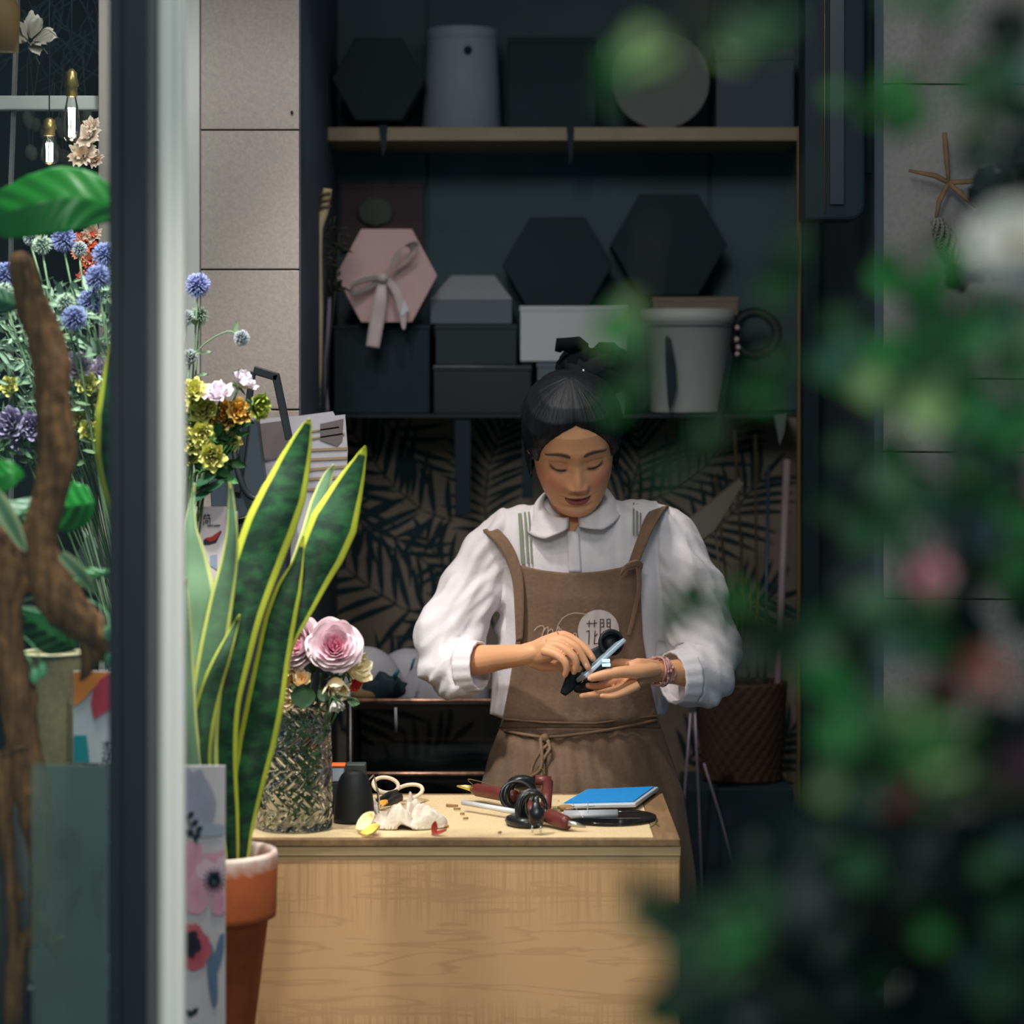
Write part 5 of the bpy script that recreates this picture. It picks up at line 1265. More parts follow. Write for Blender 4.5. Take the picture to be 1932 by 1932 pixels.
sleaf([(572, 1010, 1, 4.22), (562, 1060, 10, 4.21), (545, 1110, 24, 4.20), (528, 1170, 30, 4.19), (514, 1240, 32, 4.18), (500, 1320, 36, 4.17), (484, 1400, 36, 4.17), (468, 1480, 30, 4.16), (456, 1560, 22, 4.16), (452, 1625, 16, 4.16)])
sleaf([(630, 877, 1, 4.30), (618, 900, 9, 4.30), (602, 950, 17, 4.30), (585, 1010, 18, 4.29), (560, 1090, 20, 4.27), (530, 1200, 20, 4.24), (500, 1330, 20, 4.2), (460, 1500, 18, 4.19), (444, 1625, 14, 4.19)], .55)
sleaf([(367, 912, 1, 4.18), (362, 950, 5, 4.18), (360, 1000, 12, 4.18), (366, 1060, 26, 4.18), (370, 1130, 38, 4.17), (366, 1220, 42, 4.17), (366, 1320, 40, 4.16), (378, 1430, 32, 4.15), (400, 1540, 22, 4.15), (412, 1625, 16, 4.15)], .75)
sleaf([(433, 910, 1, 4.14), (436, 940, 5, 4.14), (438, 1000, 10, 4.14), (432, 1060, 16, 4.14), (418, 1130, 22, 4.13), (402, 1220, 26, 4.12), (388, 1320, 28, 4.12), (384, 1430, 26, 4.12), (400, 1540, 20, 4.13), (414, 1625, 15, 4.14)], .3)
sleaf([(212, 640, 3, 4.00), (220, 700, 26, 4.00), (224, 780, 46, 4.00), (224, 860, 46, 4.01), (232, 940, 34, 4.02), (262, 1050, 30, 4.05), (310, 1200, 30, 4.1), (360, 1400, 26, 4.13), (396, 1560, 20, 4.16), (404, 1625, 16, 4.16)], 0, .3)
sleaf([(452, 1160, 1, 4.11), (440, 1190, 7, 4.11), (420, 1240, 15, 4.10), (398, 1300, 20, 4.10), (380, 1380, 22, 4.10), (378, 1460, 20, 4.11), (396, 1560, 16, 4.12), (410, 1625, 12, 4.13)], .1)
sleaf([(352, 1090, 1, 4.09), (350, 1120, 6, 4.09), (348, 1200, 14, 4.09), (350, 1300, 18, 4.09), (360, 1420, 18, 4.10), (388, 1560, 14, 4.12), (404, 1625, 12, 4.13)], .6)
def pot_mat():
    m = mat('terracotta', srgb(216, 114, 58), .85, var=.35, scale=9, col2=srgb(168, 84, 46), bump=.2, bscale=60)
    nt = m.node_tree; N = nt.nodes; L = nt.links; b = N['Principled BSDF']; src = b.inputs['Base Color'].links[0].from_socket
    tc = N.new('ShaderNodeTexCoord'); s = N.new('ShaderNodeSeparateXYZ'); L.new(tc.outputs['Object'], s.inputs[0])
    nz = N.new('ShaderNodeTexNoise'); nz.inputs['Scale'].default_value = 22; nz.inputs['Detail'].default_value = 6; L.new(tc.outputs['Object'], nz.inputs[0])
    md = N.new('ShaderNodeMath'); md.operation = 'MULTIPLY'; md.inputs[1].default_value = .07; L.new(nz.outputs['Fac'], md.inputs[0])
    ad = N.new('ShaderNodeMath'); ad.operation = 'ADD'; L.new(s.outputs['Z'], ad.inputs[0]); L.new(md.outputs[0], ad.inputs[1])
    zt_ = potz-POT.z
    r = N.new('ShaderNodeMapRange'); r.inputs['From Min'].default_value = zt_+.005; r.inputs['From Max'].default_value = zt_+.036; r.inputs['To Max'].default_value = 1; L.new(ad.outputs[0], r.inputs['Value'])
    x = N.new('ShaderNodeMix'); x.data_type = 'RGBA'; L.new(r.outputs[0], x.inputs['Factor']); L.new(src, x.inputs['A']); x.inputs['B'].default_value = (*srgb(240, 218, 204), 1); L.new(x.outputs['Result'], b.inputs['Base Color'])
    return m
terr = pot_mat()
pz = lambda v: P(0, v, 4.16).z-POT.z
f = MB(); f.lathe(POT, [(.040, 0), (.052, .003), (.0855, pz(1728)), (.0965, pz(1727)), (.0975, pz(1715)), (.100, pz(1612)), (.098, pz(1604)), (.091, pz(1604)), (.088, pz(1612)), (.083, pz(1640))], 72, True)
mk('pot', f, terr, sp_)
f = MB(); f.lathe(POT, [(.0001, pz(1632)), (.05, pz(1633)), (.084, pz(1636))], 40); mk('soil', f, mat('soil', (.03, .022, .016), .95, var=.5, scale=80, bump=1, bscale=150), sp_)
f = MB(); f.box(POT.x-.14, POT.x+.10, 4.02, 4.30, 0, POT.z-.001); mk('plinth', f, mat('grey_plinth', srgb(110, 110, 108), .7), smooth=False, bevel=.004, label='low grey plinth carrying the terracotta pot', cat='plinth')
# floral board in front of the pot
f = MB(); bx0 = P(215, 0, 3.95).x; bx1 = P(425, 0, 3.95).x; bzt = P(0, 1445, 3.95).z
t = thing('floral_board', ((bx0+bx1)/2, 3.95, .3), 'white board printed with watercolour anemones standing before the plant pot', 'printed board')
f.box(bx0, bx1, 3.95, 3.956, .30, bzt); mk('board', f, mat('board_white', srgb(196, 192, 196), .7, var=.08, scale=6), t, smooth=False)
def blob(name, pts, col, y=3.9485, n=28, wob=.1, seed=0, colr=None):
    g = MB()
    for k, (u, v, a, b_, rot) in enumerate(pts):
        y -= .0002; c0 = len(g.v); q = P(u, v, y); ring = 5
        cen = colr or col; g.pt(Vector((q.x, y, q.z)), cen)
        for j in range(1, ring+1):
            for i in range(n):
                an = 2*pi*i/n; rr = j/ring*(1+wob*noise.noise(Vector((cos(an)*2, sin(an)*2, seed+k*3.1))))
                x = a*rr*cos(an); z = b_*rr*sin(an); xr_ = x*cos(rot)-z*sin(rot); zr = x*sin(rot)+z*cos(rot)
                px = P(u+xr_, v+zr, y); px.x = min(max(px.x, bx0+.001), bx1-.001); px.z = min(px.z, bzt-.001); g.pt(px, mixc(cen, col, (j/ring)**1.0))
        for i in range(n): g.f.append([c0, c0+1+i, c0+1+(i+1) % n])
        for j in range(ring-1):
            for i in range(n): i2 = (i+1) % n; g.f.append([c0+1+j*n+i, c0+1+(j+1)*n+i, c0+1+(j+1)*n+i2, c0+1+j*n+i2])
    return mk(name, g, mat('watercolour', rough=.8, vc=True, var=.12, scale=40), t)
bw = srgb(196, 192, 196)
blob('grey_leaf_print', [(372, 1510, 34, 62, -.25)], srgb(150, 154, 172), wob=.2, colr=srgb(142, 148, 168))
blob('petal_print', [(355, 1640, 30, 55, .1), (400, 1650, 34, 46, .3), (370, 1690, 26, 36, 0), (420, 1700, 22, 28, .4)], srgb(206, 158, 176), y=3.948, wob=.3, seed=4, colr=srgb(200, 140, 162))
blob('petal_print', [(395, 1645, 26, 20, .5), (425, 1640, 18, 26, 0)], srgb(214, 184, 196), y=3.9475, wob=.3, seed=2)
blob('red_anemone_print', [(362, 1788, 36, 44, 0)], srgb(190, 96, 112), y=3.9475, wob=.2, seed=6, colr=srgb(160, 60, 80))
for k_, e_ in enumerate(((360, 1782, 18, 24, 0), (404, 1660, 12, 16, 0))): blob('anemone_eye_print', [e_], srgb(40, 34, 50), y=3.9465, wob=.5, seed=3+k_, colr=srgb(22, 26, 40))
g = MB()
for k in range(16): a = 2*pi*k/16; g.tube([P(404, 1660, 3.9465), P(404+21*cos(a), 1660+25*sin(a), 3.9465)], [.0016, .0008], 4)
for (u, v) in ((354, 1545), (362, 1560), (370, 1572), (352, 1565), (366, 1585), (352, 1905), (362, 1915)): leafmesh(g, P(u, v, 3.9465), (.5, 0, .6 if u % 4 else -.6), (0, -1, 0), .014, .004)
g.tube([P(352, 1540, 3.9465), P(372, 1592, 3.9465)], .001, 4); g.c = [srgb(30, 50, 62)]*len(g.v)
mk('stamen_print', g, MATS['watercolour'], t)
blob('blue_leaf_print', [(401, 1840, 9, 62, -.08), (413, 1800, 8, 40, .2)], srgb(92, 118, 146), y=3.9478, wob=.1, seed=8)
blob('grey_band_print', [(390, 1566, 40, 14, 0)], srgb(150, 162, 176), y=3.9478, wob=.3, seed=9)
# smaller board behind the glass, shade put into its colours, with an anemone
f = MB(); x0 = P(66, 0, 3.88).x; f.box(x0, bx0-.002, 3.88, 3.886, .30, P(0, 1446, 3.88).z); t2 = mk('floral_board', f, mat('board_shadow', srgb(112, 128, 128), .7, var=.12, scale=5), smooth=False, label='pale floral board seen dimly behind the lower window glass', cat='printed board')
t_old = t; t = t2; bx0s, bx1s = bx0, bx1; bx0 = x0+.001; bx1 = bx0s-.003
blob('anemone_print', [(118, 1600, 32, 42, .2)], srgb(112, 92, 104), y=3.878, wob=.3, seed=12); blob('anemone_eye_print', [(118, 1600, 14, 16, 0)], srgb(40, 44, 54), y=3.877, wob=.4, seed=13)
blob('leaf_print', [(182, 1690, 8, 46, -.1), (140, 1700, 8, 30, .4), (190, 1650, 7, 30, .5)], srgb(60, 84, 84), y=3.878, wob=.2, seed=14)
# basket and sign behind
f = MB(); q = P(98, 1440, 4.05); bt = P(0, 1232, 4.05).z
def wv2(s, t_): r = (.040+.006*t_)*(1+.02*sin(s*2*pi*40+pi*int(t_*34))); return Vector((q.x+r*cos(2*pi*s), q.y+r*sin(2*pi*s), lerp(.745, bt, t_)))
f.grid(120, 60, wv2, True); bk = mk('woven_basket', f, mat('straw', srgb(186, 170, 128), .8, var=.25, scale=120), solid=.003, label='straw woven cylinder basket behind the driftwood', cat='basket')
f = MB(); f.lathe((q.x, q.y, bt), [(.047+.003*cos(a), .003*sin(a)) for a in [2*pi*i/8 for i in range(9)]], 40); mk('rim', f, mat('straw_rim', srgb(206, 196, 160), .7), bk)
f = MB(); f.box(-.86, P(300, 0, 4.1).x, 3.99, 4.25, 0, .744); mk('low_cabinet', f, mat('low_dark', srgb(50, 58, 60), .6), smooth=False, bevel=.004, label='low dark cabinet under the basket and the bright sign', cat='cabinet')
a = P(138, 1440, 4.0); b = P(225, 1266, 4.0)
f = MB(); f.box(a.x, b.x, 4.0, 4.004, a.z, b.z); sg = mk('notice_sign', f, mat('sign_white', srgb(206, 204, 212), .6), smooth=False, label='white notice with orange, crimson and teal shapes beside the frame', cat='sign')
def poly(name, pts, col, par, Y, m=None):
    g = MB(); g.prism([P(u, v, Y) for u, v in pts], (0, .0006, 0)); return mk(name, g, m or mat('c_%d_%d_%d' % tuple(int(255*c) for c in col), col, .6), par, smooth=False)
poly('orange_shape', [(139, 1268), (205, 1268), (185, 1290), (170, 1305), (160, 1318), (139, 1334)], srgb(236, 140, 58), sg, 3.999)
poly('crimson_shape', [(207, 1270), (222, 1270), (222, 1330), (205, 1340), (178, 1356), (171, 1330), (176, 1300), (190, 1280)], srgb(196, 62, 84), sg, 3.9985)
poly('teal_shape', [(139, 1387), (163, 1387), (166, 1410), (169, 1439), (139, 1439)], srgb(24, 146, 156), sg, 3.999)
g = MB(); mf = lambda u, v: P(u, v, 3.9985)
strokes(g, [[(193, 1402), (212, 1402)], [(202, 1399), (202, 1412)], [(202, 1403), (194, 1411)], [(196, 1415), (212, 1415)], [(193, 1421), (214, 1421)], [(204, 1421), (204, 1434)], [(199, 1425), (194, 1431)], [(194, 1440), (194, 1430)]], 2.2, conv=lambda x, y: (x, y), mapf=mf)
strokes(g, [[(194, 1439), (194, 1431), (201, 1439), (201, 1431)]], 2.0, conv=lambda x, y: (x, y), mapf=mf)
mk('sign_lettering', g, mat('ink', srgb(40, 46, 56), .7), sg, smooth=False)

# rubber plant in the window
rub = mat('rubber_leaf', rough=.35, vc=True, var=.12, scale=8)
rp_ = thing('rubber_plant', P(-60, 1500, 3.80), 'broad-leaved green rubber plant in the left window', 'plant')
f = MB(); f.tube(sub([P(-60, 1500, 3.8), P(-55, 1100, 3.8), P(-50, 700, 3.8), P(-45, 400, 3.8)]), .006, 8); mk('stem', f, stem_m, rp_)
def bigleaf(path, wid, col, Y, pet=None, rise=.2, dz=0):
    c3 = [P(u, v, Y+dy) for u, v, dy in path]; q = sub(c3, 5); w = subr([x*Y/FPX for x in wid], 5); n = len(q); g = MB()
    def fn(u, t):
        k = t*(n-1); i = min(int(k), n-2); p = q[i].lerp(q[i+1], k-i); ww = lerp(w[i], w[i+1], k-i); d = (q[i+1]-q[i]).normalized()
        sd = Vector((0, -1, .25)).cross(d).normalized(); nm = sd.cross(d); s = 2*u-1
        vein = .0009*sin(40*t+abs(s)*8)
        return (p+sd*s*ww+nm*(rise*ww*abs(s)+vein), mixc(col, tuple(c*1.25 for c in col), max(0, 1-abs(s)*14)))
    g.grid(25, n*2, fn); o = mk('leaf', g, rub, rp_, solid=.001)
    if pet:
        g = MB(); g.tube(sub([q[0], P(*pet[0]), P(-50, pet[1], 3.8)]), .003, 6); mk('petiole', g, stem_m, o)
bigleaf([(-45, 430, 0), (0, 405, -.02), (60, 385, -.03), (120, 372, -.03), (175, 378, -.02), (235, 400, 0)], [8, 48, 62, 66, 56, 10], srgb(36, 128, 48), 3.72, ((-50, 440, 3.78), 470))
bigleaf([(-40, 905, 0), (-10, 900, -.02), (25, 892, -.02), (46, 896, 0)], [10, 34, 26, 1], srgb(40, 142, 52), 3.70, ((-46, 920, 3.76), 940))
bigleaf([(55, 965, .06), (90, 955, .05), (130, 955, .04), (165, 950, .03), (178, 948, .03)], [8, 46, 50, 34, 2], srgb(36, 134, 52), 3.80, ((0, 990, 3.86), 1010))
bigleaf([(-40, 560, 0), (-10, 562, 0), (20, 572, 0), (40, 580, 0)], [10, 24, 20, 1], srgb(24, 74, 44), 3.80, ((-45, 570, 3.8), 590))
bigleaf([(-40, 985, 0), (0, 990, 0), (40, 965, .03), (70, 940, .05)], [10, 36, 36, 4], srgb(26, 90, 48), 3.84, ((-45, 1000, 3.82), 1030))
bigleaf([(30, 1150, .0), (70, 1180, 0), (110, 1205, 0), (145, 1222, 0)], [8, 40, 34, 3], srgb(30, 92, 46), 3.84, ((0, 1140, 3.83), 1150))
bigleaf([(110, 1110, .05), (140, 1100, .05), (165, 1085, .05), (206, 1078, .05)], [6, 14, 16, 2], srgb(74, 138, 82), 3.84, ((60, 1130, 3.86), 1160))
f = MB()
for (p0, p1, p2, w_) in (((-15, 925), (15, 975), (49, 1040), 18), ((115, 1045), (150, 1080), (182, 1120), 13)):
    c3 = [P(*p0, 3.68), P(*p1, 3.67), P(*p2, 3.68)]; q = sub(c3, 6); n = len(q)
    f.grid(9, n, lambda u, t, q=q, n=n, w_=w_: (q[min(int(t*(n-1)+.5), n-1)]+Vector((.7, 0, .7))*(2*u-1)*w_*3.68/FPX*sin(pi*(.15+.84*t))**.7, mixc(srgb(88, 132, 96), srgb(226, 232, 180), abs(2*u-1)**2)))
mk('variegated_leaf', f, rub, rp_)
for (u, v) in ((65, 1275), (80, 1265), (205, 1195), (207, 1245)):
    f = MB(); f.ball(P(u, v, 3.70), .010, 10, (.7, .5, 1.2)); f.tube(sub([P(u, v-10, 3.70), P(u-30, v-60, 3.76), P(-52, v-120, 3.8)]), .001, 4); f.c = [srgb(120, 190, 140)]*len(f.v); mk('trailing_leaf', f, rub, rp_)
f = MB(); q = P(-60, 1500, 3.8); f.lathe((q.x, q.y, .62), [(.06, 0), (.085, .17), (.088, q.z-.62+.02), (.08, q.z-.62+.02), (.078, q.z-.64)], 40, True); mk('pot', f, mat('pot_dark', srgb(70, 74, 74), .6), rp_)
f = MB(); f.box(q.x-.12, q.x+.11, 3.68, 3.92, 0, .618); mk('plant_stand', f, black_m, smooth=False, label='black stand under the rubber plant outside the left edge', cat='stand')

# driftwood
dw_m = mat('driftwood', srgb(152, 104, 62), .8, var=.75, scale=14, stretch=(7, 7, .8), bump=.8, bscale=34, detail=8)
f = MB()
def branch(pts, Y=3.72):
    c = [P(u, v, Y+(d if len(q) > 3 else 0)) for q in pts for (u, v, r, *dd) in [q] for d in [dd[0] if dd else 0]]
    f.tube(sub(c, 4), subr([q[2]*Y/FPX for q in pts], 4), 18)
branch([(28, 478, 12), (42, 500, 24), (58, 560, 30), (78, 620, 34), (98, 690, 34), (100, 760, 34), (108, 830, 36), (106, 890, 36), (92, 950, 36), (74, 1020, 36), (84, 1080, 42), (110, 1130, 44), (150, 1170, 40), (182, 1200, 34), (205, 1230, 30), (215, 1250, 20)])
branch([(-30, 1000, 20), (5, 1030, 24), (24, 1080, 28), (22, 1160, 24), (20, 1230, 30), (30, 1300, 36), (42, 1380, 34), (58, 1470, 30), (72, 1540, 34), (78, 1600, 26), (74, 1680, 18), (72, 1720, 16), (88, 1760, 15), (106, 1800, 12), (112, 1830, 5)])
branch([(74, 1040, 28), (50, 1060, 24), (24, 1080, 26)])
branch([(165, 1190, 26), (170, 1230, 24), (160, 1270, 16), (150, 1290, 5)])
branch([(-10, 1420, 16), (4, 1500, 14), (10, 1570, 15), (18, 1640, 13), (22, 1720, 14), (28, 1800, 15), (24, 1870, 16), (26, 2000, 16)])
branch([(30, 1380, 20), (18, 1480, 16), (8, 1560, 12), (22, 1640, 10), (40, 1690, 8), (42, 1700, 3)])
branch([(70, 1640, 18), (66, 1740, 12), (40, 1790, 10), (28, 1820, 9)])
branch([(104, 1790, 9), (118, 1770, 9), (122, 1790, 6), (118, 1800, 3)])
branch([(72, 1560, 20), (84, 1640, 16), (78, 1700, 12), (60, 1790, 10)])
dw = mk('driftwood', f, dw_m, label='gnarled brown driftwood trunk with forked branches in the left window', cat='driftwood')
def dwf(p, n):
    q = Vector((p.x*26, p.y*26, p.z*9)); d = noise.noise(q)+.6*noise.noise(Vector((p.x*70, p.y*70, p.z*16)))+.35*noise.noise(p*60); return p+n*.0062*(d-.1)
remesh(dw, .0028, 1, dwf)
f = MB(); f.tube([P(2, 1412, 3.69), P(30, 1410, 3.685), P(58, 1410, 3.69)], .0012, 5); mk('wire_tie', f, gold_m, dw)

# ================================================================= DISPLAY ITEMS BY THE PILLAR
t = thing('black_easel_frame', P(490, 960, 5.0), 'black slanted metal frame stand between flowers and pinned papers', 'stand')
def bar(mb, p0, p1, w, Y, d=.02):
    A = P(*p0, Y); B = P(*p1, Y); dd = (B-A).normalized(); n = Vector((-dd.z, 0, dd.x))*w*Y/FPX/2; mb.prism([A+n, B+n, B-n, A-n], (0, d, 0))
f = MB(); bar(f, (478, 698), (524, 712), 16, 5.0); bar(f, (519, 706), (545, 830), 14, 5.0); bar(f, (476, 700), (447, 930), 12, 5.0); mk('slanted_frame', f, mat('black_metal', (.02, .024, .03), .4), t, smooth=False, bevel=.002)
f = MB(); f.prism([P(u, v, 5.01) for u, v in ((448, 800), (484, 790), (505, 960), (430, 985), (400, 985), (395, 900))], (0, .06, 0)); mk('grey_side', f, mat('slate_panel', srgb(52, 62, 72), .5), t, smooth=False, bevel=.002)
f = MB(); f.tube(sub([P(440, 840, 4.99), P(452, 900, 4.98), P(470, 935, 4.98), P(500, 945, 4.98)]), .006, 8); mk('bent_arm', f, mat('black_metal'), t)
f = MB(); f.prism([P(u, v, 5.02) for u, v in ((430, 985), (540, 965), (540, 1500), (400, 1500), (400, 985))], (0, .1, 0)); mk('stand_body', f, black_m, t, smooth=False)
t = thing('pinned_papers', P(580, 1000, 5.12), 'white sheets with tan stripes standing beside the black frame', 'papers')
pw = mat('paper_white', srgb(190, 188, 198), .7, var=.05, scale=10)
f = MB(); f.prism([P(u, v, 5.14) for u, v in ((486, 790), (560, 785), (628, 776), (632, 784), (651, 782), (656, 850), (650, 1000), (560, 1060), (486, 1060))], (0, .004, 0)); mk('sheet', f, pw, t, smooth=False)
f = MB()
for (u0, v0, u1, v1) in ((560, 818, 640, 806), (585, 828, 650, 818), (565, 850, 655, 846), (565, 868, 655, 864), (560, 888, 655, 880), (560, 905, 652, 900), (560, 925, 652, 920)): bar(f, (u0, v0), (u1, v1), 5 if v0 > 830 else 3, 5.138, .001)
mk('tan_stripe', f, mat('tan_ink', srgb(160, 138, 112), .7), t, smooth=False)
f = MB(); f.prism([P(u, v, 5.138) for u, v in ((604, 800), (648, 790), (646, 830), (636, 842), (604, 830))], (0, .001, 0)); mk('grey_patch', f, mat('grey_ink', srgb(112, 104, 106), .7), t, smooth=False); f = MB(); f.prism([P(u, v, 5.138) for u, v in ((486, 800), (545, 792), (548, 860), (500, 870))], (0, .001, 0)); mk('grey_patch', f, mat('grey_ink', srgb(112, 104, 106), .7), t, smooth=False)
# card holder
t = thing('card_holder', P(398, 1100, 4.45), 'small clear holder with a white card showing a red motif and characters', 'card')
f = MB(); f.prism([P(u, v, 4.45) for u, v in ((366, 956), (428, 956), (432, 1100), (404, 1112), (366, 1060))], (0, .003, 0)); mk('card', f, mat('card_pink_white', srgb(214, 200, 208), .6), t, smooth=False)
f = MB(); f.prism([P(u, v, 4.444) for u, v in ((428, 962), (447, 966), (446, 1020), (436, 1060), (430, 1060))], (0, .02, 0)); mk('holder_edge', f, mat('pale_blue_acrylic', srgb(150, 186, 206), .3), t, smooth=False)
g = MB(); mf = lambda u, v: P(u, v, 4.4485)
strokes(g, [[(384, 974), (396, 972)], [(387, 970), (384, 980)], [(392, 970), (396, 978)], [(384, 984), (384, 990)], [(385, 978), (396, 978), (396, 988)], [(388, 982), (392, 982), (392, 987), (388, 987), (388, 982)]], 1.8, conv=lambda x, y: (x, y), mapf=mf)
strokes(g, [[(392+3*i, 990), (392+3*i, 994)] for i in range(8)]+[[(391, 992), (400, 991)], [(404, 992), (416, 991)]], 1.3, conv=lambda x, y: (x, y), mapf=mf)
mk('card_lettering', g, MATS['ink'], t, smooth=False)
poly('red_motif', [(386, 1016), (400, 1012), (417, 1000), (412, 1012), (404, 1020), (396, 1022)], srgb(176, 52, 50), t, 4.4488)
poly('dark_motif', [(384, 1018), (400, 1014), (404, 1020), (416, 1000), (418, 1004), (408, 1024), (394, 1028), (384, 1028)], srgb(50, 44, 52), t, 4.4492)
f = MB(); q = P(366, 1062, 4.45); poly('blue_patch', [(396, 1048), (409, 1046), (409, 1075), (396, 1066)], srgb(150, 160, 180), t, 4.4487)
f = MB(); f.box(P(360, 0, 4.45).x, P(440, 0, 4.45).x, 4.447, 4.51, H, P(0, 1112, 4.45).z); mk('card_block', f, mat('grey_block', srgb(96, 104, 108), .6), t, smooth=False, bevel=.002)
# grey gauze basket and items seen left of frame near v 1040
f = MB(); a = P(140, 1085, 4.75); b = P(208, 1030, 4.75); f.prism([P(u, v, 4.66) for u, v in ((138, 1055), (165, 1010), (206, 1060), (206, 1090), (140, 1085))], (0, .05, 0))
for u in (150, 200): f.tube([P(u, 1070, 4.70), Vector((P(u, 0, 4.70).x, 4.70, H+.001))], .002, 6)
mk('steel_rack', f, mat('rack_grey', srgb(120, 130, 136), .5, var=.3, scale=80, stretch=(1, 1, 8)), smooth=False, bevel=.003, label='grey ribbed tray behind the variegated leaf in the window', cat='tray')
f = MB()
for k in range(3): f.tube([P(155+k*5, 1000-k*3, 4.70), P(200+k*4, 1075-k*3, 4.70)], .0018, 6)
mk('white_rods', f, trim_white, label='thin white rods slanting by the frame in the left window', cat='rods')

# ================================================================= COUNTER TOP ITEMS
def on(u, v): 
    Y = (CAMH-H)*FPX/(v-HV); return Vector(((u-966)*Y/FPX, Y, H))
# black rounded pouch / dispenser
t = thing('black_dispenser', on(665, 1562), 'matte black dome-shaped dispenser right of the glass vase', 'dispenser')
c = on(666, 1556); c.y += .03; 
f = MB(); kx = c.y/FPX
def dome(u, tt):
    a = 2*pi*u; z = .088*sin(tt*pi/2); r = (.0365-.002*tt)*max(.02, cos(tt*pi/2))**.5; return c+Vector((r*cos(a)*.98, r*.75*sin(a), z+.0008))
f.grid(40, 24, dome, True); f.f.append([i for i in range(40)]); mk('body', f, mat('matte_black', (.010, .012, .014), .55), t)
f = MB(); q = c+Vector((.020, .03, .066)); f.tube([q, q+Vector((.012, 0, .012)), q+Vector((.02, .0, -.02)), q+Vector((.022, 0, -.05))], .0022, 6); mk('metal_loop', f, mat('chrome', (.7, .75, .78), .15, metal=1), t)
f = MB(); f.box(c.x-.018, c.x+.018, c.y+.045, c.y+.07, H+.0008, H+.094); mk('cap_block', f, mat('dark_olive_plastic', (.05, .06, .055), .3), t, smooth=False, bevel=.003)
c = on(633, 1540); t = thing('blade_case', c+Vector((0, .03, 0)), 'small clear case with an orange lid between vase and black dome', 'case')
f = MB(); f.box(c.x-.011, c.x+.014, c.y+.02, c.y+.045, H+.0008, H+.056); mk('black_base', f, black_m, t, smooth=False, bevel=.002)
f = MB(); f.box(c.x-.011, c.x+.014, c.y+.02, c.y+.045, H+.057, H+.082); mk('clear_body', f, mat('grey_clear', srgb(150, 160, 172), .3), t, smooth=False, bevel=.002)
f = MB(); f.box(c.x-.012, c.x+.016, c.y+.018, c.y+.047, H+.083, H+.088); mk('orange_lid', f, mat('orange_plastic', srgb(240, 110, 50), .4), t, smooth=False, bevel=.002)
# scissors
t = thing('scissors', on(750, 1508), 'cream-handled scissors with dark blades on the counter', 'scissors')
crm = mat('cream_plastic', srgb(226, 206, 180), .45)
def loop(cu, cv, au, av, rot, Yc_, lift):
    pts = []; base = on(cu, cv)
    for i in range(33):
        a = 2*pi*i/32; x = au*cos(a)*.00096; y = av*sin(a)*.00096; pts.append(base+Vector((x*cos(rot)-y*sin(rot), x*sin(rot)+y*cos(rot), lift+.012*sin(a)+.003*cos(a+1))))
    return pts
f = MB(); f.tube(loop(728, 1508, 23, 32, .3, 0, .026), .0038, 8, cap=False); mk('handle', f, crm, t)
f = MB(); f.tube(loop(770, 1512, 27, 30, -.2, 0, .017), .0038, 8, cap=False); mk('handle', f, crm, t)
f = MB(); a = on(750, 1514)+Vector((0, 0, .017)); b = on(707, 1524)+Vector((0, 0, .012)); f.tube([a, a.lerp(b, .4), b], [.007, .009, .002], 8, ell=.5); a = on(757, 1518)+Vector((0, 0, .014)); b = on(716, 1528)+Vector((0, 0, .006)); f.tube([a, a.lerp(b, .45), b], [.008, .008, .001], 8, ell=.5); mk('blades', f, mat('dark_steel', srgb(56, 56, 60), .4, metal=.3, var=.5, scale=60), t)
# rag
f = MB(); c = on(766, 1560)
def rag(u, tt):
    x = (u-.5)*.135; y = (tt-.5)*.070; r = sqrt((x/.066)**2+(y/.036)**2)
    h = .056*max(0, 1-r**2.4)**.6
    n = max(.25, min(.85, .50+.9*noise.noise(Vector((x*34+3, y*40, 1)))))+.45*abs(noise.noise(Vector((x*60, y*60, 4))))
    w = noise.noise(Vector((x*25, y*25, 9)))*.008
    k = min(1, 1.02/max(r, .001)) if r > 1.0 else 1
    return c+Vector((x*k+w, y*k+w*.6, max(.0012, h*n+.0015)))
f.grid(110, 70, rag); f.tube(sub([on(716, 1548)+Vector((0, 0, .006)), on(705, 1538)+Vector((0, 0, .018)), on(702, 1530)+Vector((0, 0, .022)), on(708, 1536)+Vector((0, 0, .018)), on(714, 1546)+Vector((0, 0, .008))]), .0026, 6)
mk('cleaning_rag', f, mat('beige_cloth', srgb(214, 200, 184), .9, var=.12, scale=60, bump=.4, bscale=200), solid=.0015, label='crumpled beige rag near the front edge of the counter', cat='cloth')
def petal(u, v, L, Wd, ax, col, lb, lift=.001, nm=(0, -.5, 1), cat='petal', name='fallen_petal'):
    f = MB(); leafmesh(f, on(u, v)+Vector((0, 0, lift)), ax, nm, L, Wd, .6, col, 8, bend=-.25); return mk(name, f, petal_m, solid=.0008, label=lb, cat=cat)
petal(676, 1572, .040, .018, (.9, .1, .55), srgb(250, 232, 176), 'cream petal curled at the left end of the rag')
petal(682, 1578, .034, .012, (.9, .0, .2), srgb(248, 206, 96), 'yellow petal lying at the front left of the rag')
petal(702, 1574, .020, .012, (.6, 0, .5), srgb(232, 226, 214), 'small white petal tucked against the rag')
petal(703, 1527, .030, .010, (.9, -.1, .15), srgb(236, 176, 70), 'orange yellow petal in front of the scissors')
petal(818, 1575, .022, .006, (.3, .1, .9), srgb(176, 60, 44), 'red curled petal at the right of the rag', name='red_petal')
petal(815, 1576, .026, .005, (1, -.1, .1), srgb(168, 56, 40), 'flat red petal below the curled red one', name='red_petal')
tw_m = mat('brown_bit', srgb(150, 116, 74), .8)
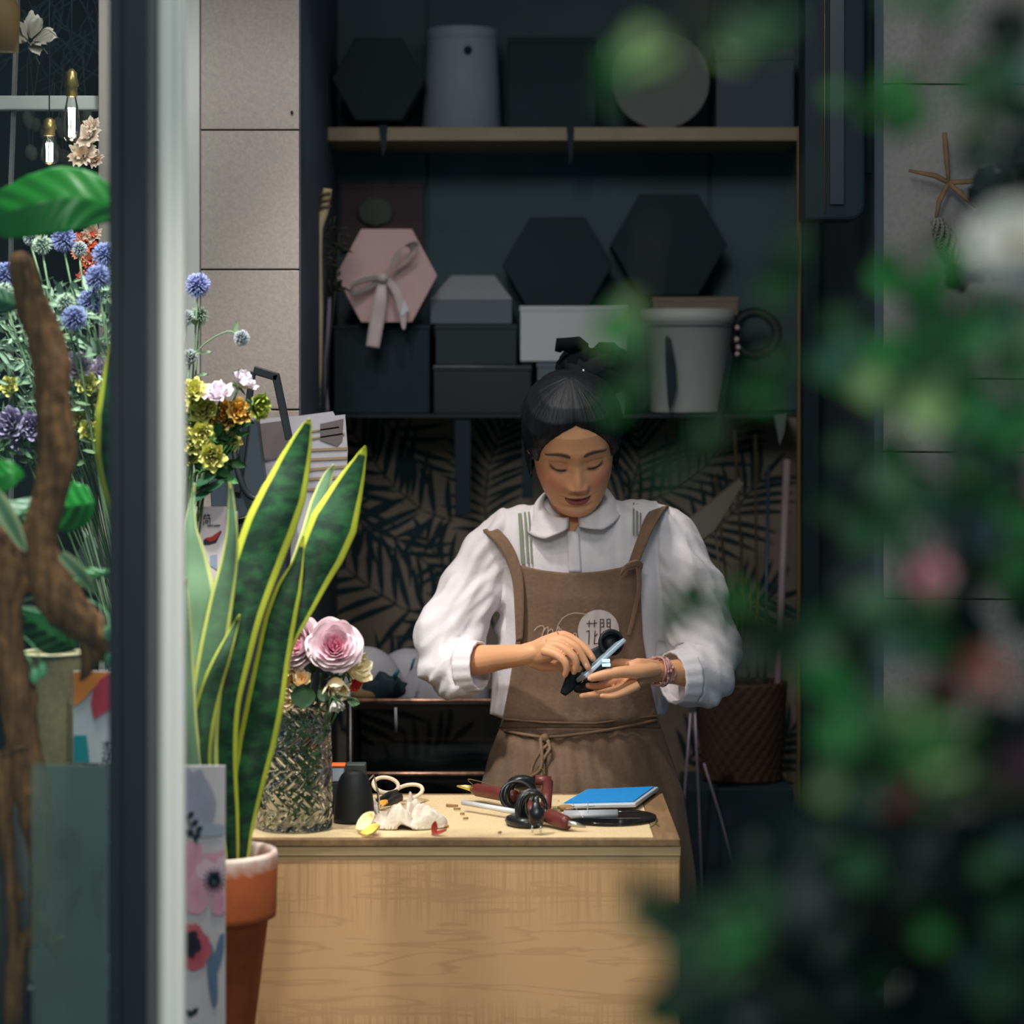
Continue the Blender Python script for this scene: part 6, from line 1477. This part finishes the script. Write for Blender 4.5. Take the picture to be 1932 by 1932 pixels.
for i, (u, v, l, a, lb) in enumerate(((842, 1522, .022, -.3, 'largest twig scrap on the counter, right of the rag'), (856, 1529, .012, .2, 'short twig scrap just below the largest one'), (868, 1538, .008, 0, 'tiny twig scrap between rag and glue guns'), (874, 1547, .009, .4, 'tiny slanted twig scrap near the shadow of the glue guns'), (836, 1562, .010, .1, 'crumb of stem touching the right side of the rag'), (940, 1574, .006, .6, 'tiny crumb by the front counter edge'))):
    f = MB(); p = on(u, v)+Vector((0, 0, .0028)); d = Vector((cos(a), sin(a), 0)); f.tube([p, p+d*l], [.0028 if i < 1 else .0018, .002], 6); mk('stem_scrap', f, tw_m, label=lb, cat='twig')
f = MB(); f.tube([on(1226, 1562)+Vector((0, 0, .001)), on(1236, 1556)+Vector((0, 0, .003)), on(1244, 1560)+Vector((0, 0, .001))], .001, 5); f.tube([on(1236, 1556)+Vector((0, 0, .002)), on(1240, 1548)+Vector((0, 0, .002))], .001, 5); mk('twig_scrap', f, stem_m, label='dark forked leaf scrap at the right corner of the counter', cat='twig')
# glue guns
mar = mat('maroon_plastic', srgb(104, 46, 42), .4, var=.25, scale=30); nozzle = mat('nozzle_brass', srgb(222, 196, 120), .3, metal=.7); steel = mat('nozzle_steel', srgb(190, 186, 180), .3, metal=.8)
cab = mat('black_cable', (.010, .012, .014), .3)
gg = thing('glue_gun', on(945, 1520), 'maroon glue gun pointing left with a brass tip on the counter', 'glue gun')
A = on(893, 1512)+Vector((0, 0, .022)); B = on(972, 1528)+Vector((0, 0, .024))
f = MB(); f.tube([A, A.lerp(B, .1), A.lerp(B, .6), B], [.0085, .012, .0125, .011], 14, ell=.9); 
f.tube([B+Vector((.01, 0, -.004)), on(1000, 1540)+Vector((0, 0, .014)), on(1006, 1548)+Vector((0, 0, .012))], [.011, .011, .010], 12); mk('body', f, mar, gg)
f = MB(); f.tube([A+Vector((.002, 0, 0)), A+Vector((-.014, 0, .004)), A+Vector((-.030, 0, .006))], [.006, .0045, .0015], 10); mk('nozzle', f, nozzle, gg)
f = MB(); q = on(895, 1512)+Vector((0, 0, .028)); f.tube(sub([q, q+Vector((-.012, 0, .012)), q+Vector((.01, 0, .008)), q+Vector((.04, 0, -.002))]), .0009, 5); mk('wire_rest', f, gold_m, gg)
f = MB(); f.tube([on(905, 1530)+Vector((-.03, 0, .015)), on(985, 1548)+Vector((0, 0, .013))], .0048, 12); mk('glue_stick', f, mat('milky_stick', srgb(206, 206, 210), .35), gg)
f = MB()
for k in range(4): 
    c = on(975, 1530)+Vector((.004*k, .012*k-.01, .028)); f.tube([c+Vector((.028*cos(a)*(1-.08*k), .012*sin(a+k), .024*sin(a))) for a in [2*pi*i/30 for i in range(31)]], .0034, 7)
f.tube(sub([on(975, 1545)+Vector((0, 0, .004)), on(962, 1556)+Vector((0, 0, .008)), on(985, 1562)+Vector((0, 0, .008)), on(1010, 1562)+Vector((0, 0, .008))]), subr([.006, .009, .010, .008]), 8)
f.ball(on(985, 1520)+Vector((0, .01, .040)), .020, 14, (1.3, .8, .7))
mk('coiled_cable', f, cab, gg)
g2 = thing('glue_gun', on(1055, 1560), 'maroon glue gun pointing right with a steel tip, cable wound round it', 'glue gun')
A = on(1015, 1555)+Vector((0, 0, .021)); B = on(1072, 1568)+Vector((0, 0, .013))
f = MB(); f.tube([A, A.lerp(B, .5), B.lerp(A, .1), B], [.0125, .013, .012, .0105], 14, ell=.9); f.tube([on(1010, 1530)+Vector((0, .03, .050)), on(1040, 1530)+Vector((0, .03, .048))], [.010, .009], 12); f.tube([on(1034, 1530)+Vector((0, .03, .045)), on(1030, 1545)+Vector((0, .01, .02))], .010, 10); mk('body', f, mar, g2)
f = MB(); f.tube([B, B+Vector((.014, -.001, -.002)), B+Vector((.030, -.002, -.006))], [.0055, .0045, .0014], 10); mk('nozzle', f, steel, g2)
f = MB()
for k in range(7):
    c = on(1002+k*1.5, 1560)+Vector((0, .003*k, .030)); f.tube([c+Vector((.025*cos(a)*(1-.05*k), .010*sin(a*1+k), .031*sin(a)*(1-.04*k))) for a in [2*pi*i/32 for i in range(33)]], .0032, 7)
mk('coiled_cable', f, cab, g2)
f = MB(); q = on(1012, 1572)+Vector((0, -.006, .0)); f.tube([q+Vector((0, 0, .060)), q+Vector((0, -.002, .045)), q+Vector((0, -.004, .038)), q+Vector((0, -.006, .018))], [.004, .008, .013, .012], 14, ell=.7)
f.tube([q+Vector((0, 0, .04)), q+Vector((0, 0, .062))], [.006, .005], 10); mk('plug', f, cab, g2)
f = MB(); f.tube([q+Vector((-.007, -.010, .018)), q+Vector((-.007, -.010, .004))], .0018, 6); f.tube([q+Vector((.007, -.010, .018)), q+Vector((.007, -.010, .004))], .0018, 6); mk('plug_pins', f, mat('chrome'), g2)
f = MB(); f.tube(sub([on(1028, 1520)+Vector((0, .02, .055)), on(1020, 1515)+Vector((0, .02, .060)), on(995, 1520)+Vector((0, .02, .050))]), .001, 5); mk('wire_rest', f, gold_m, g2)
# clear round lid, bagged sticks, blue pad
f = MB(); c = on(1150, 1545); f.lathe(c+Vector((0, 0, .001)), [(.0001, .0012), (.078, .0012), (.080, .0045), (.0815, .0045), (.0815, .0005), (.0001, 0)], 56)
mk('plastic_saucer', f, clear_glass('smoky_plastic', (.35, .36, .38), opac=.25, dcol=(.02, .02, .025)), label='smoky round plastic saucer lying under the glue stick packet', cat='saucer')
t = thing('stick_packet', on(1120, 1555), 'clear packet of glue sticks lying over the smoky round saucer', 'packet')
for k in range(3):
    f = MB(); a = on(1064, 1547+k*3)+Vector((0, 0, .012)); b = on(1165, 1545+k*3)+Vector((0, 0, .012)); f.tube([a, b], .0046, 10); mk('stick', f, mat('clear_stick', srgb(158, 160, 166), .3), t)
f = MB(); a = on(1064, 1553)+Vector((0, 0, .0185)); 
for (p, q) in (((1080, 1535), (1100, 1560)), ((1110, 1532), (1108, 1552)), ((1068, 1545), (1122, 1538))): f.tube([on(*p)+Vector((0, 0, .018)), on(*q)+Vector((0, 0, .016))], .0006, 4)
mk('wrapper_crease', f, mat('wrapper', srgb(190, 190, 196), .3), t)
t = thing('blue_pad', on(1150, 1520), 'bright blue pad in a silver frame propped on the counter, back right', 'pad')
corn = [P(1055, 1518, 4.70), P(1200, 1515, 4.70), P(1243, 1484, 4.90), P(1104, 1490, 4.90)]
for i in range(4): pass
f = MB(); f.prism(corn, (0, 0, -.008)); mk('frame', f, mat('silver_frame', srgb(190, 196, 204), .4, metal=.2), t, smooth=False, bevel=.0025)
cen = sum(corn, Vector())/4; f = MB(); f.prism([c_.lerp(cen, .10)+Vector((0, 0, .0022)) for c_ in corn], (0, 0, -.002)); mk('blue_surface', f, mat('cyan_blue', srgb(20, 136, 208), .6, var=.12, scale=60), t, smooth=False)
f = MB(); q0 = corn[0].lerp(corn[2], .82); f.box(q0.x-.03, q0.x+.012, q0.y-.02, q0.y+.01, H+.0005, q0.z-.010); mk('prop_block', f, mat('matte_black'), t, smooth=False)
f = MB(); q1 = on(1057, 1530); f.ball(q1+Vector((.01, 0, .006)), .008, 10, (2, .8, .7)); mk('cork_piece', f, tw_m, label='small cork piece at the left corner of the blue pad', cat='cork')

# ================================================================= FOREGROUND VINES
vm = mat('vine_leaf', rough=.55, vc=True, var=.25, scale=30)
DKG = srgb(18, 42, 36); MDG = srgb(34, 84, 50); BRG = srgb(46, 126, 56); PLG = srgb(132, 166, 104); TEA = srgb(50, 98, 84)  # dark greens hold real leaf tone and the shade on unlit leaves
vst = mat('vine_stem', srgb(52, 52, 38), .8)
def vine(label, pts, stempath, seed, cat='vine', dens=1):
    """pts: (u, v, size px, colour, Y)"""
    kk = .76 if pts[0][4] < 3.2 else 1
    pts = [(a, b, c, d, e*kk) for a, b, c, d, e in pts]; stempath = [(a, b, c*kk) for a, b, c in stempath]
    rnd = random.Random(seed); r0 = stempath[0]; t = thing('climbing_vine', P(*r0), label, cat)
    g = MB(); st = [P(*p) for p in stempath]; g.tube(sub(st, 5), .0022, 6); 
    S = sub(st, 5)
    L = MB()
    for (u, v, s, col, Y) in pts:
        c = P(u, v, Y); near = min(S, key=lambda q: (q-c).length)
        g.tube([near, near.lerp(c, .5)+Vector((0, 0, .004)), c], [.0014, .0010, .0008], 4)
        ax = Vector((rnd.uniform(-1, 1), rnd.uniform(-.5, .2), rnd.uniform(-1, .4))).normalized()
        nm = Vector((rnd.uniform(-.5, .5), -1, rnd.uniform(0, .9)))
        k = s*Y/FPX; leafmesh(L, c-ax*k*.5, ax, nm, k, k*.46, rnd.uniform(.1, .5), col, 8, .8, rnd.uniform(-.2, .3), lobes=3)
    mk('stem', g, vst, t); mk('foliage', L, vm, t)
    return t
def scatter(n, box, Yr, cols, seed, size=(60, 110)):
    rnd = random.Random(seed); u0, v0, u1, v1 = box; out = []
    for i in range(n): out.append((rnd.uniform(u0, u1), rnd.uniform(v0, v1), rnd.uniform(*size), rnd.choice(cols), rnd.uniform(*Yr)))
    return out
vine('sparse leafy vine tips hanging across the top centre of the shelf', [(1215, 95, 110, PLG, 1.8), (1170, 130, 90, BRG, 1.8), (1148, 175, 60, MDG, 1.85), (1240, 120, 70, PLG, 1.8), (1410, 62, 110, MDG, 1.8), (1465, 40, 80, MDG, 1.8), (1385, 95, 90, PLG, 1.8), (1440, 90, 80, PLG, 1.8)],
     [(1330, -80, 1.8), (1300, 20, 1.8), (1240, 80, 1.8), (1180, 120, 1.8)], 1)
vine('vivid green vine tip over the black appliance upper right', [(1640, 200, 70, BRG, 2.1), (1690, 170, 90, BRG, 2.1), (1720, 210, 80, BRG, 2.1), (1575, 180, 45, BRG, 2.1), (1700, 235, 110, MDG, 2.1), (1700, 5, 90, MDG, 2.0), (1780, 10, 90, MDG, 2.0)],
     [(1800, -100, 2.1), (1770, 60, 2.1), (1710, 190, 2.1), (1600, 190, 2.1)], 2)
vine('soft green vine in the upper right corner above the twig star', [(1830, 165, 100, MDG, 2.0), (1870, 190, 110, MDG, 2.0), (1828, 240, 70, PLG, 2.0), (1850, 130, 80, MDG, 2.0), (1920, 220, 110, DKG, 2.0), (1900, 60, 110, DKG, 2.2), (1860, 300, 120, DKG, 2.3), (1935, 290, 90, DKG, 2.3), (1910, 130, 100, TEA, 2.1)],
     [(1950, -60, 2.0), (1900, 100, 2.0), (1850, 200, 2.0), (1830, 250, 2.0)], 3)
vine('narrow vine hanging beside the white bucket and over the hair', [(1190, 580, 60, PLG, 2.0), (1165, 620, 90, BRG, 2.0), (1150, 640, 70, PLG, 2.0), (1200, 690, 70, MDG, 2.0), (1195, 740, 90, MDG, 2.0), (1165, 765, 60, BRG, 2.0), (1215, 640, 60, MDG, 2.0)],
     [(1230, 420, 2.0), (1215, 560, 2.0), (1200, 660, 2.0), (1185, 760, 2.0)], 4)
vine('vine strand hanging along the brass post at the right of the bucket', [(1500, 460, 60, MDG, 2.0), (1480, 500, 70, BRG, 2.0), (1465, 550, 60, BRG, 2.0), (1500, 500, 60, MDG, 2.0), (1425, 730, 100, BRG, 2.0), (1400, 750, 70, MDG, 2.0), (1470, 690, 80, MDG, 2.0), (1330, 820, 60, MDG, 2.0), (1320, 870, 70, MDG, 2.0), (1290, 880, 70, DKG, 2.0), (1250, 890, 70, MDG, 2.05)],
     [(1540, 300, 2.0), (1500, 480, 2.0), (1460, 600, 2.0), (1440, 720, 2.0), (1340, 840, 2.0), (1260, 890, 2.0)], 5)
vine('vine sprig crossing the right sleeve of the person', [(1310, 1110, 80, MDG, 2.0), (1285, 1150, 80, MDG, 2.0), (1265, 1185, 60, MDG, 2.0), (1330, 1150, 60, MDG, 2.0), (1395, 1160, 90, BRG, 2.1), (1430, 1190, 110, MDG, 2.1), (1470, 1210, 100, MDG, 2.1), (1420, 1240, 100, DKG, 2.1), (1390, 1120, 50, BRG, 2.1), (1510, 1190, 90, DKG, 2.1)],
     [(1640, 1260, 2.1), (1500, 1210, 2.1), (1400, 1170, 2.05), (1290, 1150, 2.0)], 6)
vine('dark vine sprig in front of the right end of the counter', [(1195, 1665, 80, DKG, 1.8), (1215, 1710, 90, MDG, 1.8), (1250, 1740, 100, DKG, 1.8), (1275, 1700, 80, DKG, 1.8), (1290, 1780, 110, MDG, 1.8), (1300, 1850, 120, DKG, 1.8), (1260, 1900, 110, MDG, 1.8), (1320, 1920, 130, DKG, 1.8), (1380, 1760, 110, BRG, 1.8), (1430, 1700, 90, MDG, 1.8), (1370, 1810, 110, MDG, 1.8), (1340, 1730, 90, MDG, 1.8), (1235, 1905, 90, MDG, 1.8), (1300, 1720, 80, DKG, 1.8)],
     [(1600, 2000, 1.8), (1450, 1850, 1.8), (1350, 1780, 1.8), (1200, 1700, 1.8)], 7)
A_ = scatter(60, (1560, 480, 1960, 800), (1.9, 2.5), [MDG, MDG, BRG, BRG, MDG, TEA, PLG], 11, (60, 120))
A_ = [a for a in A_ if not (a[0] < 1660 and a[1] < 560) and not (1640 < a[0] < 1760 and a[1] < 500)]
vine('thick climbing vine filling the right edge at head height', [a for a in A_ if (a[0]-1925)**2+(a[1]-462)**2 > 130**2]+[(1750, 770, 110, PLG, 1.9), (1810, 760, 120, BRG, 1.9), (1800, 690, 110, MDG, 1.9)], [(1990, 300, 2.2), (1900, 500, 2.1), (1820, 650, 2.1), (1700, 760, 2.1), (1580, 800, 2.1)], 8)
nb = lambda L_: [a for a in L_ if (a[0]-1757)**2+(a[1]-1088)**2 > 75**2 and (a[0]-1925)**2+(a[1]-462)**2 > 125**2]
B_ = scatter(60, (1680, 800, 1960, 1250), (1.9, 2.5), [DKG, MDG, MDG, BRG, TEA], 12, (60, 120))+scatter(14, (1520, 850, 1680, 1000), (2.0, 2.3), [MDG, DKG, DKG], 13, (50, 90))+scatter(16, (1520, 1080, 1750, 1320), (1.9, 2.2), [MDG, MDG, BRG, DKG], 14, (60, 100))
vine('climbing vine with a pink bud at the right edge below head height', nb(B_)+[(1775, 1160, 90, PLG, 2.3), (1650, 1140, 100, MDG, 1.9), (1590, 1290, 80, BRG, 1.9)], [(1990, 760, 2.2), (1900, 900, 2.2), (1800, 1050, 2.1), (1700, 1150, 2.0), (1560, 1280, 2.0)], 9)
C_ = [(1600, 1390, 120, BRG, 1.7), (1660, 1370, 130, MDG, 1.7), (1730, 1390, 140, BRG, 1.7), (1800, 1400, 120, PLG, 1.7), (1640, 1430, 110, MDG, 1.7), (1700, 1430, 110, MDG, 1.7), (1770, 1430, 110, PLG, 1.7), (1690, 1350, 90, PLG, 1.7), (1560, 1490, 55, PLG, 1.8), (1640, 1510, 60, TEA, 1.8), (1700, 1450, 60, PLG, 1.7)]
vine('bright broad-leaved vine cluster at the lower right', C_+scatter(30, (1560, 1380, 1960, 1600), (2.0, 2.5), [DKG, DKG, MDG], 15, (70, 120)), [(1990, 1500, 1.8), (1850, 1450, 1.75), (1720, 1420, 1.75), (1580, 1440, 1.75)], 10)
D_ = scatter(170, (1330, 1560, 1980, 1980), (2.0, 2.9), [DKG, DKG, DKG, DKG, MDG, srgb(16, 34, 36)], 16, (80, 150))
D_ = [a for a in D_ if a[0] > 1330+(1700-a[1])*.9]
vine('dense dark vine mass filling the bottom right corner', D_+[(1760, 1770, 70, BRG, 1.9), (1830, 1820, 70, TEA, 1.9), (1890, 1730, 80, MDG, 1.9), (1870, 1880, 70, MDG, 1.9), (1920, 1600, 60, TEA, 1.9), (1620, 1640, 90, MDG, 1.9), (1900, 1860, 80, MDG, 1.9), (1870, 1640, 70, MDG, 1.9)], [(1990, 2050, 2.2), (1800, 1850, 2.2), (1600, 1750, 2.2), (1420, 1850, 2.2)], 17)
E_ = scatter(60, (1790, 270, 1960, 540), (3.4, 3.9), [DKG, srgb(16, 34, 36), srgb(24, 44, 44)], 18, (45, 80))
E_ = [a for a in E_ if a[0] > 1850 or (a[1] > 500)]
vine('dark leaves hanging before the stone wall right of the twig star', E_, [(1970, 260, 3.7), (1920, 380, 3.7), (1880, 470, 3.7)], 19)
# blossoms on the vines
def vbloom(lb, u, v, Y, r, cb, ct, d=(-.2, -.9, .2), seed=0, name='climbing_rose'):
    Y *= .76
    c = P(u, v, Y); t = thing(name, c, lb, 'flower'); g = MB(); bloom(g, c, d, r*Y/FPX, rose_layers(cb, mixc(cb, ct, .5), ct), seed, .02); mk('bloom', g, petal_m, t)
    g = MB(); stem(g, c-Vector(d).normalized()*.004, c+Vector((.07, .08, -.02)), .0015); mk('stem', g, vst, t)
vbloom('big blurred cream-white climbing rose at the right edge', 1918, 462, 1.85, 84, srgb(246, 238, 222), srgb(252, 250, 248), (-.3, -.8, .5), seed=1)
vbloom('small pink and white rose bud on the right vine', 1757, 1088, 1.9, 32, srgb(226, 70, 120), srgb(250, 190, 206), (-.3, -.8, .5), seed=2)
vbloom('dark red blossom under the bright lower right leaves', 1680, 1490, 1.9, 48, srgb(110, 30, 50), srgb(140, 50, 66), seed=3)
vbloom('coral bud slanting at the right edge', 1850, 1270, 1.7, 40, srgb(176, 84, 68), srgb(204, 116, 94), (.6, -.6, .5), seed=4)
vbloom('maroon blossom left of the coral bud', 1780, 1310, 1.9, 44, srgb(70, 34, 38), srgb(90, 44, 46), seed=5)
vbloom('violet blossom at the far right low on the vine', 1925, 1440, 1.8, 36, srgb(86, 40, 80), srgb(110, 56, 96), seed=6)
vbloom('pale blue-white blossom among the right vine leaves', 1855, 1000, 2.0, 34, srgb(110, 140, 150), srgb(130, 160, 164), seed=7)
